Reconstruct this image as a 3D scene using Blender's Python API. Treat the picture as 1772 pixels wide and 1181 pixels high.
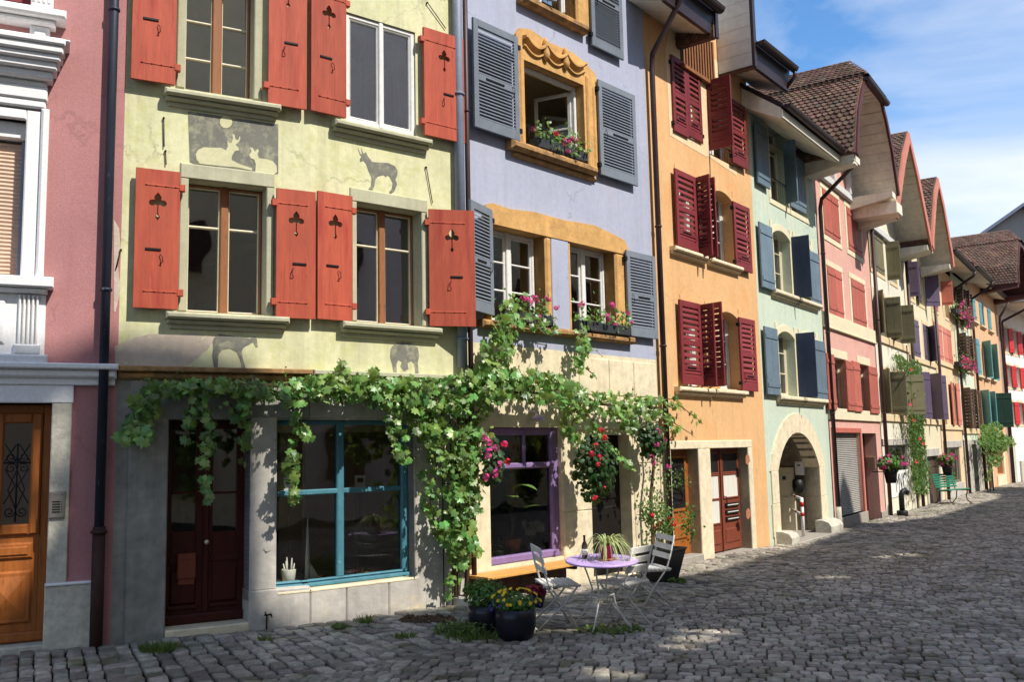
import bpy, bmesh, math, random
import numpy as np
from mathutils import Vector, Matrix
from mathutils.geometry import tessellate_polygon
R = math.radians
random.seed(7)
for o in list(bpy.data.objects): bpy.data.objects.remove(o)
SC = bpy.context.scene
COL = SC.collection

# ---------------------------------------------------------------- camera
FPX, CX, CY, ROLL, HY, EYE = 1620., 886., 590.5, .0215, 188., 1.75     # focal length in photo pixels, centre, roll, tilt, eye height
cam = bpy.data.cameras.new('camera'); camo = bpy.data.objects.new('camera', cam); COL.objects.link(camo); SC.camera = camo
cam.sensor_width = 36; cam.lens = 36 * FPX / 1772; cam.clip_start = .05; cam.clip_end = 3000
TILT = math.atan(HY / FPX)
FW = Vector((0, math.cos(TILT), math.sin(TILT))); UP = Vector((0, -math.sin(TILT), math.cos(TILT))); RT = Vector((1, 0, 0))
cr, sr = math.cos(ROLL), math.sin(ROLL)
ax = RT * cr - UP * sr; ay = RT * sr + UP * cr
camo.matrix_world = Matrix(((ax.x, ay.x, -FW.x, 0), (ax.y, ay.y, -FW.y, 0), (ax.z, ay.z, -FW.z, EYE), (0, 0, 0, 1)))

# ---------------------------------------------------------------- light
SUN_EL, SUN_AZ = R(49), R(-37.5)                                       # azimuth measured in the ground plane from +X
sdir = Vector((math.cos(SUN_EL) * math.cos(SUN_AZ), math.cos(SUN_EL) * math.sin(SUN_AZ), math.sin(SUN_EL)))
sl = bpy.data.lights.new('sun', 'SUN'); sl.energy = 4.3; sl.angle = R(.55); sl.color = (1, .95, .87)
so = bpy.data.objects.new('sun', sl); COL.objects.link(so); so.rotation_euler = sdir.to_track_quat('Z', 'Y').to_euler(); so.location = (10, -10, 30)
world = bpy.data.worlds.new('World'); SC.world = world; world.use_nodes = True
wn, wl = world.node_tree.nodes, world.node_tree.links
bg = wn['Background']; bg.inputs[1].default_value = .15
sky = wn.new('ShaderNodeTexSky'); sky.sky_type = 'NISHITA'; sky.sun_disc = False
sky.sun_elevation = SUN_EL; sky.sun_rotation = math.pi / 2 - SUN_AZ; sky.ozone_density = 3.2; sky.air_density = 1.0; sky.dust_density = .3
tc = wn.new('ShaderNodeTexCoord'); mp = wn.new('ShaderNodeMapping'); mp.inputs['Scale'].default_value = (2.2, 1.6, 4.2); mp.inputs['Rotation'].default_value = (0, .5, .3)
wl.new(tc.outputs['Generated'], mp.inputs[0])
cn = wn.new('ShaderNodeTexNoise'); cn.inputs['Scale'].default_value = 1.35; cn.inputs['Detail'].default_value = 9; cn.inputs['Roughness'].default_value = .56; cn.inputs['Distortion'].default_value = .45
wl.new(mp.outputs[0], cn.inputs['Vector'])
sx = wn.new('ShaderNodeSeparateXYZ'); wl.new(tc.outputs['Generated'], sx.inputs[0])
lo = wn.new('ShaderNodeMapRange'); lo.inputs[1].default_value = .15; lo.inputs[2].default_value = .5; lo.inputs[3].default_value = .09; lo.inputs[4].default_value = -.07
wl.new(sx.outputs[2], lo.inputs[0])
ad = wn.new('ShaderNodeMath'); ad.operation = 'ADD'; wl.new(cn.outputs[0], ad.inputs[0]); wl.new(lo.outputs[0], ad.inputs[1])
rp = wn.new('ShaderNodeValToRGB'); rp.color_ramp.elements[0].position = .36; rp.color_ramp.elements[1].position = .72
rp.color_ramp.elements[0].color = (0, 0, 0, 1); rp.color_ramp.elements[1].color = (.92, .92, .92, 1)
wl.new(ad.outputs[0], rp.inputs[0])
mx = wn.new('ShaderNodeMixRGB'); mx.inputs[2].default_value = (5.4, 5.5, 5.7, 1)
hs = wn.new('ShaderNodeHueSaturation'); hs.inputs['Saturation'].default_value = 1.2; hs.inputs['Value'].default_value = 1.08; wl.new(sky.outputs[0], hs.inputs['Color'])
wl.new(rp.outputs[0], mx.inputs[0]); wl.new(hs.outputs[0], mx.inputs[1]); wl.new(mx.outputs[0], bg.inputs[0])
SC.view_settings.view_transform = 'Standard'; SC.view_settings.look = 'None'; SC.view_settings.exposure = .44; SC.view_settings.gamma = 1
SC.render.engine = 'CYCLES'; SC.cycles.max_bounces = 6; SC.cycles.diffuse_bounces = 3; SC.cycles.transparent_max_bounces = 8

# ---------------------------------------------------------------- survey helpers
def ray(px, py):
    a, b = px - CX, -(py - CY)
    return ax * a + ay * b + FW * FPX
def proj(p):
    v = Vector(p) - Vector((0, 0, EYE)); z = v.dot(FW)
    return CX + FPX * v.dot(ax) / z, CY - FPX * v.dot(ay) / z
class Seg:
    """one straight stretch of the house fronts: u along, d out towards the street, z up"""
    def __init__(s, a, b):
        s.a = Vector((a[0], a[1], 0)); s.b = Vector((b[0], b[1], 0)); s.L = (s.b - s.a).length
        s.t = (s.b - s.a) / s.L; s.n = Vector((s.t.y, -s.t.x, 0))
    def P(s, u, d, z): return s.a + s.t * u + s.n * d + Vector((0, 0, z))
    def uz(s, px, py, d=0):
        r = ray(px, py); o = s.a + s.n * d; k = o.dot(s.n) / (r.x * s.n.x + r.y * s.n.y)
        p = Vector((r.x * k, r.y * k, 0)) - s.a
        return p.dot(s.t), r.z * k + EYE
    def R(s, xl, xr, yt, yb, d=0):
        ym, xm = (yt + yb) / 2, (xl + xr) / 2
        return s.uz(xl, ym, d)[0], s.uz(xr, ym, d)[0], s.uz(xm, yb, d)[1], s.uz(xm, yt, d)[1]
PTS = [(-14.3, 4.1), (-3.91, 9.23), (-2.21, 10.15), (-.57, 11.45), (2.23, 14.48), (4.69, 17.63), (6.96, 20.81), (9.71, 24.93), (12.26, 28.85), (14.8, 32.67), (17.48, 36.74), (19.81, 40.16), (24.73, 47.26), (34.5, 59.0)]
SG = [Seg(PTS[i], PTS[i + 1]) for i in range(len(PTS) - 1)]
ROSE, G1, G2, LIL, ORA, MIN, PIN, B6, B7, B8, B9, B10, B11 = SG
ARR = np.array(PTS)
def dist_np(X, Y):
    best = np.full(X.shape, 1e9)
    for i in range(len(PTS) - 1):
        a, b = ARR[i], ARR[i + 1]; ab = b - a; L2 = ab @ ab
        t = np.clip(((X - a[0]) * ab[0] + (Y - a[1]) * ab[1]) / L2, 0, 1)
        dx, dy = X - a[0] - t * ab[0], Y - a[1] - t * ab[1]
        dd = np.hypot(dx, dy) * np.where(dx * ab[1] - dy * ab[0] > 0, 1, -1)
        best = np.where(np.abs(dd) < np.abs(best), dd, best)
    return best
def gz_np(X, Y):
    d = dist_np(X, Y)
    dc = np.clip(d, 0, 30)
    cross = np.where(dc < 1.9, -.045 * dc, -.0855 + .012 * np.minimum(dc - 1.9, 5))
    fade = np.clip(1 - (60 - Y) / 60, 0, 1) * 0
    return -.0115 * np.clip(Y - 8.5, 0, 60) + cross + fade
def gz(x, y): return float(gz_np(np.array([float(x)]), np.array([float(y)]))[0])
def ground(px, py):
    r = ray(px, py); z = 0
    for _ in range(12):
        k = (z - EYE) / r.z; z = gz(r.x * k, r.y * k)
    return Vector((r.x * k, r.y * k, z))

# ---------------------------------------------------------------- mesh builder
class MB:
    def __init__(s): s.v = []; s.f = []; s.m = []; s.sm = []; s.cm = 0
    def add(s, vs, fs, smooth=False):
        b = len(s.v); s.v += [tuple(v) for v in vs]
        for f in fs: s.f.append([b + i for i in f]); s.m.append(s.cm); s.sm.append(smooth)
        return s
    def quad(s, *p): return s.add(p, [tuple(range(len(p)))])
    def hexa(s, p):  # 8 points: bottom 4, top 4
        return s.add(p, [(3, 2, 1, 0), (4, 5, 6, 7), (0, 1, 5, 4), (1, 2, 6, 5), (2, 3, 7, 6), (3, 0, 4, 7)])
    def box(s, S, u0, u1, d0, d1, z0, z1, sl=0):   # sl: top outer edge lowered
        return s.hexa([S.P(u0, d0, z0), S.P(u0, d1, z0), S.P(u1, d1, z0), S.P(u1, d0, z0), S.P(u0, d0, z1), S.P(u0, d1, z1 - sl), S.P(u1, d1, z1 - sl), S.P(u1, d0, z1)])
    def bbox(s, S, u0, u1, d0, d1, z0, z1, c=.01):  # box with chamfered outer front edges
        u0, u1 = min(u0, u1), max(u0, u1); z0, z1 = min(z0, z1), max(z0, z1); c = min(c, (u1 - u0) * .45, (z1 - z0) * .45, (d1 - d0) * .9)
        p = [S.P(u0, d0, z0), S.P(u1, d0, z0), S.P(u1, d0, z1), S.P(u0, d0, z1), S.P(u0, d1 - c, z0), S.P(u1, d1 - c, z0), S.P(u1, d1 - c, z1), S.P(u0, d1 - c, z1),
             S.P(u0 + c, d1, z0 + c), S.P(u1 - c, d1, z0 + c), S.P(u1 - c, d1, z1 - c), S.P(u0 + c, d1, z1 - c)]
        return s.add(p, [(0, 3, 2, 1), (0, 1, 5, 4), (1, 2, 6, 5), (2, 3, 7, 6), (3, 0, 4, 7), (4, 5, 9, 8), (5, 6, 10, 9), (6, 7, 11, 10), (7, 4, 8, 11), (8, 9, 10, 11)])
    def obox(s, o, x, y, z, hx, hy, hz):  # oriented box, centre and half sizes
        o = Vector(o); q = []
        for c in (-1, 1):
            for a, b in ((-1, -1), (1, -1), (1, 1), (-1, 1)): q.append(o + x * (a * hx) + y * (b * hy) + z * (c * hz))
        return s.hexa(q)
    def tube(s, pts, r, n=8, cap=True):
        pts = [Vector(p) for p in pts]; rr = r if isinstance(r, (list, tuple)) else [r] * len(pts)
        vs = []; fs = []; prev = None
        for i, p in enumerate(pts):
            t = (pts[min(i + 1, len(pts) - 1)] - pts[max(i - 1, 0)]).normalized()
            if prev is None:
                a = t.orthogonal().normalized()
            else:
                a = (prev - t * prev.dot(t)); a = a.normalized() if a.length > 1e-5 else t.orthogonal().normalized()
            prev = a; b = t.cross(a)
            for k in range(n):
                an = 2 * math.pi * k / n; vs.append(p + (a * math.cos(an) + b * math.sin(an)) * rr[i])
        for i in range(len(pts) - 1):
            for k in range(n): fs.append((i * n + k, i * n + (k + 1) % n, (i + 1) * n + (k + 1) % n, (i + 1) * n + k))
        if cap: fs.append(tuple(range(n - 1, -1, -1))); fs.append(tuple((len(pts) - 1) * n + k for k in range(n)))
        return s.add(vs, fs, True)
    def lathe(s, c, prof, n=24, sq=False, up=Vector((0, 0, 1)), smooth=True, xd=None):
        c = Vector(c); x = xd or (Vector((1, 0, 0)) if abs(up.z) > .7 else up.orthogonal().normalized()); y = up.cross(x); x = y.cross(up)
        vs = []; fs = []
        for r, z in prof:
            for k in range(n):
                an = 2 * math.pi * (k + (.5 if sq else 0)) / n; vs.append(c + x * (r * math.cos(an)) + y * (r * math.sin(an)) + up * z)
        for i in range(len(prof) - 1):
            for k in range(n): fs.append((i * n + k, i * n + (k + 1) % n, (i + 1) * n + (k + 1) % n, (i + 1) * n + k))
        fs.append(tuple(range(n - 1, -1, -1))); fs.append(tuple((len(prof) - 1) * n + k for k in range(n)))
        return s.add(vs, fs, smooth)
    def extr(s, poly, f, holes=()):   # poly in 2D, f(x,y,side) -> point, side 0 back, 1 front
        loops = [poly] + list(holes); tri = tessellate_polygon([[Vector((p[0], p[1], 0)) for p in l] for l in loops])
        flat = [p for l in loops for p in l]; n = len(flat)
        vs = [f(p[0], p[1], 1) for p in flat] + [f(p[0], p[1], 0) for p in flat]; fs = []
        for a, b, c in tri: fs.append((a, b, c)); fs.append((a + n, c + n, b + n))
        k = 0
        for l in loops:
            for i in range(len(l)): j = (i + 1) % len(l); fs.append((k + i, k + j, k + j + n, k + i + n))
            k += len(l)
        return s.add(vs, fs)
    def build(s, name, mat, parent=None, fix=True):
        me = bpy.data.meshes.new(name); o = bpy.data.objects.new(name, me); COL.objects.link(o)
        off = Vector((0, 0, 0))
        if parent is not None:
            o.parent = parent; off = parent['org'] if 'org' in parent else (0, 0, 0); off = Vector(off)
        o['org'] = tuple(off)
        if s.v:
            va = [(v[0] - off[0], v[1] - off[1], v[2] - off[2]) for v in s.v]
            me.from_pydata(va, [], s.f)
            for mm in (mat if isinstance(mat, (list, tuple)) else [mat]): me.materials.append(mm)
            me.polygons.foreach_set('material_index', s.m); me.polygons.foreach_set('use_smooth', s.sm)
            if fix:
                bm = bmesh.new(); bm.from_mesh(me); bmesh.ops.recalc_face_normals(bm, faces=bm.faces); bm.to_mesh(me); bm.free()
            me.update()
        return o
def thing(name, loc, label, cat, group=None):
    o = bpy.data.objects.new(name, None); COL.objects.link(o); o.location = loc; o.empty_display_size = .2
    o['org'] = tuple(loc); o['label'] = label; o['category'] = cat
    if group: o['group'] = group
    return o
def tag(o, label, cat, group=None, kind=None):
    o['label'] = label; o['category'] = cat
    if group: o['group'] = group
    if kind: o['kind'] = kind
    return o
def lone(mb, name, mat, loc, label, cat, group=None):   # thing of a single mesh with its origin at its base
    o = mb.build(name, mat); loc = Vector(loc)
    o.data.transform(Matrix.Translation(-loc)); o.location = loc; return tag(o, label, cat, group)
def copy_tree(o, parent=None):
    c = o.copy(); COL.objects.link(c)
    if parent is not None: c.parent = parent
    for ch in list(o.children): copy_tree(ch, c)
    return c

# ---------------------------------------------------------------- materials
def srgb(r, g, b):
    f = lambda c: (c / 255 / 12.92) if c / 255 <= .04045 else ((c / 255 + .055) / 1.055) ** 2.4
    return (f(r), f(g), f(b))
def desat(c, k=.0):
    l = .25 * c[0] + .6 * c[1] + .15 * c[2]; return tuple(x + (l - x) * k for x in c)
def mk(name, base, rough=.8, var=.14, vs=2., bump=.1, bs=60., metal=0, spec=.3, col2=None, c2s=3., c2t=(.58, .66), stretch=(1, 1, 1), island=0, transl=0, fine=.05, c3=None, c3s=25, c3t=(.6, .7), crack=0, streak=0, objvar=0):
    base = desat(base); col2 = desat(col2) if col2 else None
    m = bpy.data.materials.new(name); m.use_nodes = True; n, l = m.node_tree.nodes, m.node_tree.links
    b = n['Principled BSDF']; b.inputs['Roughness'].default_value = rough; b.inputs['Metallic'].default_value = metal; b.inputs['Specular IOR Level'].default_value = spec
    g = n.new('ShaderNodeNewGeometry'); mp = n.new('ShaderNodeMapping'); mp.inputs['Scale'].default_value = stretch; l.new(g.outputs['Position'], mp.inputs[0])
    def noise(sc, det=5, ro=.6):
        t = n.new('ShaderNodeTexNoise'); t.inputs['Scale'].default_value = sc; t.inputs['Detail'].default_value = det; t.inputs['Roughness'].default_value = ro; l.new(mp.outputs[0], t.inputs['Vector']); return t
    def ramp(src, a, c, va=(0, 0, 0, 1), vb=(1, 1, 1, 1)):
        r = n.new('ShaderNodeValToRGB'); r.color_ramp.elements[0].position = a; r.color_ramp.elements[1].position = c; r.color_ramp.elements[0].color = va; r.color_ramp.elements[1].color = vb; l.new(src, r.inputs[0]); return r
    def mixc(fac, c1, c2, typ='MIX'):
        x = n.new('ShaderNodeMixRGB'); x.blend_type = typ
        for s, i in ((fac, 0), (c1, 1), (c2, 2)):
            if isinstance(s, (int, float)): x.inputs[i].default_value = s
            elif isinstance(s, tuple): x.inputs[i].default_value = (*s[:3], 1)
            else: l.new(s, x.inputs[i])
        return x.outputs[0]
    lo = tuple(max(0, c * (1 - var)) for c in base); hi = tuple(min(1, c * (1 + var * .8)) for c in base)
    c = mixc(ramp(noise(vs).outputs[0], .3, .7).outputs[0], lo, hi)
    if fine: c = mixc(1.0, c, ramp(noise(bs * .5, 3).outputs[0], .3, .7, (1 - fine * 2, 1 - fine * 2, 1 - fine * 2, 1), (1 + fine, 1 + fine, 1 + fine, 1)).outputs[0], 'MULTIPLY')
    if col2: c = mixc(ramp(noise(c2s, 7, .65).outputs[0], *c2t).outputs[0], c, col2)
    if streak:
        mp2 = n.new('ShaderNodeMapping'); mp2.inputs['Scale'].default_value = (5, 5, .22); l.new(g.outputs['Position'], mp2.inputs[0]); t = n.new('ShaderNodeTexNoise'); t.inputs['Scale'].default_value = 1.3; t.inputs['Detail'].default_value = 6; t.inputs['Roughness'].default_value = .7; l.new(mp2.outputs[0], t.inputs['Vector'])
        c = mixc(1.0, c, ramp(t.outputs[0], .48, .72, (1, 1, 1, 1), (1 - streak, 1 - streak * 1.05, 1 - streak * 1.15, 1)).outputs[0], 'MULTIPLY')
        c = mixc(1.0, c, ramp(noise(.55, 8, .7).outputs[0], .42, .62, (1 - streak * .6, 1 - streak * .6, 1 - streak * .55, 1), (1.0, 1.0, 1.0, 1)).outputs[0], 'MULTIPLY')
    if crack:
        wv = n.new('ShaderNodeMixRGB'); wv.blend_type = 'ADD'; wv.inputs[0].default_value = .35; l.new(g.outputs['Position'], wv.inputs[1]); l.new(noise(3, 5, .7).outputs[1], wv.inputs[2])
        vo = n.new('ShaderNodeTexVoronoi'); vo.feature = 'DISTANCE_TO_EDGE'; vo.inputs['Scale'].default_value = .75; l.new(wv.outputs[0], vo.inputs['Vector'])
        k1 = ramp(vo.outputs[0], .0, .010, (1, 1, 1, 1), (0, 0, 0, 1)); k2 = ramp(noise(.8, 3).outputs[0], .5, .6); k3 = mixc(1.0, k1.outputs[0], k2.outputs[0], 'MULTIPLY')
        c = mixc(k3, c, tuple(x * (1 - crack) for x in base))
    if objvar:
        oi = n.new('ShaderNodeObjectInfo'); mr = n.new('ShaderNodeMapRange'); mr.inputs[3].default_value = 1 - objvar; mr.inputs[4].default_value = 1 + objvar; l.new(oi.outputs['Random'], mr.inputs[0]); hv = n.new('ShaderNodeHueSaturation'); l.new(mr.outputs[0], hv.inputs['Value']); l.new(c, hv.inputs['Color']); c = hv.outputs[0]
    if c3: c = mixc(ramp(noise(c3s, 4, .7).outputs[0], *c3t).outputs[0], c, c3)
    if name == 'granite_setts': c = mixc(ramp(noise(1.7, 3).outputs[0], .56, .68).outputs[0], c, srgb(112, 108, 84))
    if island:
        mr = n.new('ShaderNodeMapRange'); mr.inputs[3].default_value = 1 - island; mr.inputs[4].default_value = 1 + island; l.new(g.outputs['Random Per Island'], mr.inputs[0])
        hv = n.new('ShaderNodeHueSaturation'); l.new(mr.outputs[0], hv.inputs['Value']); l.new(c, hv.inputs['Color'])
        m2 = n.new('ShaderNodeMapRange'); m2.inputs[3].default_value = .5 - island * .08; m2.inputs[4].default_value = .5 + island * .06
        wn_ = n.new('ShaderNodeMath'); wn_.operation = 'FRACT'; ml = n.new('ShaderNodeMath'); ml.operation = 'MULTIPLY'; ml.inputs[1].default_value = 17.3
        l.new(g.outputs['Random Per Island'], ml.inputs[0]); l.new(ml.outputs[0], wn_.inputs[0]); l.new(wn_.outputs[0], m2.inputs[0]); l.new(m2.outputs[0], hv.inputs['Hue']); c = hv.outputs[0]
    if isinstance(c, tuple): b.inputs['Base Color'].default_value = (*c, 1)
    else: l.new(c, b.inputs['Base Color'])
    if bump:
        bp = n.new('ShaderNodeBump'); bp.inputs['Strength'].default_value = bump; bp.inputs['Distance'].default_value = .02
        nz = noise(bs, 6, .65)
        l.new(nz.outputs[0], bp.inputs['Height']); l.new(bp.outputs[0], b.inputs['Normal'])
    if transl:
        tr = n.new('ShaderNodeBsdfTranslucent'); ms = n.new('ShaderNodeMixShader'); ms.inputs[0].default_value = transl
        yc = mixc(.5, c, (.42, .52, .06)); l.new(yc, tr.inputs[0]); out = n['Material Output']
        l.new(b.outputs[0], ms.inputs[1]); l.new(tr.outputs[0], ms.inputs[2]); l.new(ms.outputs[0], out.inputs[0])
    return m
def mkglass(name, tint=(.75, .8, .78), base=.08, rough=.02):
    m = bpy.data.materials.new(name); m.use_nodes = True; n, l = m.node_tree.nodes, m.node_tree.links
    n.remove(n['Principled BSDF']); out = n['Material Output']
    t = n.new('ShaderNodeBsdfTransparent'); t.inputs[0].default_value = (*tint, 1); g = n.new('ShaderNodeBsdfGlossy'); g.inputs['Roughness'].default_value = rough
    lw = n.new('ShaderNodeFresnel'); lw.inputs[0].default_value = 1.5
    geo = n.new('ShaderNodeNewGeometry'); nz = n.new('ShaderNodeTexNoise'); nz.inputs['Scale'].default_value = 1.6; nz.inputs['Detail'].default_value = 1; l.new(geo.outputs['Position'], nz.inputs['Vector'])
    bp = n.new('ShaderNodeBump'); bp.inputs['Strength'].default_value = .12; bp.inputs['Distance'].default_value = .05; l.new(nz.outputs[0], bp.inputs['Height']); l.new(bp.outputs[0], g.inputs['Normal'])
    a = n.new('ShaderNodeMath'); a.operation = 'MULTIPLY_ADD'; a.inputs[1].default_value = 1.3; a.inputs[2].default_value = base; l.new(lw.outputs[0], a.inputs[0])
    ms = n.new('ShaderNodeMixShader'); l.new(a.outputs[0], ms.inputs[0]); l.new(t.outputs[0], ms.inputs[1]); l.new(g.outputs[0], ms.inputs[2]); l.new(ms.outputs[0], out.inputs[0])
    return m
M = {}
M['rose'] = mk('rose_render', srgb(184, 130, 128), .9, .1, .9, .32, 90, fine=.06, streak=.10, crack=.3)
M['green'] = mk('lime_plaster', srgb(218, 215, 172), .9, .09, .8, .16, 26, col2=srgb(186, 176, 158), c2s=.7, c2t=(.63, .70), c3=srgb(190, 190, 125), c3s=5, c3t=(.5, .8), fine=.05, streak=.2, crack=.5)
M['peel'] = mk('bare_mauve_plaster', srgb(196, 180, 164), .95, .1, 4, .3, 24, c3=srgb(206, 202, 160), c3s=14, c3t=(.6, .66))
M['greengrey'] = mk('pale_green_stone_paint', srgb(186, 183, 154), .85, .1, 2, .12, 40, fine=.04, streak=.16)
M['fig'] = mk('grey_wall_paint', srgb(124, 122, 112), .9, .12, 3, .1, 40, c3=srgb(176, 173, 142), c3s=9, c3t=(.5, .78), col2=srgb(104, 103, 96), c2s=3, c2t=(.5, .7))
M['figl'] = mk('cream_wall_paint', srgb(206, 202, 162), .9, .1, 3, .1, 40)
M['lilac'] = mk('lilac_plaster', srgb(172, 176, 194), .92, .06, .8, .16, 30, col2=srgb(178, 176, 190), c2s=.9, c2t=(.55, .75), fine=.03, streak=.10, crack=.3)
M['orange'] = mk('orange_plaster', srgb(222, 176, 124), .92, .08, .9, .2, 28, col2=srgb(214, 156, 100), c2s=1.1, c2t=(.5, .72), fine=.04, streak=.10, crack=.3)
M['oragrey'] = mk('cream_patch_plaster', srgb(226, 200, 160), .92, .1, 2, .2, 28)
M['mint'] = mk('mint_plaster', srgb(198, 210, 190), .92, .05, .9, .14, 30, col2=srgb(200, 205, 180), c2s=.9, c2t=(.5, .75), streak=.10, crack=.3)
M['pink'] = mk('salmon_plaster', srgb(220, 170, 154), .92, .06, .9, .14, 30, col2=srgb(205, 140, 130), c2s=1.1, c2t=(.55, .75), streak=.10, crack=.3)
M['cream'] = mk('cream_plaster', srgb(226, 220, 198), .92, .05, .9, .12, 30, streak=.10)
M['palecream'] = mk('pale_cream_plaster', srgb(226, 214, 180), .92, .05, .9, .12, 30, streak=.10)
M['peach'] = mk('peach_plaster', srgb(228, 200, 160), .92, .05, .9, .12, 30, streak=.10)
M['palegreen'] = mk('pale_green_plaster', srgb(214, 222, 196), .92, .05, .9, .12, 30, streak=.10)
M['apricot'] = mk('apricot_plaster', srgb(224, 178, 136), .92, .06, .9, .12, 30, streak=.10)
M['whitewall'] = mk('white_plaster', srgb(236, 226, 218), .92, .04, .9, .12, 30, streak=.10)
M['sand'] = mk('sand_trim_paint', srgb(220, 196, 156), .85, .08, 2, .1, 40)
M['greyhouse'] = mk('grey_plaster', srgb(150, 146, 140), .92, .08, .6, .1, 20, streak=.10)
M['ystone'] = mk('yellow_limestone', srgb(206, 160, 98), .85, .16, 3, .35, 22, col2=srgb(170, 130, 84), c2s=4, c2t=(.56, .72), fine=.08)
M['ydirt'] = mk('weathered_yellow_limestone', srgb(150, 116, 78), .9, .25, 5, .5, 20, col2=srgb(190, 145, 85), c2s=6, c2t=(.5, .65), fine=.1)
M['cstone'] = mk('cream_limestone', srgb(230, 215, 182), .9, .14, 2.5, .3, 18, col2=srgb(205, 188, 156), c2s=2.5, c2t=(.55, .75), fine=.08, c3=srgb(158, 144, 120), c3s=9, c3t=(.68, .78), streak=.1)
M['gstone'] = mk('grey_limestone', srgb(150, 148, 138), .9, .18, 2.5, .3, 18, col2=srgb(160, 156, 146), c2s=3.5, c2t=(.56, .7), fine=.1, streak=.16)
M['lstone'] = mk('light_grey_limestone', srgb(190, 184, 174), .9, .14, 2.2, .3, 16, col2=srgb(205, 190, 160), c2s=3, c2t=(.56, .66), fine=.08, c3=srgb(120, 112, 102), c3s=12, c3t=(.68, .74), streak=.16)
M['passage'] = mk('shade_darkened_passage_plaster', srgb(112, 102, 86), .95, .3, 2.5, .5, 14, col2=srgb(150, 138, 114), c2s=3, c2t=(.5, .7), fine=.1)  # toned darker to stand in for the shade inside the arch
M['wstone'] = mk('white_painted_stone', srgb(232, 230, 228), .8, .04, 2, .06, 60)
M['jstone'] = mk('pale_weathered_stone', srgb(204, 198, 180), .9, .14, 3, .35, 30, col2=srgb(150, 140, 122), c2s=4, c2t=(.6, .72), fine=.12, streak=.16)
M['redsh'] = mk('brick_red_shutter_paint', srgb(182, 84, 60), .62, .16, 3, .12, 26, stretch=(4, 4, .5), c3=srgb(110, 52, 42), c3s=10, c3t=(.67, .72), fine=.05, col2=srgb(158, 56, 44), c2s=2.2, c2t=(.52, .7), objvar=.14, streak=.14)
M['greysh'] = mk('blue_grey_shutter_paint', srgb(120, 127, 136), .55, .1, 3, .06, 30, c3=srgb(140, 145, 150), c3s=12, c3t=(.68, .74), objvar=.14)
M['winesh'] = mk('wine_red_shutter_paint', srgb(126, 48, 52), .55, .14, 3, .08, 30, c3=srgb(160, 80, 80), c3s=14, c3t=(.7, .75), objvar=.14)
M['bluesh'] = mk('slate_blue_shutter_paint', srgb(104, 122, 134), .5, .16, 3, .08, 30, c3=srgb(130, 145, 155), c3s=9, c3t=(.62, .75), objvar=.14)
M['dbluesh'] = mk('dark_blue_shutter_paint', srgb(48, 62, 86), .5, .12, 3, .08, 30, objvar=.14)
M['salsh'] = mk('terracotta_shutter_paint', srgb(182, 98, 82), .6, .1, 3, .06, 30, objvar=.14)
M['olivesh'] = mk('olive_shutter_paint', srgb(112, 106, 80), .6, .1, 3, .06, 30, objvar=.14)
M['brownsh'] = mk('brown_shutter_paint', srgb(88, 68, 56), .6, .12, 3, .06, 30, objvar=.14)
M['purpsh'] = mk('purple_shutter_paint', srgb(96, 82, 104), .6, .1, 3, .06, 30, objvar=.14)
M['pinksh'] = mk('rose_shutter_paint', srgb(206, 122, 104), .6, .08, 3, .06, 30, objvar=.14)
M['tealsh'] = mk('teal_shutter_paint', srgb(92, 148, 154), .6, .1, 3, .06, 30, objvar=.14)
M['dgreensh'] = mk('dark_green_shutter_paint', srgb(24, 56, 46), .5, .1, 3, .06, 30)
M['brightred'] = mk('bright_red_shutter_paint', srgb(196, 44, 44), .6, .08, 3, .06, 30, objvar=.14)
M['cutout'] = mk('cream_cutout_wood', srgb(222, 210, 185), .8, .1)
M['iron'] = mk('dark_iron', (.02, .018, .018), .5, .2, 8, .1, 60, metal=.5)
M['rust'] = mk('rusty_iron', srgb(66, 42, 36), .7, .3, 8, .2, 60, metal=.2)
M['pipe'] = mk('dark_blue_pipe_paint', srgb(46, 50, 62), .45, .2, 4, .08, 30, stretch=(1, 1, .3), c3=srgb(110, 115, 125), c3s=18, c3t=(.66, .72))
M['brownpipe'] = mk('brown_metal', srgb(64, 46, 44), .45, .15, 4, .05, 30)
M['greypipe'] = mk('grey_zinc', srgb(126, 134, 150), .5, .1, 4, .05, 30)
M['fascia'] = mk('dark_brown_sheet_metal', srgb(58, 46, 48), .4, .12, 3, .04, 20)
M['soffit'] = mk('cream_soffit_boards', srgb(238, 228, 208), .8, .08, 3, .1, 20, stretch=(1, 1, 1), streak=.16)
M['soffitw'] = mk('white_grey_boards', srgb(206, 204, 200), .8, .06, 3, .06, 20)
M['bargered'] = mk('red_painted_bargeboard', srgb(196, 124, 104), .7, .1, 3, .1, 20, c3=srgb(210, 190, 170), c3s=6, c3t=(.7, .74))
M['bargedark'] = mk('dark_red_bargeboard', srgb(84, 44, 40), .6, .1, 3, .1, 20)
M['tile'] = mk('clay_roof_tiles', srgb(116, 90, 74), .85, .25, 2, .3, 40, island=.3, col2=srgb(100, 90, 76), c2s=2.5, c2t=(.52, .66), fine=.1)
M['wood'] = mk('brown_window_wood', srgb(150, 98, 62), .55, .2, 4, .15, 30, stretch=(5, 5, .6), c3=srgb(90, 52, 34), c3s=8, c3t=(.58, .7))
M['dwood'] = mk('dark_brown_window_wood', srgb(72, 42, 32), .5, .2, 4, .15, 30, stretch=(5, 5, .6))
M['doorshade'] = mk('black_doorway_shade', (.012, .009, .008), .5, .2, 4, .1, 30)  # near-black tone stands in for the shade of the lilac doorway
M['slatwood'] = mk('brown_slat_wood', srgb(142, 92, 56), .7, .2, 4, .15, 30)
M['doorred'] = mk('dark_mahogany_door', srgb(66, 24, 18), .35, .2, 4, .08, 30, stretch=(5, 5, .6))
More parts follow.
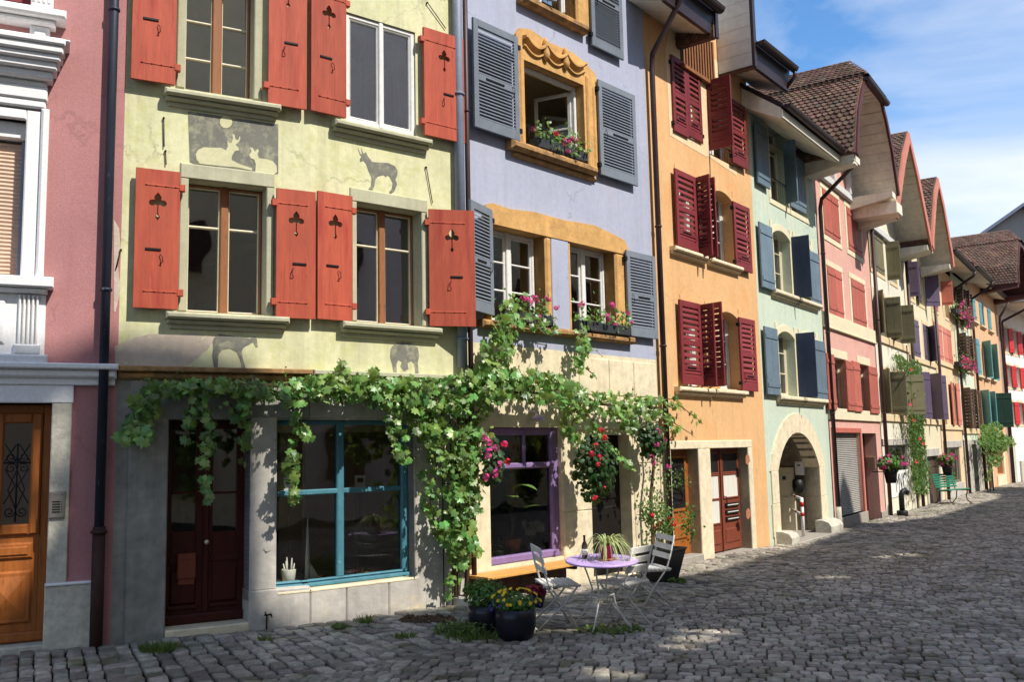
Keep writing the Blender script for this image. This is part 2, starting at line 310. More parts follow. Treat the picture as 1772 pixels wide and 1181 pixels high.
M['doororange'] = mk('orange_oak_door', srgb(158, 92, 42), .4, .22, 5, .12, 30, stretch=(6, 6, .5), c3=srgb(120, 62, 24), c3s=7, c3t=(.55, .75))
M['doorbrown'] = mk('red_brown_door', srgb(122, 62, 44), .5, .14, 4, .08, 30, stretch=(5, 5, .6))
M['benchwood'] = mk('honey_wood_board', srgb(214, 156, 82), .5, .18, 4, .1, 30, stretch=(1, 5, 5))
M['white'] = mk('white_window_paint', srgb(224, 222, 216), .55, .05, 4, .05, 40, c3=srgb(150, 140, 125), c3s=14, c3t=(.7, .76))
M['cream_f'] = mk('cream_window_paint', srgb(214, 204, 176), .6, .06, 4, .05, 40)
M['teal'] = mk('teal_window_paint', srgb(74, 124, 138), .45, .14, 5, .12, 30, c3=srgb(150, 190, 200), c3s=12, c3t=(.64, .74))
M['purple'] = mk('violet_window_paint', srgb(134, 110, 154), .5, .08, 5, .06, 30)
M['tabletop'] = mk('lilac_table_enamel', srgb(196, 168, 222), .35, .05, 5, .03, 30)
M['chair'] = mk('off_white_chair_paint', srgb(232, 228, 218), .55, .08, 8, .1, 40, c3=srgb(130, 110, 90), c3s=30, c3t=(.7, .76))
M['chairm'] = mk('grey_chair_steel', srgb(206, 202, 194), .5, .1, 8, .05, 40)
M['blind'] = mk('tan_roller_blind', srgb(206, 176, 152), .7, .06, 3, .04, 30)
M['rollermetal'] = mk('grey_roller_door_steel', srgb(168, 164, 156), .6, .1, 3, .04, 30, metal=.2)
M['blackplastic'] = mk('black_glazed_pot', (.010, .010, .018), .35, .2, 3, .02, 40, spec=.4)
M['blackmatt'] = mk('black_planter', (.016, .015, .015), .6, .2, 3, .1, 40)
M['boxgrey'] = mk('dark_grey_flower_box', srgb(52, 54, 56), .6, .1, 3, .02, 40)
M['terra'] = mk('terracotta', srgb(170, 110, 80), .85, .12, 4, .1, 30)
M['limepot'] = mk('lime_green_pot', srgb(170, 190, 70), .4, .05)
M['whitepot'] = mk('white_ceramic', srgb(222, 218, 206), .5, .05)
M['magenta'] = mk('magenta_pot', srgb(176, 30, 96), .35, .05)
M['redfruit'] = mk('red_skin', srgb(200, 40, 36), .4, .1)
M['yelfruit'] = mk('yellow_skin', srgb(235, 190, 50), .4, .1)
M['grnfruit'] = mk('green_skin', srgb(60, 170, 90), .4, .1)
M['basket'] = mk('wicker', srgb(176, 120, 66), .8, .2, 30, .3, 90)
M['paper'] = mk('white_paper', srgb(228, 226, 220), .8, .03)
M['ink'] = mk('dark_ink', srgb(60, 60, 62), .8, .1)
M['greenbench'] = mk('green_bench_paint', srgb(48, 128, 100), .5, .1, 5, .06, 30)
M['plate'] = mk('grey_metal_plate', srgb(142, 138, 128), .45, .06, 4, .02, 30, metal=.5)
M['brass'] = mk('pale_brass', srgb(200, 190, 160), .3, .05, metal=.8)
M['redpaint'] = mk('signal_red_paint', srgb(196, 40, 36), .4, .05)
M['whitepaint'] = mk('railing_white_paint', srgb(225, 222, 215), .4, .05)
M['room'] = mk('dim_room_plaster', srgb(170, 160, 140), .9, .1)
M['roomb'] = mk('beige_room_plaster', srgb(176, 158, 128), .9, .08)
M['curtain'] = mk('net_curtain', srgb(215, 212, 200), .9, .08, 6, .3, 20, stretch=(6, 6, .3))
M['concrete'] = mk('grey_concrete', srgb(160, 152, 140), .9, .12, 4, .2, 20)
M['vent'] = mk('black_cast_iron', (.012, .012, .012), .5, .1)
M['bottle'] = mk('dark_bottle_glass', (.02, .006, .004), .08, .1, spec=.6)
M['leafv'] = mk('grape_leaf', srgb(108, 146, 74), .36, .2, 6, .1, 40, island=.6, transl=.32, spec=.55)
M['leafc'] = mk('creeper_leaf', srgb(62, 98, 44), .5, .15, 6, .1, 40, island=.5, transl=.3, spec=.3)
M['leafd'] = mk('dark_leaf', srgb(40, 74, 34), .5, .15, 6, .1, 40, island=.4, transl=.25, spec=.35)
M['leafm'] = mk('mid_leaf', srgb(86, 128, 62), .5, .15, 6, .1, 40, island=.4, transl=.3, spec=.35)
M['leafstripe'] = mk('pale_striped_leaf', srgb(176, 190, 128), .5, .2, 12, .02, 40, island=.35, transl=.3)
M['weed'] = mk('weed_leaf', srgb(92, 112, 52), .6, .2, 6, .05, 40, island=.5, transl=.25)
M['stem'] = mk('vine_bark', srgb(92, 70, 50), .9, .3, 8, .4, 40)
M['gstem'] = mk('green_stem', srgb(110, 120, 60), .7, .2, 8)
M['fpink'] = mk('pink_petals', srgb(224, 70, 150), .6, .1, 9, 0, 9, island=.15, transl=.2)
M['fred'] = mk('red_petals', srgb(206, 26, 40), .6, .1, 9, 0, 9, island=.2, transl=.1)
M['fyellow'] = mk('yellow_petals', srgb(240, 200, 40), .6, .1, 9, 0, 9, island=.1)
M['fviolet'] = mk('violet_petals', srgb(84, 50, 150), .6, .1, 9, 0, 9, island=.2)
M['fdred'] = mk('crimson_foliage', srgb(124, 16, 44), .6, .2, 9, 0, 9, island=.4)
M['fwhite'] = mk('white_petals', srgb(232, 230, 224), .6, .05, 9, 0, 9)
M['glass'] = mkglass('window_glass', (.7, .76, .72), .12)
M['glassdim'] = mkglass('grey_green_window_glass', (.8, .85, .78), .2)
M['glassblue'] = mkglass('bright_window_glass', (.45, .5, .53), .42)
M['shopglass'] = mkglass('shop_glass', (.88, .9, .88), .05)
M['dirt'] = mk('joint_earth', srgb(42, 38, 31), .95, .3, 3, .3, 30, col2=srgb(50, 60, 30), c2s=2.2, c2t=(.56, .66))
M['cobble'] = mk('granite_setts', srgb(164, 156, 142), .62, .2, .6, .55, 38, island=.42, fine=.22, c3=srgb(178, 172, 160), c3s=16, c3t=(.64, .72), col2=srgb(118, 113, 100), c2s=.8, c2t=(.5, .66), spec=.35)
# ---------------------------------------------------------------- ground
def build_ground():
    xs = np.concatenate([np.linspace(-900, -30, 8), np.arange(-28, 60, 1.0), np.linspace(62, 900, 8)]); ys = np.concatenate([np.linspace(-900, -14, 6), np.arange(-12, 80, 1.0), np.linspace(82, 1500, 8)])
    X, Y = np.meshgrid(xs, ys); Z = gz_np(X.ravel(), Y.ravel()) - .035
    mb = MB(); nx = len(xs); v = list(zip(X.ravel().tolist(), Y.ravel().tolist(), Z.tolist()))
    mb.add(v, [(j * nx + i, j * nx + i + 1, (j + 1) * nx + i + 1, (j + 1) * nx + i) for j in range(len(ys) - 1) for i in range(nx - 1)], True)
    o = mb.build('ground', M['dirt'], fix=False); o['kind'] = 'structure'
build_ground()
def build_cobbles():
    rng = np.random.default_rng(3)
    cen, hx, hy, ang = [], [], [], []
    # pavement strip along the house fronts: courses square to the wall
    for S, S2 in zip(SG, SG[1:] + [None]):
        near = S.a.length < 20
        cw, cl = (.14, .20) if S in (ROSE, G1, G2) else (.115, .18)
        u = 0 if S is not ROSE else S.L - 6
        while u < S.L:
            w = cw * rng.uniform(.88, 1.15); d = .02 + rng.uniform(0, .1); a0 = math.atan2(S.n.y, S.n.x)
            while d < 1.95:
                l = cl * rng.uniform(.75, 1.25)
                uu = u + w / 2; fu = min(max(uu / S.L, 0), 1); k_ = SG.index(S); n0 = (S.n + (SG[k_ - 1].n if k_ else S.n)).normalized(); n1 = (S.n + (S2.n if S2 else S.n)).normalized()
                n0, n1 = n0 / n0.dot(S.n), n1 / n1.dot(S.n); p = S.P(uu, 0, 0) + (n0.lerp(n1, fu)) * (d + l / 2)
                cen.append((p.x, p.y)); hx.append(l / 2 - .0065); hy.append(w / 2 - .0065); ang.append(a0 + rng.normal(0, .03)); d += l
            u += w
    # carriageway: running courses across the street
    y = 3.2; k = 0
    while y < 62:
        w = rng.uniform(.115, .15)
        x = -6 + rng.uniform(0, .2)
        xl = []
        while x < 42:
            l = rng.uniform(.085, .15); xl.append((x + l / 2, l)); x += l
        xa = np.array(xl); yy = y + w / 2 - .22 * xa[:, 0] + .05 * np.sin(xa[:, 0] * .7 + y * .3)
        d = dist_np(xa[:, 0], yy); ok = (d > 1.97) & (d < 11) & (yy > 3.6) & (yy < 62)
        for (cx_, l), yc, o_ in zip(xl, yy, ok):
            if o_: cen.append((cx_, yc)); hx.append(l / 2 - .006); hy.append(w / 2 - .0075); ang.append(-.2 + rng.normal(0, .03))
        y += w
    cen = np.array(cen); hx = np.array(hx); hy = np.array(hy); ang = np.array(ang); n = len(cen)
    keep = dist_np(cen[:, 0], cen[:, 1]) > .06
    cen, hx, hy, ang = cen[keep], hx[keep], hy[keep], ang[keep]; n = len(cen)
    g = gz_np(cen[:, 0], cen[:, 1]) + rng.normal(0, .0055, n) + .006
    ca, sa = np.cos(ang), np.sin(ang)
    # eight-cornered rounded rings
    ring = np.array([(-1, -.72), (-.8, -1), (.8, -1), (1, -.72), (1, .72), (.8, 1), (-.8, 1), (-1, .72)])
    lv = [(1.02, -.05), (1.0, -.013), (.95, -.001), (.80, .003)]
    V = np.zeros((n, 32, 3)); jit = rng.uniform(-.13, .13, (n, 8, 2)) * np.array([.8, 1.]); tilt = rng.normal(0, .05, (n, 2))
    for i, (sc, dz) in enumerate(lv):
        q = (ring[None] + jit) * sc; lx = q[:, :, 0] * hx[:, None]; ly = q[:, :, 1] * hy[:, None]
        V[:, i * 8:(i + 1) * 8, 0] = cen[:, 0, None] + lx * ca[:, None] - ly * sa[:, None]
        V[:, i * 8:(i + 1) * 8, 1] = cen[:, 1, None] + lx * sa[:, None] + ly * ca[:, None]
        V[:, i * 8:(i + 1) * 8, 2] = g[:, None] + dz + lx * tilt[:, 0, None] + ly * tilt[:, 1, None]
    q4 = []
    for i in range(3):
        for k in range(8): q4.append((i * 8 + k, i * 8 + (k + 1) % 8, (i + 1) * 8 + (k + 1) % 8, (i + 1) * 8 + k))
    q4 = np.array(q4); me = bpy.data.meshes.new('cobblestones')
    base = (np.arange(n) * 32)[:, None]
    F4 = (base[:, :, None] + q4[None]).reshape(n, -1); F8 = base + np.arange(24, 32)[None]
    loops = np.concatenate([F4, F8], 1).ravel(); tot = np.tile(np.array([4] * 24 + [8]), n); st = np.concatenate([[0], np.cumsum(tot)[:-1]])
    me.vertices.add(n * 32); me.vertices.foreach_set('co', V.ravel()); me.loops.add(len(loops)); me.loops.foreach_set('vertex_index', loops.astype(np.int32))
    me.polygons.add(len(tot)); me.polygons.foreach_set('loop_start', st.astype(np.int32)); me.polygons.foreach_set('loop_total', tot.astype(np.int32))
    me.polygons.foreach_set('use_smooth', np.ones(len(tot), bool)); me.materials.append(M['cobble']); me.update(); me.validate()
    o = bpy.data.objects.new('cobbled_street', me); COL.objects.link(o); o['kind'] = 'structure'
build_cobbles()

# ---------------------------------------------------------------- building parts
def facade(par, S, u0, u1, z0, z1, ops=(), depth=.22, mat=None, name='wall', d=0., mats=None, top=None, reveal=None, deep=None):
    """ops: (ua, ub, za, zb[, rise]) openings; reveals run back by depth; a rise makes a segmental or round head"""
    ops = [(max(o[0], u0), min(o[1], u1), max(o[2], z0), min(o[3], z1), *o[4:]) + ((o[0] >= u0, o[1] <= u1),) if True else o for o in ops]
    ends = [o[-1] for o in ops]; ops = [o[:-1] for o in ops]
    mb = MB(); us = sorted(set([u0, u1] + [x for o in ops for x in o[:2] if u0 < x < u1])); zs = sorted(set([z0, z1] + [x for o in ops for x in o[2:4] if z0 < x < z1]))
    for a, b in zip(us, us[1:]):
        for c, e in zip(zs, zs[1:]):
            um, zm = (a + b) / 2, (c + e) / 2
            if any(o[0] < um < o[1] and o[2] < zm < o[3] for o in ops): continue
            mb.quad(S.P(a, d, c), S.P(b, d, c), S.P(b, d, e), S.P(a, d, e))
    rv0 = MB() if reveal else mb; dv = MB()
    for o, (lft, rgt) in zip(ops, ends):
        a, b, c, e = o[:4]; rise = o[4] if len(o) > 4 else 0; rv = dv if (deep and len(o) > 5) else rv0
        D = d - (o[5] if len(o) > 5 else depth)
        for (p, q), ok in ((((a, c), (a, e - rise)), lft), (((b, c), (b, e - rise)), rgt), (((a, c), (b, c)), True)):
            if not ok: continue
            rv.quad(S.P(p[0], d, p[1]), S.P(q[0], d, q[1]), S.P(q[0], D, q[1]), S.P(p[0], D, p[1]))
        if not rise: rv.quad(S.P(a, d, e), S.P(b, d, e), S.P(b, D, e), S.P(a, D, e))
        else:
            pts = arc(a, b, e - rise, rise)
            for (x0, y0), (x1, y1) in zip(pts, pts[1:]):
                mb.quad(S.P(x0, d, y0), S.P(x1, d, y1), S.P(x1, d, e), S.P(x0, d, e))
                rv.quad(S.P(x0, d, y0), S.P(x1, d, y1), S.P(x1, D, y1), S.P(x0, D, y0))
    w = mb.build(name, mat, par)
    if reveal: rv0.build('reveal', reveal, w)
    if deep: dv.build('reveal', deep, w)
    return w
def arc(a, b, zs, rise, n=14):
    w = (b - a) / 2; r = (w * w + rise * rise) / (2 * rise); cz = zs + rise - r; th = math.asin(min(1, w / r)); th = th if rise <= w else math.pi - th
    if rise >= w * .98: return [((a + b) / 2 - w * math.cos(math.pi * i / n), zs + rise * math.sin(math.pi * i / n)) for i in range(n + 1)]
    return [((a + b) / 2 + r * math.sin(-th + 2 * th * i / n), cz + r * math.cos(-th + 2 * th * i / n)) for i in range(n + 1)]
def shell(par, S0, S1, u1, z1, mat, back=6., floors=(2.75, 5.1, 7.6), room=None):
    """party walls, back wall and floors that close a house"""
    mb = MB(); a, b = S0.P(0.004, -.02, -1), S1.P(u1 - .004, -.02, -1); n = (S0.n + S1.n).normalized()
    a2, b2 = a - n * back, b - n * back; H = Vector((0, 0, z1 + 1))
    for p, q in ((a, a2), (a2, b2), (b2, b)): mb.quad(p, q, q + H, p + H)
    mb.build('side_wall', mat, par)
    fl = MB()
    for z in list(floors):
        h = Vector((0, 0, z + 1)); fl.quad(a + h - n * .02, b + h - n * .02, b2 + h, a2 + h)
    fl.build('floor_slab', M['room'], par)
def window(par, S, r, recess=.18, fm=None, mull=True, bars=(.66,), fw=.05, gl=None, mw=.07, curtain=None, vb=0, rise=0, sash=None, lw=.035, name='window'):
    a, b, c, e = r; mb = MB(); d = -recess; fm = fm or M['white']
    mb.bbox(S, a, a + fw, d - .05, d + .02, c, e); mb.bbox(S, b - fw, b, d - .05, d + .02, c, e)
    mb.bbox(S, a, b, d - .048, d + .018, c, c + fw); mb.bbox(S, a, b, d - .048, d + .018, e - fw - rise * .8, e)
    mid = (a + b) / 2; halves = [(a + fw, mid - mw / 2), (mid + mw / 2, b - fw)] if mull else [(a + fw, b - fw)]
    if mull: mb.bbox(S, mid - mw / 2, mid + mw / 2, d - .045, d + .035, c, e)
    s = MB() if sash else mb
    for x0, x1 in halves:
        z0, z1 = c + fw, e - fw - rise * .8
        if lw:
            s.bbox(S, x0, x0 + lw, d - .04, d + .008, z0, z1); s.bbox(S, x1 - lw, x1, d - .04, d + .008, z0, z1)
            s.bbox(S, x0, x1, d - .038, d + .006, z0, z0 + lw * 1.3); s.bbox(S, x0, x1, d - .038, d + .006, z1 - lw, z1)
        for f in bars: zz = z0 + (z1 - z0) * f; s.bbox(S, x0, x1, d - .035, d + .004, zz - .014, zz + .014)
        for k in range(vb): xx = x0 + (x1 - x0) * (k + 1) / (vb + 1); s.bbox(S, xx - .012, xx + .012, d - .034, d + .003, z0, z1)
    w = mb.build(name, fm, par)
    if sash: s.build('sash', sash, w)
    g = MB(); g.quad(S.P(a, d - .02, c), S.P(b, d - .02, c), S.P(b, d - .02, e), S.P(a, d - .02, e)); g.build('pane', gl or M['glass'], w)
    if curtain:
        cu = MB(); n = 24
        for x0, x1 in curtain:
            ua, ub = a + (b - a) * x0, a + (b - a) * x1
            P = [(ua + (ub - ua) * i / n, d - .14 + .018 * math.sin(i * 1.9)) for i in range(n + 1)]
            for (p, q), (p2, q2) in zip(P, P[1:]): cu.quad(S.P(p, q, c), S.P(p2, q2, c), S.P(p2, q2, e), S.P(p, q, e))
        cu.build('curtain', M['curtain'], w)
    return w
CLOVER = None
def clover(cx, cz, s=1.):
    pts = []
    def lobe(ox, oz, r, a0, a1, n=7, tip=None):
        for i in range(n):
            a = R(a0 + (a1 - a0) * i / (n - 1)); rr = r
            pts.append((ox + rr * math.cos(a), oz + rr * math.sin(a)))
    # clockwise from the stem: left lobe, top lobe (pointed), right lobe, stem, diamond
    pts.append((-.006, -.035)); pts.append((-.02, -.028)); lobe(-.052, -.012, .03, -70, -250, 7); pts.append((-.028, .022))
    pts.append((-.034, .045)); pts.append((-.02, .07)); pts.append((0, .094)); pts.append((.02, .07)); pts.append((.034, .045)); pts.append((.028, .022)); lobe(.052, -.012, .03, 70, -110, 7); pts.append((.02, -.028)); pts.append((.006, -.035))
    pts += [(.006, -.125), (.022, -.15), (0, -.185), (-.022, -.15), (-.006, -.125)]
    return [(cx + x * s, cz + z * s) for x, z in pts]
def leaf_frame(S, uh, side, ang, off=.05):
    a = R(ang); ex = S.t * (side * math.cos(a)) + S.n * math.sin(a); ey = S.n * math.cos(a) - S.t * (side * math.sin(a))
    o = S.P(uh, off, 0)
    return lambda x, y, z: o + ex * x + ey * y + Vector((0, 0, z))
class LF:   # adapter so that box methods work in a leaf's own axes
    def __init__(s, f): s.f = f
    def P(s, u, d, z): return s.f(u, d, z)
def shutter(par, S, uh, w, z0, z1, side=1, ang=0, style='louvre', mat=None, off=.05, pitch=.045, th=.035, rails=None, hard=True):
    F = LF(leaf_frame(S, uh, side, ang, off)); mb = MB(); H = z1 - z0; hw = []
    if style == 'louvre':
        st = min(.085, w * .17); tr = .10; br = .14
        rails = rails if rails is not None else (.47,)
        mb.bbox(F, 0, st, 0, th, z0, z1, .004); mb.bbox(F, w - st, w, 0, th, z0, z1, .004)
        mb.bbox(F, st, w - st, .001, th - .001, z1 - tr, z1, .004); mb.bbox(F, st, w - st, .001, th - .001, z0, z0 + br, .004)
        zz = [z0 + br] + [z0 + H * f for f in rails] + [z1 - tr]
        for f in rails: mb.bbox(F, st, w - st, .001, th - .001, z0 + H * f - .045, z0 + H * f + .045, .004)
        for i in range(len(zz) - 1):
            a, b = zz[i] + (.045 if i else 0), zz[i + 1] - (.045 if i < len(zz) - 2 else 0); n = max(2, int((b - a) / pitch))
            for k in range(n):
                z = a + (b - a) * (k + .5) / n; h = pitch * .42
                mb.hexa([F.P(st, .004, z + h * .2), F.P(st, th - .003, z - h), F.P(w - st, th - .003, z - h), F.P(w - st, .004, z + h * .2),
                         F.P(st, .004, z + h), F.P(st, th - .003, z - h * .45), F.P(w - st, th - .003, z - h * .45), F.P(w - st, .004, z + h)])
    elif style == 'clover':
        cz = z1 - H * .235; cx = w * .5
        mb.extr([(0, z0), (w, z0), (w, z1), (0, z1)], lambda x, y, s: F.P(x, th * s, y), [clover(cx, cz, 1.05)])
        for f in (.34, .66): mb.box(F, w * f - .002, w * f + .002, th, th + .0015, z0, cz - .25)
    else:
        n = 3 if style == 'board' else 2
        for k in range(n): mb.bbox(F, w * k / n + .001, w * (k + 1) / n - .001, 0, th, z0, z1, .006)
        if style == 'ledged':
            for f in (.14, .86): mb.bbox(F, .02, w - .02, th, th + .014, z0 + H * f - .04, z0 + H * f + .04, .004)
    o = mb.build('shutter', mat, par)
    if hard and style in ('clover', 'board', 'ledged') and hard is not None:
        for f in (.12, .885):
            s = MB(); zc = z0 + H * f; s.bbox(F, -.03, w * .8, th, th + .006, zc - .008, zc + .008, .002)
            for k in range(4): s.lathe(F.P(w * (.1 + .22 * k), th, zc), [(.008, 0), (.010, .006), (.004, .012)], 6, up=(F.P(0, 1, 0) - F.P(0, 0, 0)))
            s.bbox(F, -.05, .01, -.02, th + .008, zc - .035, zc + .035, .004); s.build('hinge_strap', M['redsh'] if style == 'clover' else M['iron'], o)
        if style == 'clover':
            s = MB(); zc = z0 + H * .42; xc = w * .62; s.bbox(F, xc - .09, xc + .06, th, th + .012, zc - .012, zc + .012, .003)
            s.tube([F.P(xc + .02 - .10, th + .01, zc - .05), F.P(xc - .10, th + .03, zc - .07), F.P(xc - .105, th + .03, zc - .13), F.P(xc - .08, th + .01, zc - .15)], .005, 5); s.build('latch', M['iron'], o)
    elif hard and style == 'louvre':
        s = MB(); zc = z0 + H * (rails[0] if rails else .5); s.bbox(F, w * .35, w * .75, th, th + .01, zc - .012, zc + .012, .002)
        s.tube([F.P(w * .16, th, zc + .03), F.P(w * .14, th + .03, zc), F.P(w * .15, th + .03, zc - .09), F.P(w * .18, th, zc - .12)], .005, 5)
        for f in (.1, .9): s.box(F, -.04, .012, -.02, th + .006, z0 + H * f - .03, z0 + H * f + .03)
        s.build('latch', M['iron'], o)
    return o
def sflat(par, S, xl, xr, yt, yb, hinge='L', **k):
    d = k.pop('off', .055); a, b, c, e = S.R(xl, xr, yt, yb, d + .03)
    return shutter(par, S, a if hinge == 'L' else b, b - a, c, e, 1 if hinge == 'L' else -1, 0 + k.pop('ang', 0), off=d, **k)
def sperp(par, S, xh, xe, yt, yb, side=1, ang=90, **k):
    """leaf standing out from the wall: hinge at xh, free edge seen at xe"""
    ym = (yt + yb) / 2; uh = S.uz(xh, ym)[0]; z1 = S.uz(xh, yt)[1]; z0 = S.uz(xh, yb)[1]
    lo, hi = .05, 1.2; a = R(ang)
    for _ in range(30):
        m = (lo + hi) / 2; p = S.P(uh + side * math.cos(a) * m, math.sin(a) * m, (z0 + z1) / 2)
        if proj(p)[0] < xe: lo = m
        else: hi = m
    w = min(max(m, .3), .62)
    xm = (xh + xe) / 2; dm = math.sin(a) * w / 2; z1 = S.uz(xm, yt, dm)[1]; z0 = S.uz(xm, yb, dm)[1]
    return shutter(par, S, uh, w, z0, z1, side, ang, off=k.pop('off', .0), **k)
def surround(par, S, r, w, d=.03, mat=None, name='window_surround', bottom=False, rise=0, wt=None):
    a, b, c, e = r; mb = MB(); wt = wt or w
    mb.bbox(S, a - w, a, -.01, d, c, e); mb.bbox(S, b, b + w, -.01, d, c, e)
    if rise:
        pts = arc(a, b, e - rise, rise, 10)
        mb.bbox(S, a - w, a, -.01, d + .002, e - rise - .05, e + wt, .005); mb.bbox(S, b, b + w, -.01, d + .002, e - rise - .05, e + wt, .005)
        for (x0, y0), (x1, y1) in zip(pts, pts[1:]): mb.hexa([S.P(x0, -.01, y0), S.P(x0, d, y0), S.P(x1, d, y1), S.P(x1, -.01, y1), S.P(x0, -.01, y0 + wt), S.P(x0, d, y0 + wt), S.P(x1, d, y1 + wt), S.P(x1, -.01, y1 + wt)])
    else: mb.bbox(S, a - w, b + w, -.01, d + .002, e, e + wt)
    if bottom: mb.bbox(S, a - w, b + w, -.01, d + .002, c - w, c)
    return mb.build(name, mat, par)
def sill(par, S, u0, u1, z, d=.13, h=.06, mat=None, low=0):
    mb = MB(); mb.bbox(S, u0, u1, -.2, d, z - h, z + .004, .02)
    mb.bbox(S, u0 + .02, u1 - .02, -.01, d * .62, z - h - .045, z - h + .002, .02)
    if low: mb.bbox(S, u0 + .05, u1 - .05, -.01, .03, z - h - .045 - low, z - h - .04, .01)
    return mb.build('sill', mat, par)
def pipe(par, pts, r=.05, mat=None, br=(), n=10, name='downpipe'):
    mb = MB(); mb.tube(pts, r, n)
    for z in br:
        for p, q in zip(pts, pts[1:]):
            p, q = Vector(p), Vector(q)
            if min(p.z, q.z) <= z <= max(p.z, q.z) and abs(p.z - q.z) > .5:
                c = p.lerp(q, (z - p.z) / (q.z - p.z)); mb.lathe(c - Vector((0, 0, .015)), [(r * 1.2, 0), (r * 1.3, .008), (r * 1.3, .022), (r * 1.2, .03)], n)
    return mb.build(name, mat, par)
def gutter(par, S, u0, u1, d, z, r=.075, mat=None):
    mb = MB(); n = 8; prof = [(d + r * math.cos(R(180 + 180 * i / n)), z + r * math.sin(R(180 + 180 * i / n))) for i in range(n + 1)]
    prof2 = [(x + (x - d) * .06, y - .004) for x, y in prof]; prof2[-1] = (prof2[-1][0] + .01, prof2[-1][1] + .012)
    for P in (prof, prof2):
        for (x0, y0), (x1, y1) in zip(P, P[1:]): mb.add([S.P(u0, x0, y0), S.P(u1, x0, y0), S.P(u1, x1, y1), S.P(u0, x1, y1)], [(0, 1, 2, 3)], True)
    for u in (u0, u1): mb.add([S.P(u, x, y) for x, y in prof2], [tuple(range(n + 1))])
    return mb.build('gutter', mat or M['fascia'], par)
def tiles(mb, fn, L, W, tw=.135, th=.125, rng=random):
    """overlapping plain tiles on a surface fn(s, t, h): s up the slope, t across, h off the surface"""
    nr = max(2, int(L / th)); nc = max(2, int(W / tw))
    for i in range(nr):
        for j in range(-1, nc):
            t0 = (j + (.5 if i % 2 else 0)) * tw; t1 = t0 + tw * .96
            if t1 > W + tw * .2: continue
            t0, t1 = max(t0, 0), min(t1, W)
            if t1 - t0 < .03: continue
            s0, s1 = i * th, min((i + 1.25) * th, L); jz = rng.uniform(-.004, .008); h0 = .034 + jz; m = (t0 + t1) / 2; js = rng.uniform(-.008, .008)
            p = [(s0 + .05 + js, t0, h0), (s0 + js + .012, t0 + .03, h0), (s0 + js, m, h0), (s0 + js + .012, t1 - .03, h0), (s0 + .05 + js, t1, h0), (s1, t1, .008), (s1, t0, .008)]
            top = [fn(*q) for q in p]; bot = [fn(a, b, c - .02) for a, b, c in p[:5]]
            mb.add(top + bot, [(0, 1, 2, 3, 4, 5, 6)] + [(k, k + 1, 8 + k, 7 + k) for k in range(4)])
def roof(par, S0, S1, u1, ze, over=.55, rise=3.2, back=5.2, eave=True, tile=True, mat=None, u0=0, sof=None, thick=.12):
    """main slope rising away from the street, with an overhanging eave"""
    A = lambda u, d, z: (S0.P(u, d, z) if u <= (S0.L if S0 is not S1 else 1e9) else S1.P(u - S0.L, d, z)); k = rise / back
    segs = [(S0, u0, u1)] if S0 is S1 else [(S0, u0, S0.L), (S1, 0, u1)]
    mb = MB(); sf = MB()
    for S, a, b in segs:
        p = [S.P(a, over, ze), S.P(b, over, ze), S.P(b, -back, ze + k * (back + over)), S.P(a, -back, ze + k * (back + over))]
        mb.hexa([v + Vector((0, 0, 0)) for v in p] + [v + Vector((0, 0, thick)) for v in p])
        if tile:
            fn = lambda s, t, h, S=S, a=a: S.P(a + t, over - s / math.hypot(1, k), ze + thick + s * k / math.hypot(1, k) + h)
            tiles(mb, fn, 3.0, b - a, .2, .17)
        mb.quad(S.P(a, -back, ze + k * (back + over)), S.P(b, -back, ze + k * (back + over)), S.P(b, -back * 1.9, ze - .5), S.P(a, -back * 1.9, ze - .5))
        for uu in (a, b): mb.add([S.P(uu, 0, ze - .6), S.P(uu, -back, ze + k * (back + over)), S.P(uu, -back * 1.9, ze - .6)], [(0, 1, 2)])
        sf.hexa([S.P(a, 0, ze + .02), S.P(a, over, ze - .1), S.P(b, over, ze - .1), S.P(b, 0, ze + .02), S.P(a, 0, ze + .08), S.P(a, over - .003, ze - .003), S.P(b, over - .003, ze - .003), S.P(b, 0, ze + .08)])
    o = mb.build('roof', mat or M['tile'], par)
    if eave: sf.build('soffit', sof or M['soffit'], o)
    for S, a, b in segs:
        if eave: gutter(o, S, a, b, over + .07, ze + .03)
    return o
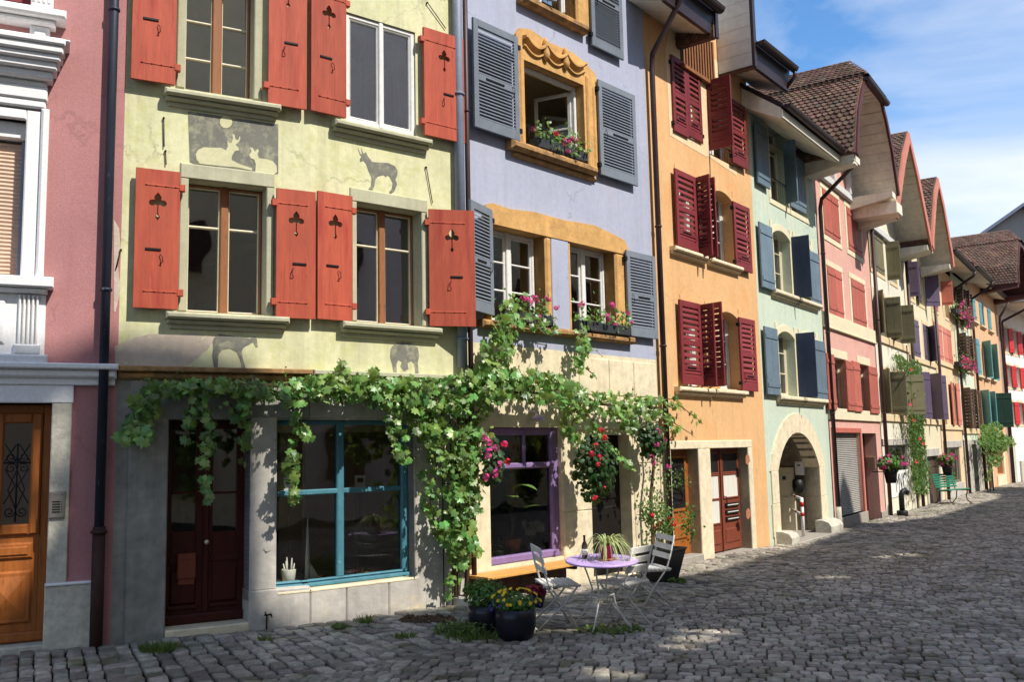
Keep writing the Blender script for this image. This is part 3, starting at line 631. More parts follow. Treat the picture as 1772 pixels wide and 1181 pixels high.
def hood(par, S, uc, prof, d, back, barge, bw=.16, soff=None, tilemat=None, bt=.05, gable=None, boards=9, jerk=0, wallmat=None, boxes=True):
    """projecting gable roof: prof is the right half outline from eave to top, (du, z)"""
    left = [(uc - x, z) for x, z in prof]; right = [(uc + x, z) for x, z in reversed(prof)]
    if prof[-1][0] < 1e-6: right = right[1:]
    line = left + right                                     # from left eave over the top to the right eave
    mb = MB(); T = .1
    def off(i, h):
        p = line[i]; a = line[max(i - 1, 0)]; b = line[min(i + 1, len(line) - 1)]; v = Vector((b[0] - a[0], b[1] - a[1])).normalized(); return (p[0] - v.y * h, p[1] + v.x * h)
    up = [off(i, T) for i in range(len(line))]
    for i in range(len(line) - 1):
        a, b, a2, b2 = line[i], line[i + 1], up[i], up[i + 1]
        mb.hexa([S.P(a[0], d, a[1]), S.P(b[0], d, b[1]), S.P(b[0], -back, b[1]), S.P(a[0], -back, a[1]), S.P(a2[0], d, a2[1]), S.P(b2[0], d, b2[1]), S.P(b2[0], -back, b2[1]), S.P(a2[0], -back, a2[1])])
    def slope(chain, flip):
        L = [0]
        for p, q in zip(chain, chain[1:]): L.append(L[-1] + math.hypot(q[0] - p[0], q[1] - p[1]))
        def fn(s, t, h):
            s = min(max(s, 0), L[-1] - 1e-4); i = next(k for k in range(len(L) - 1) if s <= L[k + 1] + 1e-6); f = (s - L[i]) / (L[i + 1] - L[i]); p, q = chain[i], chain[i + 1]
            v = Vector((q[0] - p[0], q[1] - p[1])).normalized(); nx, nz = (-v.y, v.x) if not flip else (v.y, -v.x)
            return S.P(p[0] + (q[0] - p[0]) * f + nx * h, d - t, p[1] + (q[1] - p[1]) * f + nz * h)
        return fn, L[-1]
    k = len(prof)
    fn, L = slope(up[:k], False); tiles(mb, fn, L, d + back)
    fn, L = slope(list(reversed(up[-k:])), True); tiles(mb, fn, L, min(2.5, d + back))
    if jerk:   # half hip above the flat top
        (ua, za), (ub, zb) = up[k - 1], up[k]; um = (ua + ub) / 2; zr = za + jerk; dr = d - jerk * .8
        rid = [S.P(um, dr, zr), S.P(um, -back, zr)]
        mb.add([S.P(ua - .1, d + .12, za - .02), S.P(ub + .1, d + .12, zb - .02), rid[0]], [(0, 1, 2)]); mb.quad(S.P(ua - .1, d + .12, za - .02), rid[0], rid[1], S.P(ua - .1, -back, za - .02)); mb.quad(S.P(ub + .1, d + .12, zb - .02), rid[0], rid[1], S.P(ub + .1, -back, zb - .02))
        f2 = lambda s, t, h: Vector(S.P(ua - .1, d + .12, za - .02)).lerp(S.P(um, dr, zr), s / 1.) + (S.P(0, -1, 0) - S.P(0, 0, 0)) * t + Vector((0, 0, h))
        sl = math.hypot(um - ua + .1, jerk)
        f3 = lambda s, t, h: S.P(ua - .1 + (um - ua + .1) * s / sl, d + .1 - .8 * jerk * s / sl - t, za + jerk * s / sl + h); tiles(mb, f3, sl, d + back - .3)
    o = mb.build('roof', tilemat or M['tile'], par)
    # boarded soffit following the outline
    sf = MB(); inn = [off(i, -.035) for i in range(len(line))]
    for i in range(len(line) - 1):
        a, b = inn[i], inn[i + 1]; L = math.hypot(b[0] - a[0], b[1] - a[1]); nb = max(1, round(L / .26))
        for j in range(nb):
            f0, f1 = j / nb, (j + 1) / nb - .035 / L; p = (a[0] + (b[0] - a[0]) * f0, a[1] + (b[1] - a[1]) * f0); q = (a[0] + (b[0] - a[0]) * f1, a[1] + (b[1] - a[1]) * f1)
            sf.hexa([S.P(p[0], -.02, p[1]), S.P(p[0], d - .03, p[1]), S.P(q[0], d - .03, q[1]), S.P(q[0], -.02, q[1]), S.P(p[0] * .995 + uc * .005, -.02, p[1] + .03), S.P(p[0] * .995 + uc * .005, d - .03, p[1] + .03), S.P(q[0] * .995 + uc * .005, d - .03, q[1] + .03), S.P(q[0] * .995 + uc * .005, -.02, q[1] + .03)])
    # eave boxes at both feet
    for sgn, (ex, ez) in ((-1, line[0]), (1, line[-1])) if boxes else ():
        x0, x1 = (ex - .02, ex + .5) if sgn < 0 else (ex - .5, ex + .02)
        sf.hexa([S.P(x0, 0, ez - .30), S.P(x0, d - .04, ez - .12), S.P(x1, d - .04, ez - .12), S.P(x1, 0, ez - .30), S.P(x0, 0, ez + .02), S.P(x0, d - .04, ez + .02), S.P(x1, d - .04, ez + .02), S.P(x1, 0, ez + .02)])
    sf.build('soffit', soff or M['soffit'], o)
    # barge boards
    bg_ = MB(); ino = [off(i, -bw) for i in range(len(line))]; o2 = [off(i, .06) for i in range(len(line))]
    for i in range(len(line) - 1):
        q = [S.P(*pp) for pp in ((ino[i][0], d - .01, ino[i][1]), (ino[i + 1][0], d - .01, ino[i + 1][1]), (o2[i + 1][0], d - .01, o2[i + 1][1]), (o2[i][0], d - .01, o2[i][1]))]
        q2 = [v + S.n * bt for v in q]; bg_.hexa([q[0], q[1], q[2], q[3], q2[0], q2[1], q2[2], q2[3]])
    bg_.build('barge_board', barge, o)
    # gable wall closing the space under the hood
    gw = MB(); gw.extr([(x, z) for x, z in line], lambda x, y, s: S.P(x, -.03 + .02 * s, y)); gw.build('gable_wall', wallmat or M['soffit'], par)
    return o
def beamline(mb, S, u0, u1, d, z, h, t): mb.bbox(S, u0, u1, d, d + t, z, z + h, .01)
def room(par, S, u0, u1, z0, z1, depth, mat, d0=-.24):
    mb = MB(); a, b = u0, u1
    P = lambda u, d, z: S.P(u, d, z)
    mb.quad(P(a, d0, z0), P(b, d0, z0), P(b, -depth, z0), P(a, -depth, z0)); mb.quad(P(a, d0, z1), P(b, d0, z1), P(b, -depth, z1), P(a, -depth, z1))
    mb.quad(P(a, -depth, z0), P(b, -depth, z0), P(b, -depth, z1), P(a, -depth, z1)); mb.quad(P(a, d0, z0), P(a, -depth, z0), P(a, -depth, z1), P(a, d0, z1)); mb.quad(P(b, d0, z0), P(b, -depth, z0), P(b, -depth, z1), P(b, d0, z1))
    return mb.build('room_wall', mat, par)

# ---------------------------------------------------------------- foliage helpers
def leafshape(kind):
    if kind == 'grape': return [(0, -.05), (.22, -.28), (.42, -.1), (.34, .06), (.56, .2), (.36, .34), (.3, .5), (.14, .42), (0, .72), (-.14, .42), (-.3, .5), (-.36, .34), (-.56, .2), (-.34, .06), (-.42, -.1), (-.22, -.28)]
    if kind == 'round': return [(0, -.4), (.3, -.25), (.42, .05), (.28, .35), (0, .45), (-.28, .35), (-.42, .05), (-.3, -.25)]
    return [(0, -.5), (.14, -.2), (.17, .1), (.1, .35), (0, .6), (-.1, .35), (-.17, .1), (-.14, -.2)]
LSH = {k: leafshape(k) for k in ('grape', 'round', 'long')}
def leaf(mb, p, nrm, tip, s, kind='grape', fold=.12):
    n = Vector(nrm).normalized(); t = Vector(tip); t = (t - n * t.dot(n)); t = t.normalized() if t.length > 1e-4 else n.orthogonal().normalized(); b = n.cross(t)
    sh = LSH[kind]; p = Vector(p)
    vs = [p + b * (x * s) + t * (y * s) - n * (abs(x) * fold * s * 2 + y * y * .25 * s) for x, y in sh]; c = p + t * (.1 * s)
    k = len(sh); vs.append(c); mb.add(vs, [(i, (i + 1) % k, k) for i in range(k)], False)
def rv(a=1.): return Vector((random.gauss(0, a), random.gauss(0, a), random.gauss(0, a)))
def clump(mb, c, rad, n, s, kind='grape', out=(0, 0, 0), hang=.6, vary=.35, up=.35):
    c = Vector(c); out = Vector(out)
    for _ in range(n):
        q = rv(1); q = q.normalized() * (random.random() ** .45); p = c + Vector((q.x * rad[0], q.y * rad[1], q.z * rad[2]))
        nr = out * .9 + q * .8 + rv(.35) + Vector((0, 0, up)); tp = Vector((0, 0, -hang)) + rv(.5)
        leaf(mb, p, nr, tp, s * random.uniform(1 - vary, 1 + vary), kind)
def flower(mb, p, s, nrm=(0, -1, .3), n=5):
    nrm = Vector(nrm).normalized(); a = nrm.orthogonal().normalized(); b = nrm.cross(a); p = Vector(p)
    for k in range(n):
        an = 2 * math.pi * k / n + random.random() * .3; d = a * math.cos(an) + b * math.sin(an); e = nrm.cross(d)
        mb.add([p, p + d * s * .5 + e * s * .32 + nrm * s * .1, p + d * s + nrm * s * .15, p + d * s * .5 - e * s * .32 + nrm * s * .1], [(0, 1, 2, 3)])
def bloom(mb, p, r, n=14, s=.022):
    for _ in range(n):
        q = rv(1).normalized(); flower(mb, Vector(p) + q * r, s * random.uniform(.7, 1.2), q)

# ================================================================ HOUSE 1: rose house at the left edge
def base(S, u=0): p = S.P(u, 0, 0); return (p.x, p.y, gz(p.x, p.y))
S = ROSE; L = S.L
h = thing('rose_house', base(S, L - 3), 'rose pink rendered house with white window surrounds, cut off by the left edge', 'house')
ua = S.uz(-330, 900)[0]
door = S.R(-95, 85, 698, 1117); win = (S.uz(-95, 350)[0], S.uz(40, 350)[0], S.uz(10, 480)[1], S.uz(10, 205)[1])
upw = (win[0], win[1], S.uz(0, 12)[1], S.uz(0, 12)[1] + 1.4)
facade(h, S, L - 5.5, L, -.3, 10.8, [(*door[:2], -.3, door[3]), win, upw], .3, M['rose'])
shell(h, S, S, L, 10.8, M['rose'], 5, (2.65, 5.45, 8.2))
zc0, zc1 = S.uz(100, 655)[1], S.uz(100, 634)[1]
mb = MB(); mb.bbox(S, L - 5.5, L - .02, -.01, .05, zc0 - .07, zc0 + .02, .01); mb.bbox(S, L - 5.5, L - .01, -.01, .10, zc0, zc0 + .08, .02); mb.bbox(S, L - 5.5, L, -.01, .15, zc0 + .08, zc1 + .02, .012); mb.build('cornice', M['wstone'], h)
# door surround and base
uj0, uj1 = S.uz(85, 850)[0], S.uz(120, 850)[0]; zb = S.uz(120, 1012)[1]
mb = MB(); mb.bbox(S, uj0, uj1, -.28, .03, zb, door[3], .008); mb.bbox(S, door[0] - .2, door[0], -.28, .03, -.3, door[3], .008); mb.build('door_surround', M['jstone'], h)
mb = MB(); mb.bbox(S, door[0] - .2, uj1 + .01, -.28, .035, door[3], zc0 - .07, .008); mb.build('lintel', M['wstone'], h)
mb = MB(); mb.bbox(S, uj0 - .01, L - .13, -.28, .06, -.3, zb, .012); mb.bbox(S, door[0], door[1], -.6, .02, -.3, .04, .01); mb.build('plinth', M['jstone'], h)
mb = MB(); mb.bbox(S, uj0 - .01, L - .13, -.02, .075, zb, zb + .025, .008); mb.build('plinth_ledge', M['wstone'], h)
# door leaf
dz = .05; D = -.2; mb = MB(); a, b = door[0], door[1]; g = S.R(5, 53, 733, 908, D)
mb.bbox(S, a, g[0] - .09, D - .06, D, .04, door[3]); mb.bbox(S, g[1] + .09, b, D - .06, D, .04, door[3]); mb.bbox(S, g[0] - .1, g[1] + .1, D - .06, D - .001, g[3] + .03, door[3]); mb.bbox(S, g[0] - .1, g[1] + .1, D - .06, D - .001, .04, g[2] - .03)
for u0, u1, z0, z1 in ((g[0] - .09, g[0], g[2] - .1, g[3] + .1), (g[1], g[1] + .09, g[2] - .1, g[3] + .1), (g[0], g[1], g[2] - .1, g[2]), (g[0], g[1], g[3], g[3] + .1)): mb.bbox(S, u0, u1, D, D + .035, z0, z1, .015)
p1 = S.R(-40, 57, 941, 970, D); mb.bbox(S, p1[0], p1[1], D, D + .025, p1[2], p1[3], .02); mb.bbox(S, p1[0] + .04, p1[1] - .04, D + .02, D + .04, p1[2] + .035, p1[3] - .035, .012)
p2 = S.R(-32, 54, 990, 1082, D); mb.bbox(S, p2[0], p2[1], D, D + .025, p2[2], p2[3], .02)
c = ((p2[0] + p2[1]) / 2, (p2[2] + p2[3]) / 2); q = [S.P(x, D + .026, y) for x, y in ((p2[0] + .05, p2[2] + .05), (p2[1] - .05, p2[2] + .05), (p2[1] - .05, p2[3] - .05), (p2[0] + .05, p2[3] - .05))] + [S.P(c[0], D + .07, c[1])]
mb.add(q, [(0, 1, 4), (1, 2, 4), (2, 3, 4), (3, 0, 4)]); mb.bbox(S, a, b, D, D + .04, .05, .14, .015)
do = mb.build('door', M['doororange'], h)
mb = MB(); mb.quad(S.P(g[0], D - .03, g[2]), S.P(g[1], D - .03, g[2]), S.P(g[1], D - .03, g[3]), S.P(g[0], D - .03, g[3])); mb.build('pane', M['glass'], do)
# wrought-iron grille of scrolls
mb = MB(); gc = (g[0] + g[1]) / 2; gw = (g[1] - g[0]) / 2; gh = g[3] - g[2]; r = .0055; DD = D - .005
T = lambda pts, rr=r: mb.tube([S.P(x, DD, z) for x, z in pts], rr, 5)
T([(gc, g[2] + .02), (gc, g[2] + gh * .8)], .008)
def spiral(cx, cz, r0, a0, turns, sg):
    return [(cx + sg * (r0 * (1 - .75 * i / 22)) * math.cos(R(a0) + 2 * math.pi * turns * i / 22), cz + (r0 * (1 - .75 * i / 22)) * math.sin(R(a0) + 2 * math.pi * turns * i / 22)) for i in range(23)]
for zc in (.12, .55, .66):
    for sg in (-1, 1): T(spiral(gc + sg * gw * .45, g[2] + gh * zc, gw * .42, 180 if zc != .55 else 180, 1.4 if zc != .55 else -1.4, sg))
for sg in (-1, 1):
    T([(gc + sg * gw * .05, g[2] + gh * .16), (gc + sg * gw * .6, g[2] + gh * .34), (gc + sg * gw * .05, g[2] + gh * .52)]); T([(gc + sg * gw * .9, g[2] + gh * .2), (gc + sg * gw * .1, g[2] + gh * .38), (gc + sg * gw * .85, g[2] + gh * .54)])
    T([(gc + sg * gw * .9, g[2] + gh * .62), (gc + sg * gw * .1, g[2] + gh * .79)]); T([(gc + sg * gw * .1, g[2] + gh * .62), (gc + sg * gw * .9, g[2] + gh * .79)])
T([(gc - gw, g[2] + gh * .605), (gc + gw, g[2] + gh * .605)], .009); mb.build('grille', M['iron'], do)
# intercom
k = S.R(84, 113, 851, 898, .03); mb = MB(); mb.bbox(S, k[0], k[1], .02, .055, k[2], k[3], .006); mb.bbox(S, k[0] + .012, k[1] - .012, .055, .06, k[2] + .012, k[3] - .012, .003); it = mb.build('intercom', M['plate'], h)
mb = MB()
for i in range(5): z = k[2] + .055 + i * .024; mb.box(S, k[0] + .03, k[1] - .045, .06, .0625, z, z + .013); mb.lathe(S.P(k[1] - .03, .06, z + .006), [(.005, 0), (.004, .004)], 8, up=S.n)
mb.lathe(S.P(k[1] - .03, .06, k[3] - .03), [(.005, 0), (.004, .003)], 8, up=S.n); mb.build('call_button', M['vent'], it)
# window with heavy white surround
a, b, c, e = win; mb = MB(); ub = S.uz(80, 350, .06)[0]
mb.bbox(S, b, b + .13, -.28, .05, c, e + .1, .012); mb.bbox(S, b + .13, ub, -.01, .09, c, e + .12, .02); mb.bbox(S, a - .3, a, -.28, .09, c, e + .12, .02); mb.bbox(S, a, b, -.2, .05, e, e + .1, .01)
z = e + .12
zt = S.uz(60, 84)[1]; steps = [(.06, .03), (.10, .05), (.05, .04), (.06, .13), (.06, .19), (.05, .24), (.06, .28), (.05, .31)]
tot = sum(x for x, _ in steps); sc_ = (zt - z) / tot
for hh, dd in steps: mb.bbox(S, a - .3 - dd * .3, ub - .05 + dd * .55, -.01, dd + .05, z, z + hh * sc_ + .002, .014); z += hh * sc_
mb.bbox(S, a - .3, ub + .16, -.01, .3, z, z + .02, .008)
z2 = S.uz(60, 50)[1]; mb.bbox(S, ub - .2, ub - .02, -.01, .10, z, z2, .012); mb.bbox(S, ub - .16, ub - .06, .10, .12, z + .06, z2 - .06, .008)
z3 = S.uz(60, 26)[1]; mb.bbox(S, a - .3, ub + .03, -.01, .16, z2, z2 + (z3 - z2) * .4, .02); mb.bbox(S, a - .3, ub + .12, -.01, .24, z2 + (z3 - z2) * .4, z3, .02); mb.bbox(S, ub - .2, ub - .0, -.01, .10, z3, z3 + 1.6, .012)
for i in range(4): mb.bbox(S, ub - .185 + i * .045, ub - .16 + i * .045, .1, .112, z3 + .1, z3 + 1.5, .004)
mb.build('window_surround', M['wstone'], h)
mb = MB(); s0 = S.uz(60, 498, .12)[1]; s1 = S.uz(60, 480, .12)[1]; us = S.uz(93, 488, .14)[0]
mb.bbox(S, a - .4, us, -.2, .18, s0, s1, .012); mb.bbox(S, a - .35, us - .05, -.01, .13, s0 - .05, s0, .02)
zb0 = S.uz(60, 634)[1]; f0, f1 = S.R(30, 68, 505, 592)[:2]
mb.bbox(S, a - .3, us - .06, -.01, .05, zb0, s0 - .05, .01)
for i in range(5): x = f0 + (f1 - f0) * i / 5; mb.bbox(S, x + .008, x + (f1 - f0) / 5 - .008, .05, .085, zb0 + .2, s0 - .07, .008)
mb.bbox(S, f0 - .02, f1 + .02, .05, .10, zb0 + .1, zb0 + .2, .015); mb.bbox(S, a - .3, us - .03, -.01, .12, zb0, zb0 + .1, .015); mb.bbox(S, a, f0 - .1, .05, .075, zb0 + .2, s0 - .12, .02); mb.bbox(S, a + .1, f0 - .17, .075, .09, zb0 + .27, s0 - .19, .012)
mb.build('sill', M['wstone'], h)
mb = MB(); bx = S.uz(42, 225, -.1)[0]; mb.bbox(S, a, b, -.26, -.06, e - .17, e, .01); mb.build('blind_box', M['wstone'], h)
mb = MB(); n = 34
for i in range(n):
    z0 = c + (e - .2 - c) * i / n; z1 = c + (e - .2 - c) * (i + 1) / n; mb.add([S.P(a, -.16, z0), S.P(b - .03, -.16, z0), S.P(b - .03, -.148, (z0 + z1) / 2), S.P(a, -.148, (z0 + z1) / 2), S.P(b - .03, -.16, z1), S.P(a, -.16, z1)], [(0, 1, 2, 3), (3, 2, 4, 5)])
mb.build('roller_blind', M['blind'], h)
mb = MB(); mb.bbox(S, b - .035, b, -.2, -.1, c, e, .005); mb.build('blind_rail', M['greypipe'], h)
a2, b2, c2, e2 = upw; mb = MB()
for i in range(6): mb.box(S, a2, b2, -.12, -.08, c2 + .02 + i * .1, c2 + .07 + i * .1)
mb.build('shutter', M['winesh'], h)
roof(h, S, S, L, 10.9, .5, 3.5, 5, u0=L - 5.5)
zt = 10.8; up_ = L - .13; P0 = lambda z, d=.09: S.P(up_, d, z)
pipe(h, [P0(zt), P0(1.1)], .046, M['pipe'], (6.3, 3.4, .95)); pipe(h, [P0(1.1), P0(-.2)], .06, M['rust'], (1.05,), name='cast_iron_pipe_foot')

# ================================================================ HOUSE 2: pale green house with red shutters
h = thing('green_house', base(G1, 1), 'lime green house with brick red clover-cut shutters and painted chamois on its wall', 'house')
W11 = G1.R(324, 460, 317, 543); W21 = (*G1.R(320, 439, 40, 160)[:2], G1.uz(380, 163)[1], 7.0)
W12 = G2.R(616.5, 729, 359, 561); w22 = G2.R(599, 719, 38, 222)
door = (*G1.R(289, 432, 850, 900)[:2], -.2, G1.uz(360, 724)[1]); shopw = (G1.uz(478, 870)[0], G2.uz(716, 870)[0], G2.uz(640, 1008)[1], G2.uz(600, 727)[1])
zc = G2.uz(760, 655)[1]
facade(h, G1, 0, G1.L, zc, 10.5, [W11, W21], .24, M['green'], reveal=M['greengrey']); facade(h, G2, 0, G2.L, zc, 10.5, [W12, (*w22[:3], w22[3])], .24, M['green'], reveal=M['greengrey'])
facade(h, G1, 0, G1.L, -.3, zc, [door, (shopw[0], 9, shopw[2], shopw[3])], .28, M['gstone'], name='shopfront_wall')
facade(h, G2, 0, G2.L, -.3, zc, [(-9, shopw[1], shopw[2], shopw[3])], .28, M['lstone'], name='shopfront_wall')
shell(h, G1, G2, G2.L, 10.5, M['green'], 6, (2.55, 4.95, 7.4))
roof(h, G1, G2, G2.L, 10.6, .5, 3.5, 5)
for S_, a, b in ((G1, 0, G1.L), (G2, 0, G2.L)):
    mb = MB(); mb.bbox(S_, a, b, -.01, .13, zc - .02, zc + .035, .01); mb.bbox(S_, a, b, -.01, .07, zc - .09, zc - .02, .02); mb.build('cornice', M['ydirt'] if S_ is G1 else M['greengrey'], h)
for S_, w in ((G1, W11), (G1, W21), (G2, W12)):
    surround(h, S_, w, .085, .022, M['greengrey'], wt=.16)
for S_, w in ((G1, W11), (G2, W12)):
    window(h, S_, w, .2, M['wood'], True, (.68,), fw=.028, mw=.085, sash=M['cream_f'], lw=.016, gl=M['glassdim'])
window(h, G1, W21, .2, M['wood'], True, (.3, .62), fw=.028, mw=.1, gl=M['glassblue'], sash=M['cream_f'], lw=.012)
wo = window(h, G2, w22, .04, M['white'], True, (), fw=.055, mw=.06, lw=.02, gl=M['glassblue']); window(h, G2, (w22[0] + .05, w22[1] - .05, w22[2], w22[3]), .3, M['wood'], True, (.33, .7), fw=.05, mw=.08)
for S_, xl, xr, yt in ((G1, 287.5, 501.6, 545), (G1, 285, 487, 167), (G2, 594, 766, 563), (G2, 580.6, 748.5, 225)):
    z = S_.uz((xl + xr) / 2, yt, .1)[1]; sill(h, S_, S_.uz(xl, yt, .12)[0], S_.uz(xr, yt, .12)[0], z, .14, .065, M['greengrey'] , low=.05)
for S_, xl, xr, yt, yb, hg in ((G1, 232.6, 310, 293.5, 534, 'R'), (G1, 478, 546, 329, 551, 'L'), (G2, 549.5, 610, 335, 554, 'R'), (G1, 229.5, 306, -110, 141, 'R'), (G1, 465, 531, -75, 184.5, 'L'), (G2, 538.5, 599, -30, 197, 'R'), (G2, 734, 803, 57, 240, 'L')):
    sflat(h, S_, xl, xr, yt, yb, hg, style='clover', mat=M['redsh'], off=.07)
uh = G2.uz(742, 458, .05)[0]; z1, z0 = G2.uz(742, 363, .05)[1], G2.uz(742, 565, .05)[1]
shutter(h, G2, uh, .56, z0, z1, 1, 24, 'clover', M['redsh'], .05)
# painted animals
def figure(S_, pts, fn, mat, parent, name='painted_chamois', t=.003, off=.0):
    mb = MB(); P = [S_.uz(*fn(x, y)) for x, y in pts]
    mb.extr(P, lambda x, y, s: S_.P(x, off + .001 + t * s, y)); return mb.build(name, mat, parent)
c5 = lambda x, y: (200 + x / 2.228, 150 + y / 2.228)
ch1 = [(934, 236), (942, 262), (950, 262), (947, 236), (954, 258), (964, 252), (972, 268), (988, 290), (1010, 292), (1050, 294), (1076, 306), (1087, 324), (1085, 345), (1078, 358), (1085, 375), (1074, 405), (1060, 413), (1054, 408), (1064, 395), (1068, 372), (1058, 350), (1050, 342), (1040, 348), (1034, 340), (1010, 346), (1000, 362), (997, 385), (990, 399), (974, 396), (984, 384), (987, 350), (975, 325), (965, 296), (955, 285), (943, 290), (941, 280), (948, 268)]
figure(G2, ch1, c5, M['fig'], h)
# the dark panel with its pale animals
panel = [(279, 95), (627, 145), (627, 335), (600, 338), (540, 330), (300, 297), (286, 290)]
pn = figure(G1, panel, c5, M['fig'], h, 'painted_panel')
figure(G1, [(308, 262), (318, 244), (340, 234), (372, 236), (405, 236), (425, 246), (432, 232), (430, 205), (436, 216), (446, 218), (452, 200), (448, 183), (458, 186), (462, 204), (472, 206), (478, 190), (481, 200), (474, 216), (462, 224), (475, 240), (474, 246), (458, 250), (448, 268), (447, 284), (480, 300), (527, 316), (524, 324), (470, 312), (400, 306), (325, 298), (312, 282)], c5, M['figl'], pn, 'painted_chamois', .003, .004)
figure(G1, [(514, 264), (524, 252), (517, 236), (528, 236), (536, 252), (547, 240), (552, 248), (546, 262), (552, 276), (580, 280), (606, 288), (620, 306), (622, 330), (610, 340), (570, 333), (538, 330), (540, 300), (534, 282), (520, 276)], c5, M['figl'], pn, 'painted_hare', .003, .004)
mo = [(425 + 24 * math.cos(2 * math.pi * i / 20), 137 + 24 * math.sin(2 * math.pi * i / 20)) for i in range(20)]; figure(G1, mo, c5, M['figl'], pn, 'painted_moon', .003, .004)
figure(G1, [(380, 968), (400, 955), (440, 960), (490, 968), (520, 972), (536, 962), (545, 975), (548, 1005), (540, 1005), (530, 985), (515, 995), (495, 1005), (486, 1020), (490, 1050), (502, 1088), (488, 1090), (478, 1050), (468, 1025), (440, 1010), (410, 1015), (396, 1035), (394, 1080), (398, 1088), (380, 1088), (372, 1040), (376, 1010), (374, 985)], c5, M['fig'], h)
figure(G2, [(1060, 1012), (1075, 992), (1110, 985), (1145, 990), (1165, 1008), (1170, 1040), (1164, 1065), (1168, 1108), (1156, 1110), (1152, 1070), (1140, 1058), (1125, 1066), (1128, 1090), (1112, 1098), (1098, 1080), (1104, 1062), (1090, 1054), (1082, 1072), (1084, 1105), (1072, 1108), (1066, 1070), (1058, 1045)], c5, M['fig'], h)
mb = MB(); pq = [G1.uz(*p) for p in ((198, 600), (232, 585), (262, 578), (300, 580), (340, 576), (372, 584), (362, 602), (340, 622), (322, 634), (260, 636), (200, 634))]; mb.extr(pq, lambda x, y, s: G1.P(x, .0005 + .0012 * s, y)); mb.build('plaster_patch', M['peel'], h)
mb = MB(); pq = [G1.uz(*p) for p in ((197, 380), (206, 395), (209, 430), (203, 455), (209, 500), (200, 540), (197, 540))]; mb.extr(pq, lambda x, y, s: G1.P(x, .0005 + .0012 * s, y)); mb.build('plaster_patch', M['peel'], h)
# wall anchors
for S_, p, q in ((G1, (209, 433), (201, 465)), (G1, (283, 205), (283.5, 255)), (G1, (286, 262), (287, 286)), (G2, (736, 290), (747, 352)), (G2, (738, 5), (770, 50))):
    a, b = S_.uz(*p), S_.uz(*q); mb = MB(); mb.tube([S_.P(a[0], .022, a[1]), S_.P(b[0], .018, b[1])], .006, 6); mb.lathe(S_.P(a[0], 0, a[1]), [(.012, 0), (.01, .03)], 6, up=S_.n); mb.build('wall_anchor', M['rust'], h)
# shopfront stonework
mb = MB(); z0, z1 = G1.uz(320, 723)[1], zc - .1
mb.bbox(G1, .12, G1.L, -.26, .02, z1 - .02 - (z1 - z0), z1, .01); mb.bbox(G1, .12, door[0], -.26, .03, -.3, z0 - .005, .012)
mb.build('stone_frame', M['gstone'], h)
zb1 = G1.uz(440, 1023)[1]; mb = MB(); mb.bbox(G1, door[1], shopw[0], -.27, .025, zb1, z0, .01); mb.build('stone_pillar', M['lstone'], h)
mb = MB(); mb.bbox(G2, 0, G2.L, -.26, .02, z0, z1, .01); mb.build('lintel', M['lstone'], h)
mb = MB(); mb.bbox(G2, shopw[1], G2.L - .02, -.27, .022, -.3, z0, .01); mb.build('stone_pillar', M['lstone'], h)
mb = MB(); u_ = [(G1, door[1] - .01, G1.L), (G2, 0, .42), (G2, .425, .95), (G2, .955, 1.36)]
for S_, a, b in u_: mb.bbox(S_, a, b, -.28, .055, -.3, zb1 if S_ is G1 else shopw[2], .014)
mb.bbox(G1, door[1] - .01, shopw[0], -.28, .056, zb1 - .1, zb1 + .002, .01); mb.build('sill_stone', M['lstone'], h)
mb = MB(); mb.bbox(G1, shopw[0], G1.L, -.28, .06, shopw[2] - .03, shopw[2] + .005, .01); mb.bbox(G2, 0, shopw[1], -.28, .06, shopw[2] - .03, shopw[2] + .004, .01); mb.build('sill', M['cstone'], h)
mb = MB(); mb.bbox(G1, door[0], door[1], -.5, .06, -.3, .055, .012); mb.build('threshold', M['cstone'], h)
# dark red double door
D = -.24; a, b, c, e = door; c = .055; mid = G1.uz(356, 900, D)[0]; mb = MB()
for x0, x1, pl, pr in ((a, mid - .004, 298, 340), (mid + .004, b + .06, 369, 410)):
    gl = G1.R(pl, pr, 743, 920, D); mb.bbox(G1, x0, gl[0], D - .05, D, c, e, .006); mb.bbox(G1, gl[1], x1, D - .05, D, c, e, .006); mb.bbox(G1, gl[0], gl[1], D - .05, D - .001, c, gl[2], .006); mb.bbox(G1, gl[0], gl[1], D - .05, D - .001, gl[3], e, .006)
    zm = G1.uz((pl + pr) / 2, 853, D)[1]; mb.bbox(G1, gl[0], gl[1], D - .04, D + .004, zm - .012, zm + .012, .004)
    mb.bbox(G1, gl[0] - .02, gl[1] + .02, D, D + .018, .98 - .32, .98 - .24, .008); mb.bbox(G1, gl[0] - .01, gl[1] + .01, D, D + .022, .25, .60, .02); mb.bbox(G1, gl[0] - .03, gl[1] + .03, D, D + .03, .2, .24, .01)
    pp = MB(); pp.quad(G1.P(gl[0], D - .03, gl[2]), G1.P(gl[1], D - .03, gl[2]), G1.P(gl[1], D - .03, gl[3]), G1.P(gl[0], D - .03, gl[3]))
    if x0 == a: panes = [pp]
    else: panes.append(pp)
mb.bbox(G1, mid - .03, mid + .03, D, D + .03, c + .1, e, .01); mb.bbox(G1, a, b, D - .02, D + .05, c, c + .1, .02)
do = mb.build('door', M['doorred'], h)
for pp in panes: pp.build('pane', M['glass'], do)
mb = MB(); mb.lathe(G1.P(mid + .0, D + .03, G1.uz(357, 938, D)[1]), [(.012, 0), (.012, .02), (.026, .03), (.028, .045), (.018, .055), (.001, .058)], 14, up=G1.n); mb.build('handle', M['brass'], do)
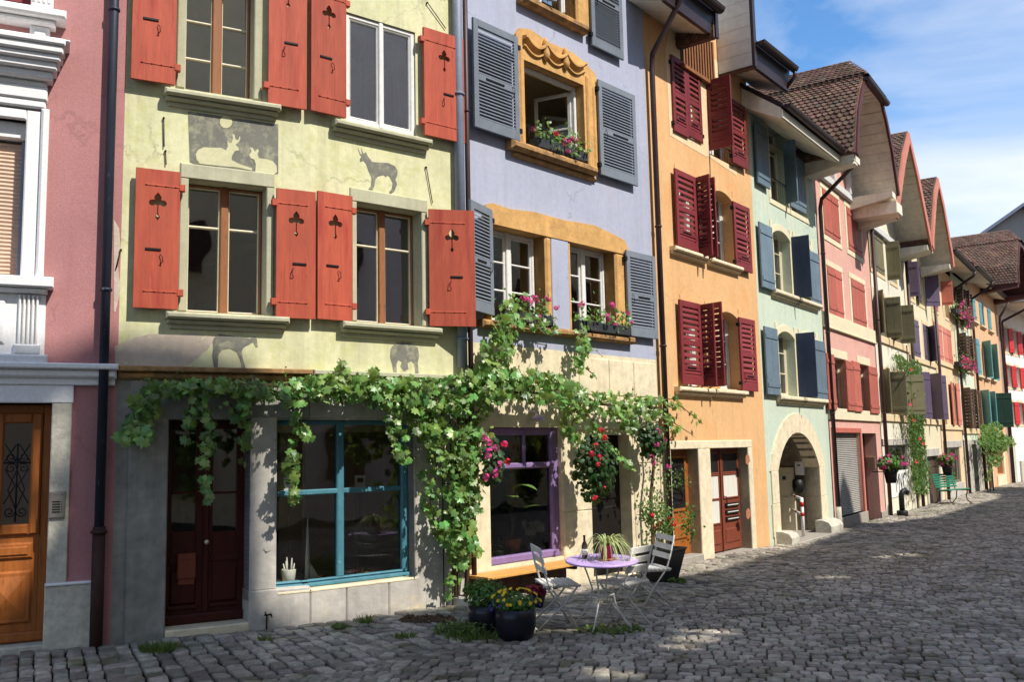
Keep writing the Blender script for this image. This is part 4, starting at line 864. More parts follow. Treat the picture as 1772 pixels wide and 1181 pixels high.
k = G1.R(305, 337, 958, 1012, D); mb = MB(); mb.bbox(G1, k[0], k[1], D + .02, D + .07, k[2] + .06, k[3], .01); mb.bbox(G1, k[0] + .01, k[1] - .01, D + .02, D + .05, k[2], k[2] + .07, .006); mb.bbox(G1, k[0] + .03, k[1] - .03, D + .07, D + .078, k[3] - .06, k[3] - .045, .002); mb.build('letter_box', M['doorbrown'], do)
# teal shop window (in two flats that meet at the bend)
D = -.16; zt_ = shopw[3]; zr = G2.uz(600, 996, D)[1]; ztr = G1.uz(530, 853, D)[1] ; mb = MB()
xm = G2.uz(587, 870, D)[0]; xr = G2.uz(697, 870, D)[0]
for S_, a, b in ((G1, shopw[0], G1.L + .03), (G2, -.03, shopw[1])):
    mb.bbox(S_, a, b, D - .03, D + .09, shopw[2] + .005, shopw[2] + .05, .012); mb.bbox(S_, a, b, D - .04, D + .045, shopw[2] + .05, zr, .02); mb.bbox(S_, a, b, D - .03, D + .035, ztr - .03, ztr + .03, .012); mb.bbox(S_, a, b, D - .03, D + .03, zt_ - .05, zt_ + .0, .01)
mb.bbox(G1, shopw[0] - .02, shopw[0] + .02, D - .03, D + .03, shopw[2], zt_, .01); mb.bbox(G2, xm - .045, xm + .045, D - .031, D + .04, zr - .01, zt_, .014); mb.bbox(G2, xr - .04, shopw[1], D - .032, D + .05, shopw[2] + .05, zt_, .014)
sw = mb.build('shop_window', M['teal'], h)
mb = MB(); mb.quad(G1.P(shopw[0], D, zr - .02), G1.P(G1.L, D, zr - .02), G1.P(G1.L, D, zt_), G1.P(shopw[0], D, zt_)); mb.quad(G2.P(0, D, zr - .02), G2.P(xr, D, zr - .02), G2.P(xr, D, zt_), G2.P(0, D, zt_)); mb.build('pane', M['shopglass'], sw)
mb = MB(); mb.box(G2, -.5, xr, D - .12, D - .08, zt_ - .13, zt_); mb.build('pelmet', M['roomb'], sw)
# inside: display ledge and a beige side wall
mb = MB(); mb.box(G1, shopw[0] - .1, G1.L, -.9, D - .03, zr - .08, zr - .03); mb.box(G2, 0, xr + .3, -.9, D - .03, zr - .08, zr - .03); mb.build('display_ledge', M['roomb'], h)
mb = MB(); mb.quad(G2.P(xr + .32, -.2, -.2), G2.P(xr + .32, -3.2, -.2), G2.P(xr + .32, -3.2, 2.6), G2.P(xr + .32, -.2, 2.6)); mb.quad(G2.P(xr + .32, -1.9, -.2), G2.P(xr - .75, -1.9, -.2), G2.P(xr - .75, -1.9, 2.6), G2.P(xr + .32, -1.9, 2.6)); mb.build('room_wall', M['roomb'], h)
# boot scraper
mb = MB(); q = G1.uz(458, 1094); mb.tube([G1.P(q[0], .07, gz(*G1.P(q[0], .1, 0)[:2]) - .05), G1.P(q[0], .08, .10), G1.P(q[0] + .03, .10, .13), G1.P(q[0] + .05, .1, .09)], .008, 6); mb.tube([G1.P(q[0], .08, .10), G1.P(q[0] - .02, .1, .15)], .008, 6); mb.bbox(G1, q[0] - .03, q[0] + .05, .085, .1, .11, .125, .002); mb.build('boot_scraper', M['iron'], h)
# twin pipes at the joint with the lilac house
LG = G2.L; pipe(h, [G2.P(LG - .11, .08, 10.4), G2.P(LG - .11, .08, 2.75)], .062, M['greypipe'], (6.2, 3.1)); pipe(h, [G2.P(LG - .0, .1, 10.4), G2.P(LG - .0, .1, -.2)], .032, M['brownpipe'], (6.0, 3.4, 1.2))

# things behind the green house's shop glass
def on(S, px, py, d): q = S.uz(px, py, d); return q
zl = zr - .03
q = G1.uz(500, 975, -.3); c0 = G1.P(q[0], -.3, zl)
t = thing('ceramic_planter', c0, 'cream ceramic pot holding white spikes behind the teal shop window', 'pot')
mb = MB(); mb.lathe(c0, [(.055, 0), (.065, .01), (.082, .13), (.078, .14), (.07, .11), (.001, .10)], 18); mb.build('pot', M['whitepot'], t)
mb = MB()
for i in range(6): a = i * 1.1; p = c0 + Vector((math.cos(a) * .04, math.sin(a) * .04, .1)); mb.tube([p, p + Vector((math.cos(a) * .02, math.sin(a) * .02, .10 + .03 * (i % 3)))], [.016, .006], 6)
mb.build('spikes', M['whitepot'], t)
q = G1.uz(532, 985, -.28); c0 = G1.P(q[0], -.28, zl); mb = MB(); hh = G1.uz(527, 898, -.28)[1] - zl; mb.lathe(c0, [(.032, 0), (.006, hh)], 16); mb.extr([(.02, 0), (.15, 0), (.02, .2)], lambda x, y, s: c0 + G1.t * x + G1.n * (.012 * s) + Vector((0, 0, y)))
lone(mb, 'paper_sculpture', M['whitepot'], c0, 'tall thin white cone with a sail shape behind the teal shop window', 'ornament')
for i, (px, mt, lb, r) in enumerate(((554, 'yelfruit', 'small yellow ball left of the basket on the teal shop window ledge', .028), (566, 'terra', 'small brown ball beside the yellow one on the teal shop window ledge', .022))):
    q = G2.uz(px, 986, -.26); c0 = G2.P(q[0], -.26, zl); mb = MB(); mb.lathe(c0, [(r * math.sin(math.pi * (k + .02) / 8.04), r - r * math.cos(math.pi * k / 8)) for k in range(9)], 14); lone(mb, 'ball', M[mt], c0, lb, 'ball')
q = G2.uz(624, 978, -.3); c0 = G2.P(q[0], -.3, zl); mb = MB(); mb.lathe(c0, [(.09, 0), (.14, .035), (.145, .04), (.135, .035), (.08, .012)], 20); lone(mb, 'basket', M['basket'], c0, 'shallow wicker basket on the ledge behind the teal shop window', 'basket')
for i, (dx, mt, lb) in enumerate(((-.07, 'redfruit', 'red egg at the left of the wicker basket'), (-.02, 'redfruit', 'red egg in the middle of the wicker basket'), (.03, 'yelfruit', 'yellow egg in the wicker basket'), (.075, 'grnfruit', 'green egg in the wicker basket'), (.115, 'redfruit', 'red egg at the right rim of the wicker basket'))):
    p = c0 + G2.t * dx + Vector((0, 0, .014)) + G2.n * (.02 if i % 2 else -.03); mb = MB(); r = .026; mb.lathe(p, [(r * math.sin(math.pi * (k + .02) / 8.04), 1.25 * (r - r * math.cos(math.pi * k / 8))) for k in range(9)], 12); lone(mb, 'decorated_egg', M[mt], p, lb, 'egg', 'eggs in the basket')
for px, py, lb in ((500, 839, 'white card propped in the upper left pane of the teal shop window'), (623, 836, 'white card with a dark picture in the upper right pane of the teal shop window')):
    S_ = G1 if px < 533 else G2; q = S_.R(px - 9, px + 9, py - 13, py + 12, -.3); mb = MB(); mb.bbox(S_, q[0], q[1], -.3, -.296, q[2], q[3], .001); o = lone(mb, 'card', M['paper'], S_.P(q[0], -.3, q[2]), lb, 'card')
    o['org'] = tuple(S_.P(q[0], -.3, q[2])); mb = MB(); w_ = q[1] - q[0]; h_ = q[3] - q[2]; mb.box(S_, q[0] + w_ * .2, q[1] - w_ * .2, -.296, -.2955, q[2] + h_ * .5, q[2] + h_ * .8); mb.build('picture', M['ink'], o)
    mb = MB(); st = S_.P((q[0] + q[1]) / 2, -.31, zl); mb.tube([st, S_.P((q[0] + q[1]) / 2, -.303, q[2] + .02)], .003, 5); mb.build('wire', M['iron'], o)

# ================================================================ HOUSE 3: lilac house
S = LIL; L = S.L
h = thing('lilac_house', base(S, 1.5), 'lilac house with blue-grey louvred shutters and carved yellow stone window surrounds', 'house')
wa = S.R(849, 942.5, 399, 545); wb = S.R(987, 1064, 433, 569); zs = S.uz(960, 571)[1]
wa = (wa[0], wa[1], zs, wa[3]); wb = (wb[0], wb[1], zs, wa[3] + .02)
wu = S.R(905, 1007.5, 127, 271); wt = (S.uz(903, 40)[0], S.uz(997, 60)[0], S.uz(950, 20)[1], S.uz(950, 20)[1] + 1.5)
pw = S.R(848, 973, 740, 973); dr = (*S.R(1022, 1093, 760, 990)[:2], -.4, S.uz(1058, 753)[1])
zst = S.uz(960, 600)[1] - .05
facade(h, S, 0, L, zst, 10.5, [wa, wb, wu, wt], .28, M['lilac'], reveal=M['ystone']); facade(h, S, 0, L, -.4, zst, [pw, dr], .28, M['cstone'], name='stone_wall')
shell(h, S, S, L, 10.5, M['lilac'], 6, (2.7, 5.3, 7.8)); roof(h, S, S, L, 10.6, .5, 3.5, 5)
# first-floor double surround with flat arched head
a, b = S.uz(833, 360)[0], S.uz(1086, 430)[0]; zt = wa[3]; zp = S.uz(960, 374)[1]; zl_ = S.uz(837, 352)[1]; zr_ = S.uz(1080, 412)[1]
mb = MB(); top = [(a, zt), (a, zl_ - .12), (a + .05, zl_ - .02), (a + .16, zl_ + .02), (a + .5, zl_), ((a + b) / 2 - .6, zp - .03), ((a + b) / 2, zp - .04), ((a + b) / 2 + .7, zp), (b - .4, zr_ + .0), (b - .12, zr_ - .05), (b, zr_ - .22), (b, zt)]
mb.extr(top, lambda x, y, s: S.P(x, -.01 + .05 * s, y)); mb.bbox(S, wa[1], wa[1] + .12, -.27, .035, zs, zt, .03); mb.bbox(S, wb[1], b, -.27, .035, zs, zt, .03); mb.bbox(S, a + .02, wa[0], -.1, .03, zs, zt, .02); mb.bbox(S, wb[0] - .05, wb[0], -.2, .02, zs, zt, .01)
mb.build('window_surround', M['ystone'], h)
mb = MB(); mb.bbox(S, wa[1] + .12, wb[0] - .05, -.01, .03, zs, zt, .01); mb.build('mullion_pillar', M['lilac'], h)
mb = MB(); mb.bbox(S, S.uz(836, 551, .1)[0], S.uz(1100, 592, .1)[0], -.25, .12, zs - .09, zs + .01, .03); mb.build('sill', M['ydirt'], h)
for w in (wa, wb): window(h, S, w, .2, M['white'], True, (.36, .68), fw=.05, mw=.09, curtain=None)
# second-floor carved surround
mb = MB(); ul, ur = S.uz(891, 150)[0], S.uz(1036, 260)[0]; zt2 = wu[3] + .3; zz = wu[2]
out = [(ul, zz), (ul, zt2 + .02), (ul + .08, zt2 + .13), (ul + .3, zt2 + .18), ((ul + ur) / 2 - .2, zt2 + .12), ((ul + ur) / 2 + .3, zt2 + .13), (ur - .3, zt2 + .06), (ur - .08, zt2 - .04), (ur, zt2 - .2), (ur, zz)]
inn = [(wu[1], zz), (wu[1], wu[3]), (wu[0], wu[3]), (wu[0], zz)]
mb.extr(out + inn, lambda x, y, s: S.P(x, -.01 + .05 * s, y))
def ogee(zb, amp, d0, d1, th):
    xs = np.linspace(wu[0] - .02, wu[1] + .02, 37); pts = []
    for x in xs:
        f = (x - wu[0]) / (wu[1] - wu[0]); k = (f * 3 - .0); ph = k - math.floor(k); pts.append((x, zb - amp * math.sin(math.pi * min(max(ph, 0), 1)) ** .8))
    for (x0, y0), (x1, y1) in zip(pts, pts[1:]): mb.hexa([S.P(x0, d0, y0), S.P(x0, d1, y0 + .02), S.P(x1, d1, y1 + .02), S.P(x1, d0, y1), S.P(x0, d0, y0 + th), S.P(x0, d1, y0 + th - .02), S.P(x1, d1, y1 + th - .02), S.P(x1, d0, y1 + th)])
ogee(wu[3] + .30, .12, .03, .12, .07); ogee(wu[3] + .19, .11, .02, .075, .06)
for f in (1 / 3, 2 / 3): x = wu[0] + (wu[1] - wu[0]) * f; mb.lathe(S.P(x, .07, wu[3] + .1), [(.01, 0), (.05, .04), (.06, .1), (.035, .2), (.045, .26), (.01, .34)], 10)
mb.bbox(S, wu[1] + .05, wu[1] + .12, .03, .07, zz, wu[3] + .15, .02); mb.bbox(S, wu[1] + .2, wu[1] + .26, .03, .06, zz, wu[3] + .05, .02); mb.bbox(S, wu[0] - .1, wu[0] - .04, .03, .06, zz, wu[3] + .1, .02)
mb.build('carved_surround', M['ystone'], h)
mb = MB(); mb.bbox(S, S.uz(886, 250, .12)[0], S.uz(1035, 300, .12)[0], -.25, .15, zz - .12, zz + .01, .04); mb.bbox(S, S.uz(889, 262, .05)[0], S.uz(1033, 305, .05)[0], -.01, .06, zz - .19, zz - .11, .03); mb.build('sill', M['ydirt'], h)
fr = window(h, S, wu, .12, M['white'], False, (), fw=.055, lw=0, gl=M['glass'])
for ch in list(fr.children): bpy.data.objects.remove(ch)
for uh_, sd, an in ((wu[0] + .06, 1, -62), (wu[1] - .06, -1, -72)):   # inward-opened casements
    F = LF(leaf_frame(S, uh_, sd, an, -.16)); w_ = (wu[1] - wu[0]) / 2 - .07; mb = MB(); z0, z1 = wu[2] + .06, wu[3] - .07
    for bx in ((0, .05, z0, z1), (w_ - .05, w_, z0, z1), (0, w_, z0, z0 + .06), (0, w_, z1 - .05, z1), (0, w_, z0 + (z1 - z0) * .5 - .015, z0 + (z1 - z0) * .5 + .015)): mb.bbox(F, bx[0], bx[1], -.02, .02, bx[2], bx[3], .005)
    o = mb.build('casement', M['white'], h); mb = MB(); mb.quad(F.P(0, 0, z0), F.P(w_, 0, z0), F.P(w_, 0, z1), F.P(0, 0, z1)); mb.build('pane', M['glassblue'], o)
room(h, S, wu[0] - .5, wu[1] + .5, wu[2] - .6, wu[3] + .25, 2.2, M['roomb'], -.3)
def railing(par, S, u0, u1, z0, z1, d, n=14, mat=None, arches=True):
    mb = MB(); mb.bbox(S, u0, u1, d - .008, d + .008, z1 - .012, z1, .002); mb.bbox(S, u0, u1, d - .006, d + .006, z0, z0 + .01, .002)
    for i in range(n + 1): u = u0 + (u1 - u0) * i / n; mb.tube([S.P(u, d, z0), S.P(u, d, z1 - .01)], .004, 4)
    if arches:
        w = (u1 - u0) / n
        for i in range(n - 1): mb.tube([S.P(u0 + w * i + 2 * w * k / 6, d, z1 - .09 + .08 * math.sin(math.pi * k / 6)) for k in range(7)], .003, 4)
    return mb.build('railing', mat or M['iron'], par)
railing(h, S, wu[0], wu[1], wu[2] + .04, wu[2] + .33, .02)
# third-floor window, cut by the top edge
mb = MB(); zz = wt[2]; mb.bbox(S, S.uz(903, 12, .1)[0], S.uz(1018, 60, .1)[0], -.25, .14, zz - .12, zz + .01, .04); mb.build('sill', M['ydirt'], h)
mb = MB(); mb.bbox(S, wt[1], S.uz(1020, 40)[0], -.26, .035, zz, zz + 1.6, .03); mb.bbox(S, wt[0] - .15, wt[0], -.2, .03, zz, zz + 1.6, .03); mb.bbox(S, wt[0] - .15, wt[1] + .2, -.2, .03, wt[3], wt[3] + .2, .03); mb.build('window_surround', M['ystone'], h)
window(h, S, wt, .2, M['white'], True, (.3, .6), gl=M['glassblue']); railing(h, S, wt[0], wt[1], zz + .04, zz + .42, -.03, 12)
shutter(h, S, wt[0] + .02, .52, zz + .04, wt[3], 1, 20, 'louvre', M['greysh'], .02, pitch=.043, rails=(.47,)); sflat(h, S, 1022.7, 1076, -90, 89, 'L', style='louvre', mat=M['greysh'], pitch=.043)
sflat(h, S, 820.5, 898, 47, 231, 'R', style='louvre', mat=M['greysh'], off=.09, pitch=.043); sflat(h, S, 1038, 1101, 152, 311, 'L', style='louvre', mat=M['greysh'], off=.06, pitch=.043)
uh_ = S.uz(850, 450, .05)[0]; shutter(h, S, uh_, .6, S.uz(850, 547, .05)[1], S.uz(848, 364, .05)[1], -1, 18, 'louvre', M['greysh'], .05, pitch=.043)
sflat(h, S, 1086.5, 1136, 439, 584, 'L', style='louvre', mat=M['greysh'], off=.06, pitch=.043)
# purple shop window
D = -.1; mb = MB(); a, b, c, e = pw; fw = .085; zt_ = S.uz(905, 805, D)[1]; zk = S.uz(905, 790, D)[1]
mb.bbox(S, a, a + .03, D - .04, D + .03, c, e, .006); mb.bbox(S, b - .15, b, D - .04, D + .05, c, e, .02); mb.bbox(S, a, b - .02, D - .04, D + .03, e - .1, e, .02); mb.bbox(S, a, b, D - .04, D + .06, c, c + .10, .02); mb.bbox(S, a, b - .1, D - .04, D + .045, zt_ - .05, zt_ + .03, .02)
xm = S.uz(904.5, 770, D)[0]; mb.bbox(S, xm - .025, xm + .025, D - .04, D + .03, zt_, e, .008)
sw = mb.build('shop_window', M['purple'], h); mb = MB(); mb.quad(S.P(a, D, c), S.P(b, D, c), S.P(b, D, e), S.P(a, D, e)); mb.build('pane', M['shopglass'], sw)
mb = MB(); mb.box(S, a, b, -.9, -.15, c - .03, c + .02); mb.build('display_ledge', M['room'], h)
# doorway: a near-black leaf stands in for its shaded opening
mb = MB(); D = -.2; a, b, c, e = dr; mb.bbox(S, a, b, D - .05, D, -.4, e, .01); mb.bbox(S, a + .12, b - .12, D, D + .02, .2, .9, .02); mb.bbox(S, a + .12, b - .12, D, D + .02, 1.0, e - .15, .02); mb.build('door', M['doorshade'], h)
mb = MB(); mb.quad(S.P(a, -.27, -.4), S.P(a, D, -.4), S.P(a, D, e), S.P(a, -.27, e)); mb.quad(S.P(b, -.27, -.4), S.P(b, D, -.4), S.P(b, D, e), S.P(b, -.27, e)); mb.quad(S.P(a, -.27, e), S.P(b, -.27, e), S.P(b, D, e), S.P(a, D, e)); mb.build('reveal', M['cstone'], h)
mb = MB(); mb.bbox(S, a - .02, b + .02, D, .05, -.5, -.06, .02); mb.build('threshold', M['cstone'], h)
mb = MB()   # ashlar blocks of the ground floor, a few millimetres proud
for u0, u1, z0, z1 in ((1.78, 2.4, .9, 1.95), (1.78, 2.4, -.4, .89), (3.42, 4.1, .75, 1.5), (3.42, 4.1, 1.51, 2.1), (3.42, 4.1, -.4, .74), (1.78, 2.75, 2.0, 2.48), (2.76, 3.6, 2.0, 2.48), (3.61, 4.1, 2.11, 2.48), (2.9, 3.5, 2.5, 3.02), (3.51, 4.1, 2.5, 3.02), (2.2, 2.89, 2.5, 3.02)): mb.bbox(S, u0, u1 - .006, -.01, .014, z0, z1, .008)
mb.build('ashlar_block', M['cstone'], h)
# small lilac lamp over the window
q = S.uz(930, 722, .12); mb = MB(); mb.lathe(S.P(q[0], .13, q[1] - .04), [(.09, 0), (.07, .04), (.02, .07), (.015, .09)], 16); mb.tube([S.P(q[0], 0, q[1] + .08), S.P(q[0], .13, q[1] + .06), S.P(q[0], .13, q[1] + .03)], .01, 6); mb.build('wall_lamp', M['tabletop'], h)
# plants behind the purple window
def potplant(nm, S, px, py, d, r, hh, potm, label, fol, zc_=None, cat='potted plant', flowers=None):
    q = S.uz(px, py, d); c0 = S.P(q[0], d, zc_ if zc_ is not None else q[1]); t = thing(nm, c0, label, cat)
    mb = MB(); mb.lathe(c0, [(r * .72, 0), (r, hh * .9), (r * 1.06, hh * .9), (r * 1.06, hh), (r * .9, hh), (r * .88, hh * .9), (.001, hh * .88)], 20); mb.build('pot', potm, t); fol(t, c0 + Vector((0, 0, hh)))
    return t
def f_bush(n, rad, s, kind, mat, nm='foliage'):
    def f(t, c): mb = MB(); clump(mb, c + Vector((0, 0, rad[2] * .8)), rad, n, s, kind, up=.6, hang=-.2); mb.build(nm, mat, t)
    return f
def f_big(t, c):
    mb = MB(); ms = MB()
    for i in range(7):
        a = i * 2.4; l = .35 + .3 * (i / 7); p1 = c + Vector((math.cos(a) * .05, math.sin(a) * .05, .3 + .5 * i / 7)); ms.tube([c, (c + p1) / 2 + Vector((0, 0, .03)), p1], .008, 5)
        dirv = Vector((math.cos(a), math.sin(a), .5 if i % 2 else .9)); n = 6; prev = None
        for k in range(n): pass
        mbp = p1; L_ = .36; w = .085; side = dirv.cross(Vector((0, 0, 1))).normalized(); vs = []
        for k in range(7): f = k / 6; cc = mbp + dirv * (L_ * f) - Vector((0, 0, .22 * f * f)); ww = w * math.sin(math.pi * min(f * .9 + .1, 1)); vs += [cc - side * ww, cc + side * ww]
        mb.add(vs, [(2 * k, 2 * k + 1, 2 * k + 3, 2 * k + 2) for k in range(6)], True)
    mb.build('foliage', M['leafm'], t); ms.build('stem', M['gstem'], t)
zl = pw[2] + .02
potplant('potted_plant', S, 862, 960, -.22, .07, .14, M['limepot'], 'bushy little plant in a lime green pot behind the purple shop window', f_bush(90, (.11, .11, .13), .045, 'long', M['leafm']), zl)
potplant('potted_plant', S, 886, 955, -.28, .12, .26, M['terra'], 'large-leaved plant in a terracotta pot behind the purple shop window', f_big, zl)
def f_orchid(t, c):
    mb = MB(); ms = MB(); ml = MB()
    for i in range(3):
        a = i * 2 + .5; pts = [c + Vector((math.cos(a) * .1 * f, math.sin(a) * .1 * f, .42 * f - .12 * f * f)) for f in (0, .25, .5, .75, 1)]; ms.tube(pts, .004, 4)
        for k in range(5): flower(mb, pts[2].lerp(pts[4], k / 4) + rv(.015), .05, (-.5, -1, .2))
    for i in range(4): leaf(ml, c + Vector((math.cos(i * 1.6) * .06, math.sin(i * 1.6) * .06, .02)), (0, 0, 1), (math.cos(i * 1.6), math.sin(i * 1.6), .3), .18, 'long')
    mb.build('blossom', M['fwhite'], t); ms.build('stem', M['gstem'], t); ml.build('foliage', M['leafm'], t)
potplant('orchid', S, 920, 952, -.24, .065, .13, M['whitepot'], 'white orchid nearest the big-leaved plant behind the purple window', f_orchid, zl, 'orchid')
potplant('orchid', S, 940, 948, -.26, .065, .12, M['terra'], 'white orchid nearest the right post behind the purple window', f_orchid, zl, 'orchid')
LZ = zs

# ================================================================ HOUSE 4: orange house
S = ORA; L = S.L
h = thing('orange_house', base(S, 2), 'orange house with wine red louvred shutters and two doors in a cream stone frame', 'house')
rows = []
o_top = [(1.06, 1.95, 110, 262)]
def UZ(x, y, d=0): return S.uz(x, y, d)
t1 = S.R(1166, 1213, 112, 236); t2 = S.R(1225, 1266, 140, 276)
m1 = (S.uz(1207, 370)[0] - .55, S.uz(1213, 370)[0] + .5, S.uz(1210, 442)[1], S.uz(1210, 318)[1]); m2 = S.R(1233, 1269, 333, 455)
l1 = (S.uz(1212, 600)[0] - .6, S.uz(1226, 600)[0] + .1, S.uz(1212, 669)[1], S.uz(1212, 535)[1]); l2 = S.R(1243, 1280, 541, 674)
m1 = (m2[0] - .95 - (m2[1] - m2[0]), m2[0] - .6, m2[2], m2[3]); l1 = (l2[0] - .95 - (l2[1] - l2[0]), l2[0] - .42, l2[2], l2[3])
m1 = (S.uz(1176, 370)[0], S.uz(1212, 375)[0], m2[2], m2[3]); l1 = (S.uz(1186, 600)[0], S.uz(1222, 600)[0], l2[2], l2[3])
dl = S.R(1162, 1210, 777, 968); drr = S.R(1230, 1296.5, 777, 950); ztop = S.uz(1230, 777)[1]
dl = (dl[0], dl[1], -.5, ztop); drr = (drr[0], drr[1], -.5, ztop)
q1 = S.uz(1170, 57)[1]
sl_ = S.R(1180, 1228, 62, 106)
facade(h, S, 0, L, -.5, 9.3, [t1, t2, (*m1, .12), (*m2, .12), (*l1, .12), (*l2, .12), (*dl, 0, .24), (*drr, 0, .2)], .26, M['orange'], deep=M['cstone'])
shell(h, S, S, L, 9.0, M['orange'], 6, (2.2, 4.6, 6.8, 8.9))
mb = MB(); mb.extr([(t1[0] - .2, t1[2] - .15), (t1[1] + .15, t1[2] - .2), (t2[0] - .1, t2[2] - .05), (t2[1] + .1, t2[2] - .15), (t2[1] + .1, t2[3] + .2), (t2[0] - .2, t2[3] + .5), (t1[0] - .1, t1[3] + .45), (t1[0] - .22, t1[3])], lambda x, y, s: S.P(x, .002 + .002 * s, y), [[(t1[0] - .01, t1[2] - .01), (t1[1] + .01, t1[2] - .01), (t1[1] + .01, t1[3] + .01), (t1[0] - .01, t1[3] + .01)], [(t2[0] - .01, t2[2] - .01), (t2[1] + .01, t2[2] - .01), (t2[1] + .01, t2[3] + .01), (t2[0] - .01, t2[3] + .01)]]); mb.build('plaster_patch', M['oragrey'], h)
for w in (m1, m2, l1, l2):
    surround(h, S, w, .13, .012, M['orange'], rise=.12, wt=.1); window(h, S, w, .22, M['white'], True if w[1] - w[0] > .7 else True, (.33, .66), fw=.05, mw=.06, curtain=[(0, .3), (.75, 1)] if w is m2 else None)
window(h, S, t2, .2, M['white'], True, (.33, .66)); window(h, S, t1, .2, M['white'], True, (.33, .66)); railing(h, S, t2[0], t2[1], t2[2] + .02, t2[2] + .3, -.02, 9, M['rust'])
for a, b, y in ((1168, 1228, 435), (1232, 1285, 455)): z = S.uz((a + b) / 2, y, .1)[1]; sill(h, S, S.uz(a, y, .1)[0], S.uz(b, y, .1)[0], z, .13, .07, M['cstone'], low=.02)
for a, b, y in ((1176, 1240, 672), (1240.5, 1294, 676)): z = S.uz((a + b) / 2, y, .1)[1]; sill(h, S, S.uz(a, y, .1)[0], S.uz(b, y, .1)[0], z, .13, .07, M['cstone'], low=.02)
K = dict(style='louvre', mat=M['winesh'], pitch=.085, rails=(.2, .5))
sflat(h, S, 1164.7, 1189.5, 103.5, 231, 'L', off=.01, **K); sflat(h, S, 1190.5, 1213.6, 121, 240, 'R', off=.01, **K)
sperp(h, S, 1224, 1265, 136, 254, -1, 88, **K); sflat(h, S, 1266, 1291.5, 178, 286, 'L', **K)
sflat(h, S, 1171, 1205.7, 300, 430, 'R', **K); sperp(h, S, 1206, 1213, 302, 440, 1, 100, **K); sperp(h, S, 1214, 1234, 310, 445, -1, 78, **K); sflat(h, S, 1271.7, 1299.5, 355.5, 468, 'L', **K)
sflat(h, S, 1179, 1214.5, 523, 666, 'R', **K); sperp(h, S, 1213, 1221, 525, 668, 1, 100, **K); sperp(h, S, 1226, 1245, 524, 669, -1, 78, **K); sflat(h, S, 1282, 1309, 552.7, 677, 'L', **K)
# ground floor stonework and doors
zl2 = S.uz(1230, 763)[1]; mb = MB(); u0 = S.uz(1143, 850)[0]; u1 = S.uz(1303, 850)[0]
mb.bbox(S, u0, u1, -.1, .03, ztop, zl2, .012); mb.bbox(S, u0, dl[0], -.3, .028, -.5, ztop, .012); mb.bbox(S, dl[1], drr[0], -.22, .03, -.5, ztop, .012); mb.bbox(S, drr[1], u1, -.3, .028, -.5, ztop, .012); mb.build('stone_frame', M['cstone'], h)
zd = S.uz(1176, 967, 0)[1]; zd2 = S.uz(1265, 956, 0)[1]
mb = MB(); mb.bbox(S, dl[0], dl[1], -.5, .05, -.6, zd, .012); mb.bbox(S, drr[0] - .02, drr[1] + .1, -.5, .14, -.6, zd2 - .02, .02); mb.build('threshold', M['concrete'], h)
D = -.18; mb = MB(); a, b = dl[0], S.uz(1190, 870, D)[0]; b = dl[1]
mb.bbox(S, a, b, D - .05, D, zd, ztop, .01); g = (a + .18, b - .16, .75, 1.55)
for x in ((g[0] - .05, g[1] + .05, g[3], g[3] + .05), (g[0] - .05, g[1] + .05, g[2] - .05, g[2]), (g[0] - .05, g[0], g[2], g[3]), (g[1], g[1] + .05, g[2], g[3])): mb.bbox(S, x[0], x[1], D, D + .03, x[2], x[3], .01)
mb.bbox(S, g[0] - .03, g[1] + .03, D, D + .03, zd + .25, .5, .025); do = mb.build('door', M['doororange'], h)
mb = MB(); mb.quad(*[S.P(x, D + .004, z) for x, z in ((g[0], g[2]), (g[1], g[2]), (g[1], g[3]), (g[0], g[3]))]); mb.build('pane', M['vent'], do)
mb = MB()
for i in range(7): z = g[2] + .06 + i * .11; mb.tube([S.P(g[0] + (g[1] - g[0]) * (.5 + .4 * math.sin(k * .8 + i)), D + .015, z + .09 * math.sin(k * .5)) for k in range(9)], .006, 4)
mb.build('grille', M['iron'], do)
a, b = drr[0], drr[1]; x0 = S.uz(1231, 870, D)[0]; x1 = b; x0 = a; mid = (x0 + x1) / 2; mb = MB(); pan = []
for p, q in ((x0, mid - .003), (mid + .003, x1)):
    mb.bbox(S, p, q, D - .05, D, zd2, ztop, .01)
    for zz0, zz1 in ((1.28, 1.6), (.84, 1.22)) if p == x0 else ((1.28, 1.6), (.84, 1.22)):
        pan.append((p + .09, q - .09, zz0, zz1))
    if p == x0: pan.append((p + .09, q - .09, .42, .8))
    mb.bbox(S, p + .1, q - .1, D, D + .02, zd2 + .12, .3, .02)
for p in pan:
    for x in ((p[0] - .03, p[1] + .03, p[3], p[3] + .03), (p[0] - .03, p[1] + .03, p[2] - .03, p[2]), (p[0] - .03, p[0], p[2], p[3]), (p[1], p[1] + .03, p[2], p[3])): mb.bbox(S, x[0], x[1], D, D + .02, x[2], x[3], .008)
mb.bbox(S, mid - .025, mid + .025, D, D + .03, zd2, ztop, .008); do = mb.build('door', M['doorbrown'], h)
for i, p in enumerate(pan):
    mb = MB(); mb.quad(*[S.P(x, D + .005, z) for x, z in ((p[0], p[2]), (p[1], p[2]), (p[1], p[3]), (p[0], p[3]))]); mb.build('pane', M['curtain'] if i in (1, 2, 4) else M['vent'], do)
for k in range(3):
    z = .70 - k * .12; mb = MB(); mb.bbox(S, mid + .13, x1 - .1, D, D + .03, z - .035, z + .035, .006); o = mb.build('letter_slot', M['vent'], do); mb = MB(); mb.bbox(S, mid + .18, x1 - .14, D + .03, D + .034, z - .008, z + .008, .002); mb.build('name_plate', M['whitepot'], o)
mb = MB(); mb.tube([S.P(mid + .06, D + .03, .86), S.P(mid + .06, D + .08, .85), S.P(mid + .06, D + .08, .68), S.P(mid + .06, D + .03, .67)], .01, 6); mb.build('handle', M['iron'], do)
